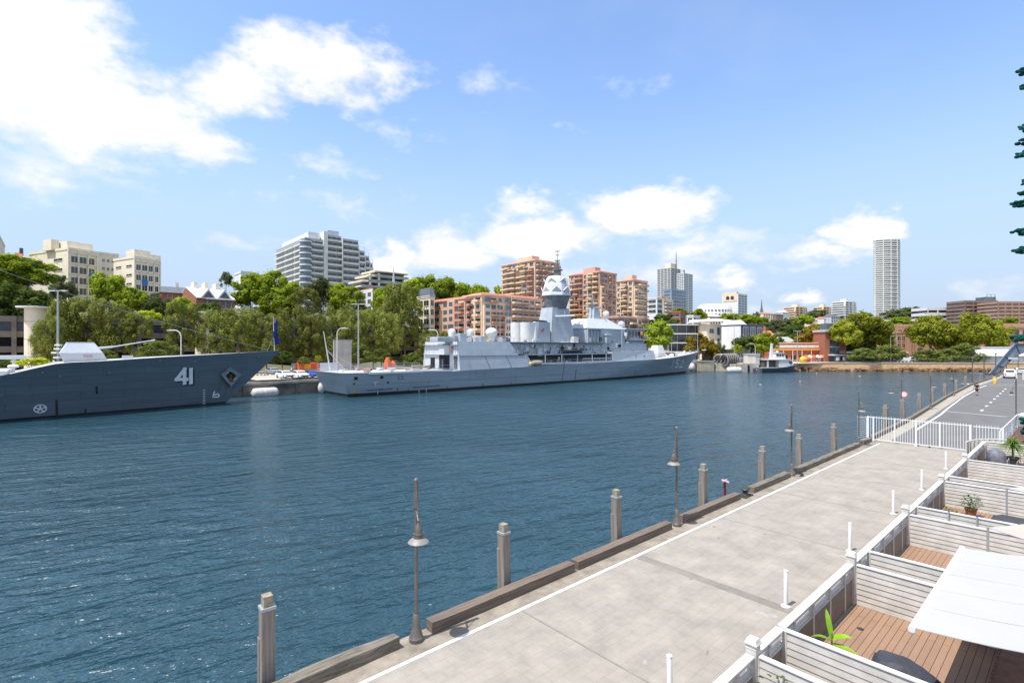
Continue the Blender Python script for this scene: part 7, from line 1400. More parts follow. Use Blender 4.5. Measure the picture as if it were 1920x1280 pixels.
T = [ # kind,label,px,top,d,w,h,group
('cas','olive casuarina beside the round stair tower, left of the light mast',92,588,34,52,105,G1),('cas','olive casuarina behind the light mast with cameras',122,562,38,62,130,G1),('cas','broad olive casuarina above the destroyer gun',165,556,37,74,135,G1),('cas','olive casuarina above the gun barrel',215,570,36,72,110,G1),('cas','thin olive casuarina before the dark car park decks',262,585,33,46,60,G1),
('cas','tall olive casuarina just left of the middle stair shaft',344,565,36,62,110,G1),('cas','bushy brown olive casuarina right of the middle stair shaft',408,582,34,74,100,G1),('cas','pale brown casuarina left of the navy flag',452,578,32,72,95,G1),('cas','brownish casuarina directly behind the navy flag',500,588,30,64,95,G1),('cas','dark casuarina right of the navy flag',548,576,34,70,115,G1),
('cas','olive casuarina above the orange container',586,590,30,56,90,G1),('cas','tall olive casuarina behind the curved lamp in mid wharf',622,578,37,70,120,G1),('cas','olive casuarina just left of the tall light mast by the frigate',660,578,32,56,105,G1),('cas','olive casuarina right of the tall light mast',700,580,34,60,105,G1),('cas','tallest olive casuarina, in front of the church spire foot',752,532,42,84,140,G1),('cas','olive casuarina before the narrow concrete shaft',728,588,30,54,90,G1),
('cas','olive casuarina at the left end of the terracotta flats',806,618,34,48,66,G1),('cas','small olive casuarina beside the hangar roof rail',842,618,32,40,50,G1),('cas','olive casuarina in the middle of the terracotta flats behind the big radome',930,588,36,46,75,G1),('shr','small yellowish shrub between big radome and funnel',965,605,30,34,50,None),
('fig','wooded crown of the left hilltop behind the cream apartments',28,476,112,130,70,G2),('dfig','hilltop tree just left of the cream apartment block',52,482,104,50,60,G2),('dfig','dark fig tree over the car park roof at the left edge',16,528,58,100,95,G2),('dfig','dark fig tree between the left edge and the stair tower',62,540,60,70,70,G2),('fig','bright green tree at the left edge below the hilltop',28,488,95,90,60,G2),('blu','grey green tree before the cream apartment block corner',118,515,82,44,60,G2),('lime','small yellow green tree right of the round stair tower',104,560,58,46,40,G2),
('fig','light green tree between the two cream apartment wings',205,508,85,66,70,G2),('fig','green tree below the second apartment wing',248,538,72,62,60,G2),('blu','pale tree below the long brick building',300,548,70,56,60,G2),('fig','green tree below the red brick house veranda',345,556,66,62,50,G2),('lime','yellow green bush above the car park deck',280,578,56,42,34,G2),('dfig','dark tree right of the concrete apartments',286,560,62,40,50,G2),
('dfig','dark tree beneath the red brick house',392,562,62,60,55,G2),('blu','umbrella shaped pine beside the white rooftop house',424,507,88,26,36,G2),('fig','left half of the big bright green fig crown',470,515,82,70,75,G2),('fig','peak of the big bright green fig crown',505,505,86,84,80,G2),('fig','right shoulder of the big bright green fig crown',545,525,80,60,60,G2),('fig','bright tree under the big fig crown',520,550,66,80,60,G2),
('cas','yellowish olive tree right of the big green fig',572,538,60,54,60,G2),('blu','grey green gum tree below the white balcony tower',602,514,84,60,70,G2),('fig','bright green tree below the right end of the white tower',650,536,72,80,60,G2),('fig','green tree behind the bright one by the white tower',630,528,88,50,40,G2),('blu','grey green tree left of the brick striped block',668,560,60,52,60,G2),('dfig','dark green tree below the brick striped block',690,575,56,50,60,G2),
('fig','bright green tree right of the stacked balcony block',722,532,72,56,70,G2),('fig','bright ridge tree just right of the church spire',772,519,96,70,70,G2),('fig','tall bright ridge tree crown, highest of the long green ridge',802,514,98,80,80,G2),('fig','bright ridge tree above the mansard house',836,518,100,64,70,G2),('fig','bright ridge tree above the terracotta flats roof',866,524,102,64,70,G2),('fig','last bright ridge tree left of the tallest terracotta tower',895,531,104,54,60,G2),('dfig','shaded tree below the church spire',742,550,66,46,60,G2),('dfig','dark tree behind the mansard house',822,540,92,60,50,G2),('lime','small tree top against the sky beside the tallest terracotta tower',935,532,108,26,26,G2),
('yel','yellow green tree between radar mast and foremast',1082,590,36,30,60,None),('fig','green tree behind the foremast',1128,583,44,36,60,None),('blu','grey tree before the brown flats',1186,602,40,26,50,None),
('shr','flat topped round tree above the destroyer foredeck',292,636,26,80,44,G3),('shr','small round bush beside the destroyer gun',202,655,24,34,22,G3),('shr','round topped tree beside the tall light mast, left',663,641,26,66,46,G3),('shr','lower round tree right of the tall light mast',715,652,26,44,34,G3),('shr','round bush behind the orange helicopter stack',771,655,26,44,34,G3),('lime','tiny lime bush behind the frigate ensign staff',597,665,20,16,14,G3),
('lime','light bush at the destroyer deckhouse left',60,668,14,70,24,G3),('shr','small bush at the left edge behind the destroyer',8,672,14,30,20,G3),('shr','low bush left of the frigate stern staff',570,668,22,24,16,G3),('dfig','dark shrub mass below the casuarinas by the cars',530,655,26,44,30,None),
]
for k, lb, px, top, d, w_, h_, g in T: tree(k, lb, px, top, td(px, d), w_, h_, group=g)
T2 = [ # px,top,Y
('fig','big bright green tree right of the frigate bridge',1230,600,198,76,70,None),('dfig','dark green tree behind the bright one by the brick block',1245,585,260,56,40,None),('blu','feathery grey tree left of the glass pavilion',1262,600,240,30,30,None),
('yel','orange and yellow tree in front of the glass pavilion',1306,622,200,52,56,None),('yel','small olive yellow tree right of the orange one',1334,634,202,28,44,None),('blu','thin grey tree before the concrete studio',1352,640,203,22,40,None),('fig','bright tree at the foot of the blue skyscraper',1310,578,300,32,34,G5),('fig','green bush below the glass office block',1272,576,300,40,24,G5),
('dfig','dark round tree in front of the grey townhouse',1396,625,208,48,50,None),('fig','green round tree right of the grey townhouse',1432,622,206,50,50,None),('lime','lime yellow small tree behind the inflatable fenders',1382,643,200,26,24,None),('dfig','dark tree left of the orange diner',1458,628,225,30,40,None),
('fig','tree above the grey townhouse roof',1368,585,330,40,26,G5),('fig','tree right of the curved white block',1400,588,330,36,22,G5),('fig','pale green hillside tree left of the church',1420,590,420,46,34,G5),('blu','small round hill tree under the church spire',1417,584,500,16,16,G5),('blu','grey hillside tree below the church hall',1455,597,420,40,30,G5),('blu','grey hillside tree right of the church hall',1480,594,430,46,34,G5),('fig','green hillside tree below the tan apartments',1508,590,400,40,24,G5),
('dfig','large dark green tree above the orange diner',1492,606,270,76,56,None),('fig','green tree right of the dark diner tree',1520,608,275,50,40,None),('dfig','dark hillside tree between the tan apartments',1533,578,620,30,22,G5),('blu','brown grey hillside tree behind the tan apartments',1525,582,590,32,20,G5),('dfig','round hilltop tree right of the tan apartments',1570,576,610,22,18,G5),('blu','hillside tree left of the church hall',1432,604,380,50,30,G5),('blu','dull tree under the white hillside houses',1540,606,380,60,24,G5),
('yel','yellow tree left of the brick stair block',1532,606,235,64,60,None),('yel','lower yellow orange tree behind the diner roof',1505,625,240,44,40,None),
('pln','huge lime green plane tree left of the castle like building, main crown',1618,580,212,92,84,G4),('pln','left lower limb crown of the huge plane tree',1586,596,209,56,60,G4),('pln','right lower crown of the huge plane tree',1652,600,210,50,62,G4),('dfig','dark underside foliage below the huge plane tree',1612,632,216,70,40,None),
('dfig','dark hill tree right of the striped tower',1706,573,480,50,30,G5),('blu','dull brown hill tree in front of the striped tower',1680,578,470,50,26,G5),('fig','small green tree behind the castle parapet',1690,592,300,44,22,G5),
('pln','round plane tree in front of the castle like building',1746,587,208,80,78,G4),('pln','plane tree crown between the two big right hand ones',1778,600,210,46,70,G4),('pln','widest plane tree left of the white shed',1832,583,206,86,86,G4),('pln','right end plane tree crown touching the brick gable',1870,597,208,54,66,G4),('pln','lower plane tree crown beside the shed ridge',1800,612,207,60,50,G4),('fig','small tree behind the right hand plane trees',1896,594,300,30,16,G5),
('shr','rounded green tree on the sea wall under the plane tree',1620,651,194,54,30,G3),('shr','rounded green tree with lamp pole on the sea wall',1668,645,196,60,36,G3),('shr','small rounded tree right of the white parked cars',1740,653,196,62,32,G3),('shr','rounded tree at the left end of the white shed',1808,641,198,70,46,G3),('shr','low bush filling between sea wall trees',1775,652,200,40,30,G3),
]
for k, lb, px, top, Y, w_, h_, g in T2: tree(k, lb, px, top, Y, w_, h_, group=g)
# far wooded slopes that read as one mass
def woods(name, label, spots, kind, sc):
    rr = random.Random(len(spots)); mb = MB(); src = CM[kind][0][0]; V0 = [v.co.copy() for v in src.vertices][:4*1800]
    for x, y, r_ in spots:
        z = hgt(x, y)+r_*.3; a = rr.random()*6; ca, sa = cos(a), sin(a); o = len(mb.v)
        mb.v += [((v.x*ca-v.y*sa)*r_+x, (v.x*sa+v.y*ca)*r_+y, v.z*r_*.7+z) for v in V0]; mb.f += [(o+i*4, o+i*4+1, o+i*4+2, o+i*4+3) for i in range(len(V0)//4)]; mb.mi += [0]*(len(V0)//4)
    o = mb.build(name, KIND[kind][1]); o['kind'] = 'stuff'; o['label'] = label
rr = random.Random(9)
sp = []
for i in range(80):
    px = rr.uniform(-60, 940); d = rr.uniform(58, 150); Y = td(px, d); sp.append(((px-960)/F*Y, Y, rr.uniform(3, 5)))
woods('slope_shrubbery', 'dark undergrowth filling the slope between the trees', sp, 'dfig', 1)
sp = [((px-960)/F*Y, Y, rr.uniform(5, 9)) for px, Y in [(rr.uniform(1290, 1900), rr.uniform(270, 560)) for i in range(70)]]
woods('hillside_woods', 'mixed green woods covering the far hillside', sp, 'blu', 1)
sp = [((px-960)/F*Y, Y, rr.uniform(4.5, 6)) for px, Y in [(rr.uniform(-40, 70), td(20, rr.uniform(95, 150))) for i in range(26)]]
woods('hilltop_woods', 'dark green woods on the hilltop at the left edge', sp, 'fig', 1)
sp = [((px-960)/F*Y, Y, 1.3) for px, Y in [(q, td(q, 19+2*rr.random())) for q in range(440, 800, 7)]]
woods('wharf_hedge', 'low planting along the back of the wharf', sp, 'shr', 1)

# ================================================================ CARS
PAINT = {}
def car(label, pos, rz, col, kind='car', name='parked_car', k=1.08):
    pm = PAINT.setdefault(col, mat('car_paint_%d' % len(PAINT), col, .25, var=.03, spec=.6)); r = thing(name, label, 'car' if kind != 'van' else 'van', pos, rz, 'parked cars'); r.scale = (k, k, k)
    if kind == 'van': body = [(-2.3,.35),(2.3,.35),(2.35,.8),(2.1,1.05),(1.6,1.15),(1.0,1.95),(-2.25,2.0)]; glass = [(1.05,1.2),(1.62,1.2),(1.1,1.82),(.35,1.84),(.35,1.2)]
    elif kind == 'ute': body = [(-2.5,.4),(2.45,.4),(2.5,.85),(2.3,1.05),(1.2,1.15),(.5,1.7),(-.6,1.7),(-.8,1.1),(-2.5,1.08)]; glass = [(1.05,1.15),(.48,1.6),(-.5,1.6),(-.62,1.15)]
    elif kind == 'suv': body = [(-2.2,.35),(2.2,.35),(2.25,.75),(2.1,1.0),(1.1,1.12),(.45,1.65),(-1.9,1.65),(-2.25,1.05)]; glass = [(.95,1.14),(.42,1.56),(-1.75,1.56),(-1.95,1.14)]
    else: body = [(-2.15,.3),(2.15,.3),(2.2,.62),(2.0,.82),(1.05,.95),(.35,1.38),(-1.0,1.4),(-1.75,1.0),(-2.15,.92)]; glass = [(.95,.97),(.33,1.31),(-.95,1.33),(-1.5,.98)]
    top = max(z for _, z in body); wf = lambda z: .88-.16*max(0, (z-.95)/(top-.9)) if z > .95 else .88
    n = len(body); vs = [(x, -wf(z), z) for x, z in body]+[(x, wf(z), z) for x, z in body]; mb = MB(); mb.add(vs, [tuple(range(n)), tuple(range(2*n-1, n-1, -1))]+[((i+1)%n, i, n+i, n+(i+1)%n) for i in range(n)]); mb.build('body', pm, r, bevel=.05)
    m_ = len(glass); 
    for sg in (-1, 1): mb = MB(); mb.add([(x, sg*(wf(z)+.012), z) for x, z in glass], [tuple(range(m_))]); mb.build('side_window', M_glass, r)
    (xa, za), (xb, zb) = glass[0], glass[1] if kind != 'van' else glass[2]
    if kind == 'van': xa, za = 1.63, 1.18; xb, zb = 1.08, 1.85
    mb = MB(); w1, w2 = wf(za)-.06, wf(zb)-.08; mb.add([(xa+.05,-w1,za+.03),(xa+.05,w1,za+.03),(xb+.05,w2,zb+.04),(xb+.05,-w2,zb+.04)],[(0,1,2,3)]); mb.build('windscreen', M_glass, r)
    xr, zr = (glass[-1] if kind != 'van' else (-2.3, 1.3)); mb = MB(); mb.box(-2.33 if kind == 'van' else xr-.32, -2.29 if kind == 'van' else xr-.28, -.6, .6, zr+.08, zr+.4); mb.build('rear_window', M_glass, r)
    for x in (-1.35, 1.35):
        for sg in (-1, 1): mb = MB(); mb.cyl((x, sg*.72, .33), (x, sg*.9, .33), .33, n=14); w_ = mb.build('wheel', M_black, r); mb = MB(); mb.cyl((x, sg*.9, .33), (x, sg*.92, .33), .2, n=10); mb.build('rim', M_steel, w_)
    for sg in (-1, 1): mb = MB(); mb.cbox((body[2][0]-.03, sg*.62, body[2][1]-.02), .1, .35, .15); mb.build('headlight', M_glassb, r); mb = MB(); mb.cbox((-2.2 if kind not in ('ute',) else -2.5, sg*.7, .8), .1, .2, .2); mb.build('tail_light', M_red, r)
    mb = MB(); mb.box(body[1][0]-.02, body[1][0]+.06, -.5, .5, .35, .6); mb.build('grille', M_dark, r)
    return r
def onw(px, py, z=GZ): Y = (CH-z)*F/(py-HZ); return ((px-960)/F*Y, Y, z+.01)
fwd = QA-pi/2+.1
car('silver hatchback half hidden behind the destroyer bow tip', onw(512, 701), fwd, (.30,.34,.40)); car('white sedan facing the water, left of the pair between the warships', onw(534, 708.5), fwd, (.75,.76,.77)); car('white sedan facing the water, just left of the blue car', onw(562, 708.5), fwd, (.78,.78,.77)); car('white van parked behind the white sedans', onw(560, 697.5), fwd, (.78,.78,.78), 'van', 'parked_van'); car('bright blue car parked beside the frigate stern', onw(585, 708), fwd, (.02,.08,.42))
car('blue grey van partly hidden behind the destroyer bow', onw(503, 690), fwd, (.12,.17,.24), 'van', 'parked_van')
cl2 = [(1632,'dark blue suv under the rounded tree on the sea wall',(.03,.04,.07),'suv'),(1647,'pale blue suv at the left of the sea wall car row',(.45,.5,.56),'suv'),(1663,'dark hatchback left of the white cars on the sea wall',(.05,.055,.07),'car'),(1690,'white sedan in side view on the sea wall',(.78,.78,.76),'car'),(1703,'white van just behind the white sedan on the sea wall',(.76,.76,.78),'van'),(1717,'white ute beside the brick building downpipe',(.74,.74,.72),'ute'),(1733,'black sedan in the shade of the small rounded tree',(.02,.02,.022),'car'),(1752,'silver car between the two black cars',(.5,.5,.52),'car'),(1772,'long black suv left of the red tail lights',(.015,.017,.022),'suv'),(1786,'dark red car behind the black suv',(.2,.02,.02),'car'),(1810,'blue grey suv under the tree next to the white shed',(.25,.3,.38),'suv')]
for i, (px, lb, c_, kd) in enumerate(cl2):
    Y = 196+(i%2)*2.5+(2 if kd == 'van' else 0); r = car(lb, ((px-960)/F*Y, Y, GZ+.27), rnd.choice([.03, pi+.02]), c_, kd, 'parked_van' if kd == 'van' else 'parked_car', 1.12)
s_, _ = 0, 0; pu = onw(1893, 708.5, QZ); car('white pickup parked under the grey gantry leg at the end of the pier road', (pu[0], pu[1], QZ+.01), QA+.12, (.78,.78,.78), 'ute', 'parked_pickup', 1.15)
car('white car partly cut off beyond the dark lamp post at right', (P(1912,700,134).x, 134, QZ+.01), QA+.2, (.7,.7,.7), 'car')

# ================================================================ WHARF THINGS
def mast(label, px, ytop, Y, zb, heads=2, cat='light mast', r0=.16, name='light_mast'):
    p = P(px, ytop, Y); r = thing(name, label, cat, (p.x, p.y, zb)); H = p.z-zb; mb = MB(); mb.cyl((0,0,0),(0,0,H),r0,r0*.6,10); mb.build('pole', M_steel, r, True)
    for sg in ((-1, 1) if heads == 2 else (1,)): mb = MB(); mb.cbox((sg*.9,0,H), 1.2,.35,.14); mb.cyl((0,0,H-.02),(sg*.6,0,H),.04,n=6); mb.build('floodlight', M_white, r)
    return r, H
r, H = mast('tall twin headed light mast with cameras, in front of the left olive trees', 108.5, 545, td(108.5, 8), GZ, r0=.19)
for z, a in ((H*.43,.7),(H*.39,.5),(H*.35,-.4),(H*.3,.3)): mb = MB(); mb.cbox((a*.5,-.3,z),.9,.5,.28); mb.build('camera_box', M_white, r, bevel=.04)
mb = MB(); mb.cbox((-.45,-.2,H*.22),.3,.2,1.6); mb.build('speaker_column', M_white, r)
mast('tall twin headed light mast behind the frigate flight deck', 672, 570, td(672, 6), GZ, r0=.2)[0]
mast('tall white light pole beside the patrol boat in front of the diner', 1495, 620, 192, GZ, r0=.16); mast('thin pale light pole rising left of the box kiosk', 1376.5, 585, 194, GZ, 1, r0=.1); mast('white light pole in front of the rounded sea wall tree', 1670, 630, 194, GZ, 1, r0=.12)
mast('small lamp pole in front of the castle like building', 1681, 622, 197, GZ, 1, r0=.09)
def swan(label, px, top, Y, side_=-1):
    p = P(px, top, Y); r = thing('curved_lamp', label, 'street lamp', (p.x, p.y, GZ)); H = p.z-GZ; mb = MB(); mb.path([(0,0,0),(0,0,H-1.3)]+[(side_*(1.2-1.2*cos(R(a))), 0, H-1.3+1.3*sin(R(a))) for a in range(15, 91, 15)]+[(side_*2.0,0,H)], .09, 8); mb.build('curved_pole', M_white, r, True); mb = MB(); mb.cbox((side_*2.2,0,H-.03),.9,.3,.12); mb.build('lamp_head', M_white, r, bevel=.03)
swan('curved white street lamp above the destroyer foredeck', 339.5, 619, td(339, 12)); swan('curved pale street lamp among the trees behind the frigate stern', 632, 615, td(632, 14), 1); swan('curved white street lamp left of the orange tree near the frigate bow gun', 1259, 629, 205); swan('curved white street lamp above the box kiosk', 1416, 644, 194); swan('curved white street lamp behind the hangar roof rail', 821, 618, td(821, 10))
# container, tents, barriers
M_or = mat('bright_orange_red', (.66,.12,.03), .6, var=.12); M_hiv = mat('hi_vis_yellow', (.6,.62,.05), .7)
p = onw(577, 699); r = thing('shipping_container', 'orange red container with yellow panel behind the blue car', 'container', p, QA+.0); mb = MB(); mb.box(-2.4,2.4,-1.2,1.2,0,2.5); mb.build('body', M_or, r, bevel=.05)
for i in range(14): mb = MB(); mb.box(-2.3+i*.34,-2.16+i*.34,-1.24,-1.2,.1,2.4); mb.build('rib', M_or, r)
mb = MB(); mb.box(-1.6,.3,-1.3,-1.22,1.0,2.2); mb.build('yellow_panel', mat('orange_yellow', (.75,.32,.02), .6), r)
p = onw(765/1.0, 690); r = thing('orange_tarpaulin_stack', 'orange tarpaulin covered stack on the wharf behind the flight deck', 'covered stack', P(731, 676, 112), QA); r.location.z = GZ; mb = MB(); crumple(mb, lambda q: 3.5+.5*sin(q*7), -1.2, 1.2, 1.6, 9, .15, 10, 8); mb.build('tarpaulin', M_or, r, True)
r = thing('red_boat', 'small red upturned boat on the wharf edge below the destroyer bow', 'boat', W(25.2, -103.2, GZ), QA); mb = MB(); mb.hexa([(-1.6,-.7,0),(1.6,-.7,0),(1.9,.7,0),(-1.6,.7,0),(-1.3,-.4,.65),(1.2,-.4,.6),(1.2,.4,.6),(-1.3,.4,.65)]); mb.build('hull', M_or, r, bevel=.12); mb = MB(); mb.box(-1.2,1.2,-1.1,-.8,0,.3); mb.build('pallet', M_white, r)
def fence2(label, s0, s1, d, z0=GZ, h=1.1, step=2.2, name='wharf_fence'):
    r = thing(name, label, 'fence', W(s0, -101.5-d, z0), QA); mb = MB(); rail(mb, [(0,0,0),(s1-s0,0,0)], h, step, .05, 2); mb.build('railing', M_steel, r)
fence2('grey tubular railing along the wharf behind the parked cars', 20, 150, 16); fence2('long grey railing at the back of the wharf near the trees', -20, 160, 24, h=1.3)
r = thing('sea_wall_railing', 'low dark railing along the top of the sandstone sea wall', 'railing', (124, 193, GZ+.2), atan2(-3.5, 64)); mb = MB(); rail(mb, [(0,0,0),(64,0,0)], .95, 2.2, .05, 2); mb.build('railing', M_dgrey, r)
for i, (px, c_, lb) in enumerate(((650, M_hiv, 'worker in hi vis yellow standing behind the frigate flight deck, left of the mast'), (668, M_white, 'worker in pale clothes beside the tall light mast'), (1362, M_blk, 'person in dark clothes walking on the wharf left of the kiosk'))):
    if i < 2: person(lb, P(px, 690, 108)*1, .5*i, c_, M_blk, 1.9); bpy.data.objects[[o.name for o in bpy.data.objects if o.name.startswith('person')][-1]]
for o in bpy.data.objects:
    if o.get('category') == 'person' and 'worker' in o.get('label', ''): o.location.z = GZ+.02
# crane / gantry leg at right
M_gan = mat('blue_grey_gantry_steel', (.20,.25,.31), .5, var=.15, scale=.6); M_gand = mat('dark_gantry_edge', (.06,.08,.11), .5)
Yg = 128; pg = lambda x, y: (P(x, y, Yg).x-P(1856, 705, Yg).x, P(x, y, Yg).z-QZ)
r = thing('gantry_leg', 'blue grey steel gantry leg curving up into an arch at the right edge', 'gantry', (P(1856,705,Yg).x, Yg, QZ))
L1 = [(1853,705),(1868,685),(1882,668),(1902,645),(1925,645)]; L2 = [(1862,703),(1880,688),(1893,674),(1910,663),(1925,658)]
a_ = [pg(*q) for q in L1]; b_ = [pg(*q) for q in L2]; a_[0] = (a_[0][0], 0); b_[0] = (b_[0][0], 0)
for i in range(4): mb = MB(); mb.hexa([(a_[i][0],-.25,a_[i][1]),(b_[i][0],-.25,b_[i][1]),(b_[i][0],.25,b_[i][1]),(a_[i][0],.25,a_[i][1]),(a_[i+1][0],-.25,a_[i+1][1]),(b_[i+1][0],-.25,b_[i+1][1]),(b_[i+1][0],.25,b_[i+1][1]),(a_[i+1][0],.25,a_[i+1][1])]); mb.build('web_plate', M_gan, r)
for q in (a_, b_): mb = MB(); mb.path([(x,-.3,z) for x, z in q], .17, 6); mb.build('edge_flange', M_gand, r)
for i in range(1, 5): mb = MB(); mb.cyl((a_[i][0],-.3,a_[i][1]),(b_[i][0],-.3,b_[i][1]),.13,n=6); mb.build('cross_stiffener', M_gand, r)
mb = MB(); mb.box(a_[0][0]-.4,b_[0][0]+.5,-.7,.7,0,.35); mb.build('base_shoe', M_gand, r); mb = MB(); mb.box(4.2,6.2,-.9,.3,6.3-2.4,6.7-2.4); mb.build('white_fitting', M_white, r)
mb = MB(); mb.hexa([(8.5,-.2,a_[3][1]-4.2),(12,-.2,a_[3][1]-4.8),(12,0,a_[3][1]-4.8),(8.5,0,a_[3][1]-4.2),(8.5,-.2,a_[3][1]-3.2),(12,-.2,a_[3][1]-3.6),(12,0,a_[3][1]-3.6),(8.5,0,a_[3][1]-3.2)]); mb.build('hanging_plate', M_gan, r)
p = onw(1865, 720, QZ); r = thing('yellow_bollard', 'fat yellow bollard at the foot of the grey gantry leg', 'bollard', p); mb = MB(); mb.lathe([(.28,0),(.28,1.2),(.22,1.32),(.02,1.35)], n=16); mb.build('body', mat('yellow_orange_paint', (.7,.42,.05), .5), r, True); mb = MB(); mb.lathe([(.29,.7),(.29,.85)], n=16); mb.build('band', M_white, r)
p = onw(1918, 702, QZ); r = thing('white_barrier_gate', 'white tubular barrier beside the pickup at the far end of the road', 'barrier', P(1906, 715, 108)); r.location.z = QZ; mb = MB(); mb.path([(0,0,0),(0,0,2.2),(1.4,0,1.9),(1.4,0,0)],.12,6); mb.cyl((1.4,0,1.5),(5,1,1.2),.08,n=6); mb.build('frame', M_white, r)
# moored thing with blurred masts near the walking man
r = thing('small_moored_dinghy', 'small pale dinghy with upright gear moored beyond the walking man', 'boat', P(1829, 716, 112)); r.location.z = .1; mb = MB(); mb.hexa([(-2.2,-.7,0),(1.6,-.7,0),(1.6,.7,0),(-2.2,.7,0),(-2.5,-1,.8),(2.6,-.5,.9),(2.6,.5,.9),(-2.5,1,.8)]); mb.build('hull', M_supl, r, bevel=.05); mb = MB(); mb.cyl((-.6,0,.7),(-.6,0,3.4),.12,n=6); mb.cyl((1,0,.7),(1,0,3.0),.1,n=6); mb.cyl((-1.2,0,3.1),(1.8,0,2.9),.1,n=6); mb.build('upright_gear', mat('purple_grey', (.3,.28,.4), .6), r)
# ---- big inflatable fenders on the wharf right of the frigate
def bigf(label, px, Y, yaw, L_, rad):
    p = P(px, 690, Y); r = thing('inflatable_fender', label, 'fender', (p.x, p.y, GZ+rad), yaw, 'black ribbed inflatable fenders'); mb = MB(); prof = [(.05,-L_/2),(rad*.7,-L_/2+.3),(rad*.97,-L_/2+1.1),(rad,0),(rad*.97,L_/2-1.1),(rad*.7,L_/2-.3),(.05,L_/2)]
    mb.lathe(prof, n=22); mb.v = [(z, y, x) for x, y, z in mb.v]; mb.build('bladder', M_black, r, True)
    for i in range(7): x = -L_/2+.9+i*(L_-1.8)/6; q = rad*(1.03 if 0 < i < 6 else .98); mb = MB(); mb.lathe([(q,-.13),(q+.1,0),(q,.13)], n=20); mb.v = [(z+x, y, xx) for xx, y, z in mb.v]; mb.build('rope_net_ring', mat('pale_rope_net', (.36,.34,.31), .9), r)
    for a in range(8): w_ = a*pi/4; mb = MB(); mb.path([(-L_/2+.6,rad*.9*cos(w_),rad*.9*sin(w_)),(0,rad*1.06*cos(w_),rad*1.06*sin(w_)),(L_/2-.6,rad*.9*cos(w_),rad*.9*sin(w_))],.06,4); mb.build('lengthwise_rope', MATS['pale_rope_net'], r)
bigf('left black ribbed inflatable fender with pale ropes, beside the frigate bow', 1351, 197, .9, 7.5, 1.75); bigf('right black ribbed inflatable fender, nearer the white kiosk', 1368, 191, .5, 7.8, 1.85)
r = thing('rope_coils', 'loops of pale mooring rope hanging in front of the black fenders', 'rope', P(1338, 690, 187)); r.location.z = GZ; mb = MB()
for i in range(5): mb.path([(1.2*i+2.4*cos(R(a))-2, -.2*i, 1.6+1.8*sin(R(a))*(.8+.1*i)) for a in range(180, 361, 20)], .09, 5)
mb.build('loops', MATS['pale_rope_net'], r)
r = thing('box_kiosk', 'white box kiosk on its own concrete pier left of the patrol boat', 'kiosk', P(1402, 700, 181)); r.location.z = 0; mb = MB(); mb.box(0,4.4,0,4,-1.5,3.1); mb.build('concrete_pier', M_conc, r); mb = MB(); mb.box(-.1,.5,-.3,0,-1,2.6); mb.box(3.9,4.4,-.3,0,-1,2.6); mb.build('timber_fenders', M_dark, r); mb = MB(); mb.box(.1,3.0,.2,3.6,3.1,6.2); mb.build('cabin', M_cream, r, bevel=.06); mb = MB(); mb.box(3.0,4.3,.3,3.6,3.1,6.15); mb.build('grey_cabin_end', M_lgrey, r); mb = MB(); mb.box(-.05,4.5,.0,3.8,6.2,6.4); mb.build('roof', M_wht, r)
r = thing('wharf_corner_block', 'pale stone corner block of the wharf under the frigate bow', 'wharf wall', P(1314, 694, 192)); r.location.z = 0; mb = MB(); mb.box(0,5,0,4,-1.5,3.4); mb.build('block', mat('pale_stone', (.45,.39,.30), .9, var=.15, scale=.8), r); mb = MB(); mb.box(-.2,5.2,-.2,4,3.4,3.6); mb.build('coping', MATS['coping_concrete'], r)
mb = MB(); A_ = Vector((72,197.6,0)); r = thing('stone_quay_wall', 'stone quay wall below the inflatable fenders and kiosk', 'wharf wall')
for (xa, ya), (xb, yb) in zip(shore[0:3], shore[1:4]): A = Vector((xa, ya, 0)); B = Vector((xb, yb, 0)); d = (B-A).normalized(); n = Vector((d.y, -d.x, 0)); q = [A+n*.3, B+n*.3, B-n*.4, A-n*.4]; mb = MB(); mb.hexa([v+Vector((0,0,-1.5)) for v in q]+[v+Vector((0,0,2.75)) for v in q]); mb.build('wall_face', MATS['pale_stone'], r)
r = thing('grey_hoarding', 'long grey blue hoarding wall on the wharf beyond the frigate bow', 'hoarding', P(1316, 680, 204)); r.location.z = GZ; mb = MB(); mb.box(0,19,0,.2,0,5.2); mb.build('sheet', mat('grey_purple_sheet', (.20,.20,.25), .8, var=.2, scale=.5), r)
for i in range(6): mb = MB(); mb.cyl((i*3.8,-.2,0),(i*3.8,-.2,6.2 if i == 1 else 5.4),.12,n=6); mb.build('post', M_steel, r)
mb = MB(); mb.box(-3,16,-.8,.6,5.25,5.4); mb.build('capping', mat('olive_cap', (.3,.3,.2), .8), r)
r = thing('railing_with_bikes', 'steel fence with life rings along the quay right of the inflatable fenders', 'fence', P(1385, 683, 193)); r.location.z = GZ; mb = MB(); rail(mb, [(0,0,0),(11,0,0)], 1.3, 1.0, .05, 3); mb.build('railing', M_dgrey, r)
for i in range(5): mb = MB(); mb.cbox((1.2+i*2,.8,2.0), 1.5,.3,.35, rz=.2*i); mb.build('planter_box', mat('pale_green_box', (.35,.42,.36), .8), r)
for i, (px, c_, lb) in enumerate(((1506, mat('yellow_buoy', (.75,.5,.03), .5), 'yellow round mooring buoy on the apron right of the patrol boat'), (1512.5, M_or, 'orange red round mooring buoy beside the yellow one'))):
    r = thing('mooring_buoy', lb, 'buoy', P(px, 680, 193)); r.location.z = GZ+1.45; mb = MB(); mb.sph((0,0,0), 1.25, 16, 10, sx=1.15); mb.build('float', c_, r, True); mb = MB(); mb.lathe([(1.27,-.1),(1.3,0),(1.27,.1)], n=16); mb.build('strap', M_mar, r)
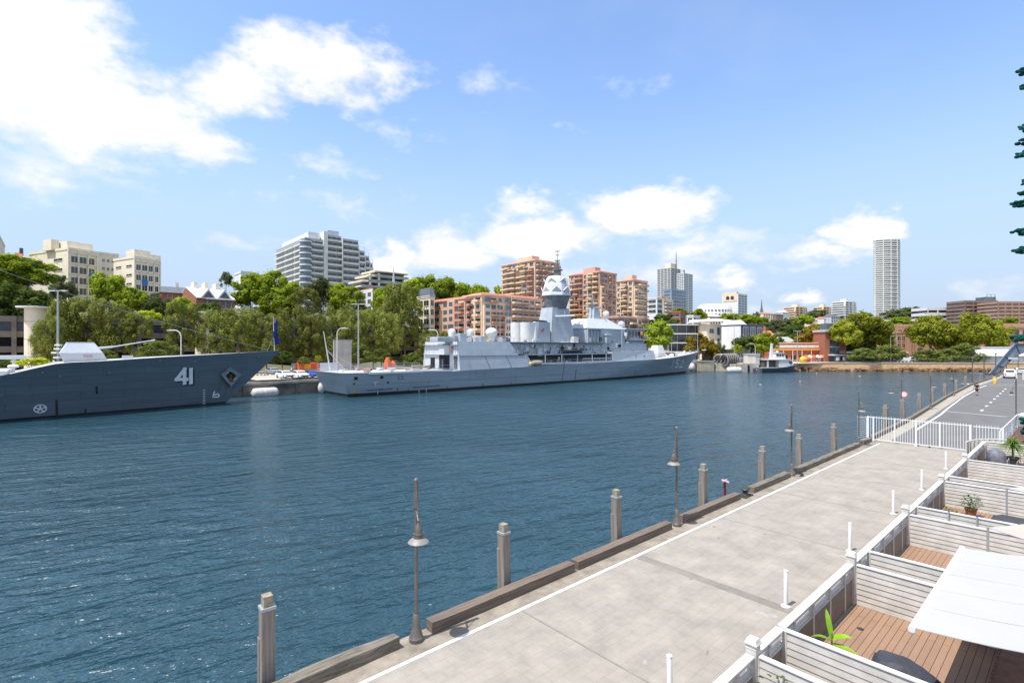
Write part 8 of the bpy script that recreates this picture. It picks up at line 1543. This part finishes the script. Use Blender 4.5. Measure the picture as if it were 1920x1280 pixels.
for i, (px, c_) in enumerate(((1518, M_wht), (1526, M_or), (1533, M_wht), (1539, M_pinkp))):
    r = thing('stall_tent', ['small white stall tent left of the red parasols', 'orange stall tent before the diner', 'white stall tent before the diner end', 'pinkish stall tent next to the brick stair block'][i], 'tent', P(px, 680, 205)); r.location.z = GZ; mb = MB(); mb.hexa([(-.8,-.8,2),(.8,-.8,2),(.8,.8,2),(-.8,.8,2),(-.1,-.1,3.1),(.1,-.1,3.1),(.1,.1,3.1),(-.1,.1,3.1)]); mb.build('canopy', c_, r)
    for a in (-.75, .75):
        for b2 in (-.75, .75): mb = MB(); mb.cyl((a,b2,0),(a,b2,2),.04,n=5); mb.build('leg', M_steel, r)
# ---- patrol boat
pb = P(1421, 700, 180); r = thing('patrol_boat', 'white cabin patrol boat with dark hull and red marked stern beside the kiosk', 'boat', (pb.x, pb.y, 0), R(14)); Lb = 15.2
M_navy = mat('dark_navy_hull', (.035,.05,.075), .35, var=.1); mb = MB(); st = []
for i in range(13):
    q = i/12; hb = 2.3*(1-max(0,(q-.5)/.5)**2.2); zt_ = 1.7+1.5*max(0,q-.3)**1.4; x = q*Lb; st.append([(x-.9*q*0,-hb*.8,-.4),(x,-hb,.6+q*.3),(x+q*.6,-hb,zt_),(x+q*.6,hb,zt_),(x,hb,.6+q*.3),(x,hb*.8,-.4)])
for a, b in zip(st, st[1:]): mb.add(a+b, [(0,6,7,1),(1,7,8,2),(3,9,10,4),(4,10,11,5)])
mb.add(st[0], [(5,4,3,2,1,0)]); mb.build('hull', M_navy, r, True); mb = MB()
for a, b in zip(st, st[1:]): mb.add([a[2],b[2],b[3],a[3]], [(0,1,2,3)]); 
for a, b in zip(st, st[1:]): a2 = [Vector(a[2]), Vector(b[2])]; mb.add([a2[0]+Vector((0,-.05,-.1)), a2[1]+Vector((0,-.05,-.1)), a2[1]+Vector((0,-.05,.16)), a2[0]+Vector((0,-.05,.16))], [(0,1,2,3)])
mb.build('deck_and_gunwale', M_white, r)
mb = MB(); mb.box(7.2,11.6,-2.0,2.0,2.0,4.4); mb.hexa([(11.6,-2.0,2.2),(14.2,-1.1,2.9),(14.2,1.1,2.9),(11.6,2.0,2.2),(11.6,-2.0,4.4),(12.6,-1.3,4.0),(12.6,1.3,4.0),(11.6,2.0,4.4)]); mb.build('cabin', M_white, r, bevel=.08); mb = MB(); mb.box(1.8,11.8,-2.2,2.2,4.4,4.6); mb.build('cabin_roof', M_white, r, bevel=.04)
mb = MB(); mb.box(2.2,7.2,-.2,1.9,1.9,4.4); mb.build('aft_shelter_back', mat('brown_interior', (.12,.1,.08), .8), r)
for x in (2.2, 2.6): mb = MB(); mb.cyl((x,-2.0,1.7),(x,-2.0,4.4),.12,n=6); mb.build('roof_post', M_white, r)
for x in (9.0,): 
    mb = MB(); mb.box(12.0,12.9,-1.75,-1.45,3.1,3.8); mb.build('fore_window', M_glass, r); mb = MB(); mb.box(11.2,11.9,-2.05,-2.0,3.2,3.9); mb.build('side_window', M_glass, r)
mb = MB(); mb.hexa([(5.8,-1.6,4.6),(10.4,-1.6,4.6),(10.4,1.6,4.6),(5.8,1.6,4.6),(6.2,-1.4,6.8),(9.6,-1.4,6.8),(9.6,1.4,6.8),(6.2,1.4,6.8)]); mb.build('wheelhouse', M_white, r, bevel=.06)
for i in range(3): mb = MB(); mb.box(6.5+i*1.1,7.3+i*1.1,-1.56,-1.44,5.7,6.4); mb.build('wheelhouse_window', M_glass, r)
mb = MB(); mb.box(5.9,9.9,-1.6,1.6,6.8,6.95); mb.build('wheelhouse_roof', M_white, r); mb = MB(); mb.hexa([(4.9,-.4,4.6),(6.2,-.4,4.6),(6.2,.4,4.6),(4.9,.4,4.6),(5.4,-.2,10.2),(6.0,-.2,10.2),(6.0,.2,10.2),(5.4,.2,10.2)]); mb.build('mast', M_white, r, bevel=.05)
mb = MB(); mb.lathe([(.5,0),(.55,.3),(.1,.6)], (8,0,6.95)); mb.cyl((6.8,0,6.95),(6.8,0,8.2),.05,n=5); mb.build('roof_radar', M_white, r); mb = MB(); rail(mb, [(.4,-2.1,4.6),(5.5,-2.1,4.6)], .9, 1.0, .035, 3); mb.build('upper_rail', M_white, r)
mb = MB(); mb.box(-1.1,0,-2.1,-.9,-.3,1.5); mb.box(-1.1,0,.9,2.1,-.3,1.5); mb.build('stern_pods', M_dgrey, r, bevel=.05); mb = MB(); mb.box(-.15,-.05,-.8,.8,.9,1.2); mb.build('stern_bar', M_white, r)
mb = MB(); [mb.cbox((-.2,-.5+i*.5,.4), .05,.28,.9, rx=.35) for i in range(3)]; mb.build('red_stern_marks', M_red, r)
# small boat by frigate bow wharf and clutter
r = thing('wharf_crates', 'pale covered crates on the wharf just under the frigate bow', 'crates', P(1303, 690, 200)); r.location.z = GZ; mb = MB(); mb.box(-1.5,1.5,-.8,.8,0,1.4); mb.build('cover', M_wht, r, bevel=.2); mb = MB(); mb.cbox((2.4,0,.6), .9,1,1.2); mb.build('crate', M_timg, r)
# mooring lines and gulls
r = thing('mooring_line', 'dark mooring line from the destroyer bow to the wharf', 'rope', W(0,0,0)); mb = MB(); a = W(20,-93,4.6); b = W(36,-102,3.1); mb.path([a.lerp(b,i/10)-Vector((0,0,1.0*sin(pi*i/10))) for i in range(11)], .09, 5); mb.build('rope', M_boot, r)
for i, (x, y) in enumerate(((1531, 700), (1500, 716), (1612, 706), (1426, 722))):
    Y = CH*F/(y-HZ); r = thing('seagull', ['white gull on the water below the sea wall', 'white gull nearest the patrol boat on open water', 'white gull flying low off the rounded trees', 'white gull alone in mid basin'][i], 'gull', ((x-960)/F*Y, Y, .08), i*1.1); mb = MB(); mb.sph((0,0,.05), .13, 8, 6, sx=1.9); mb.sph((.25,0,.18), .07, 8, 6); mb.cyl((.3,0,.17),(.4,0,.15),.02,.01,5); mb.build('body', M_white, r, True)
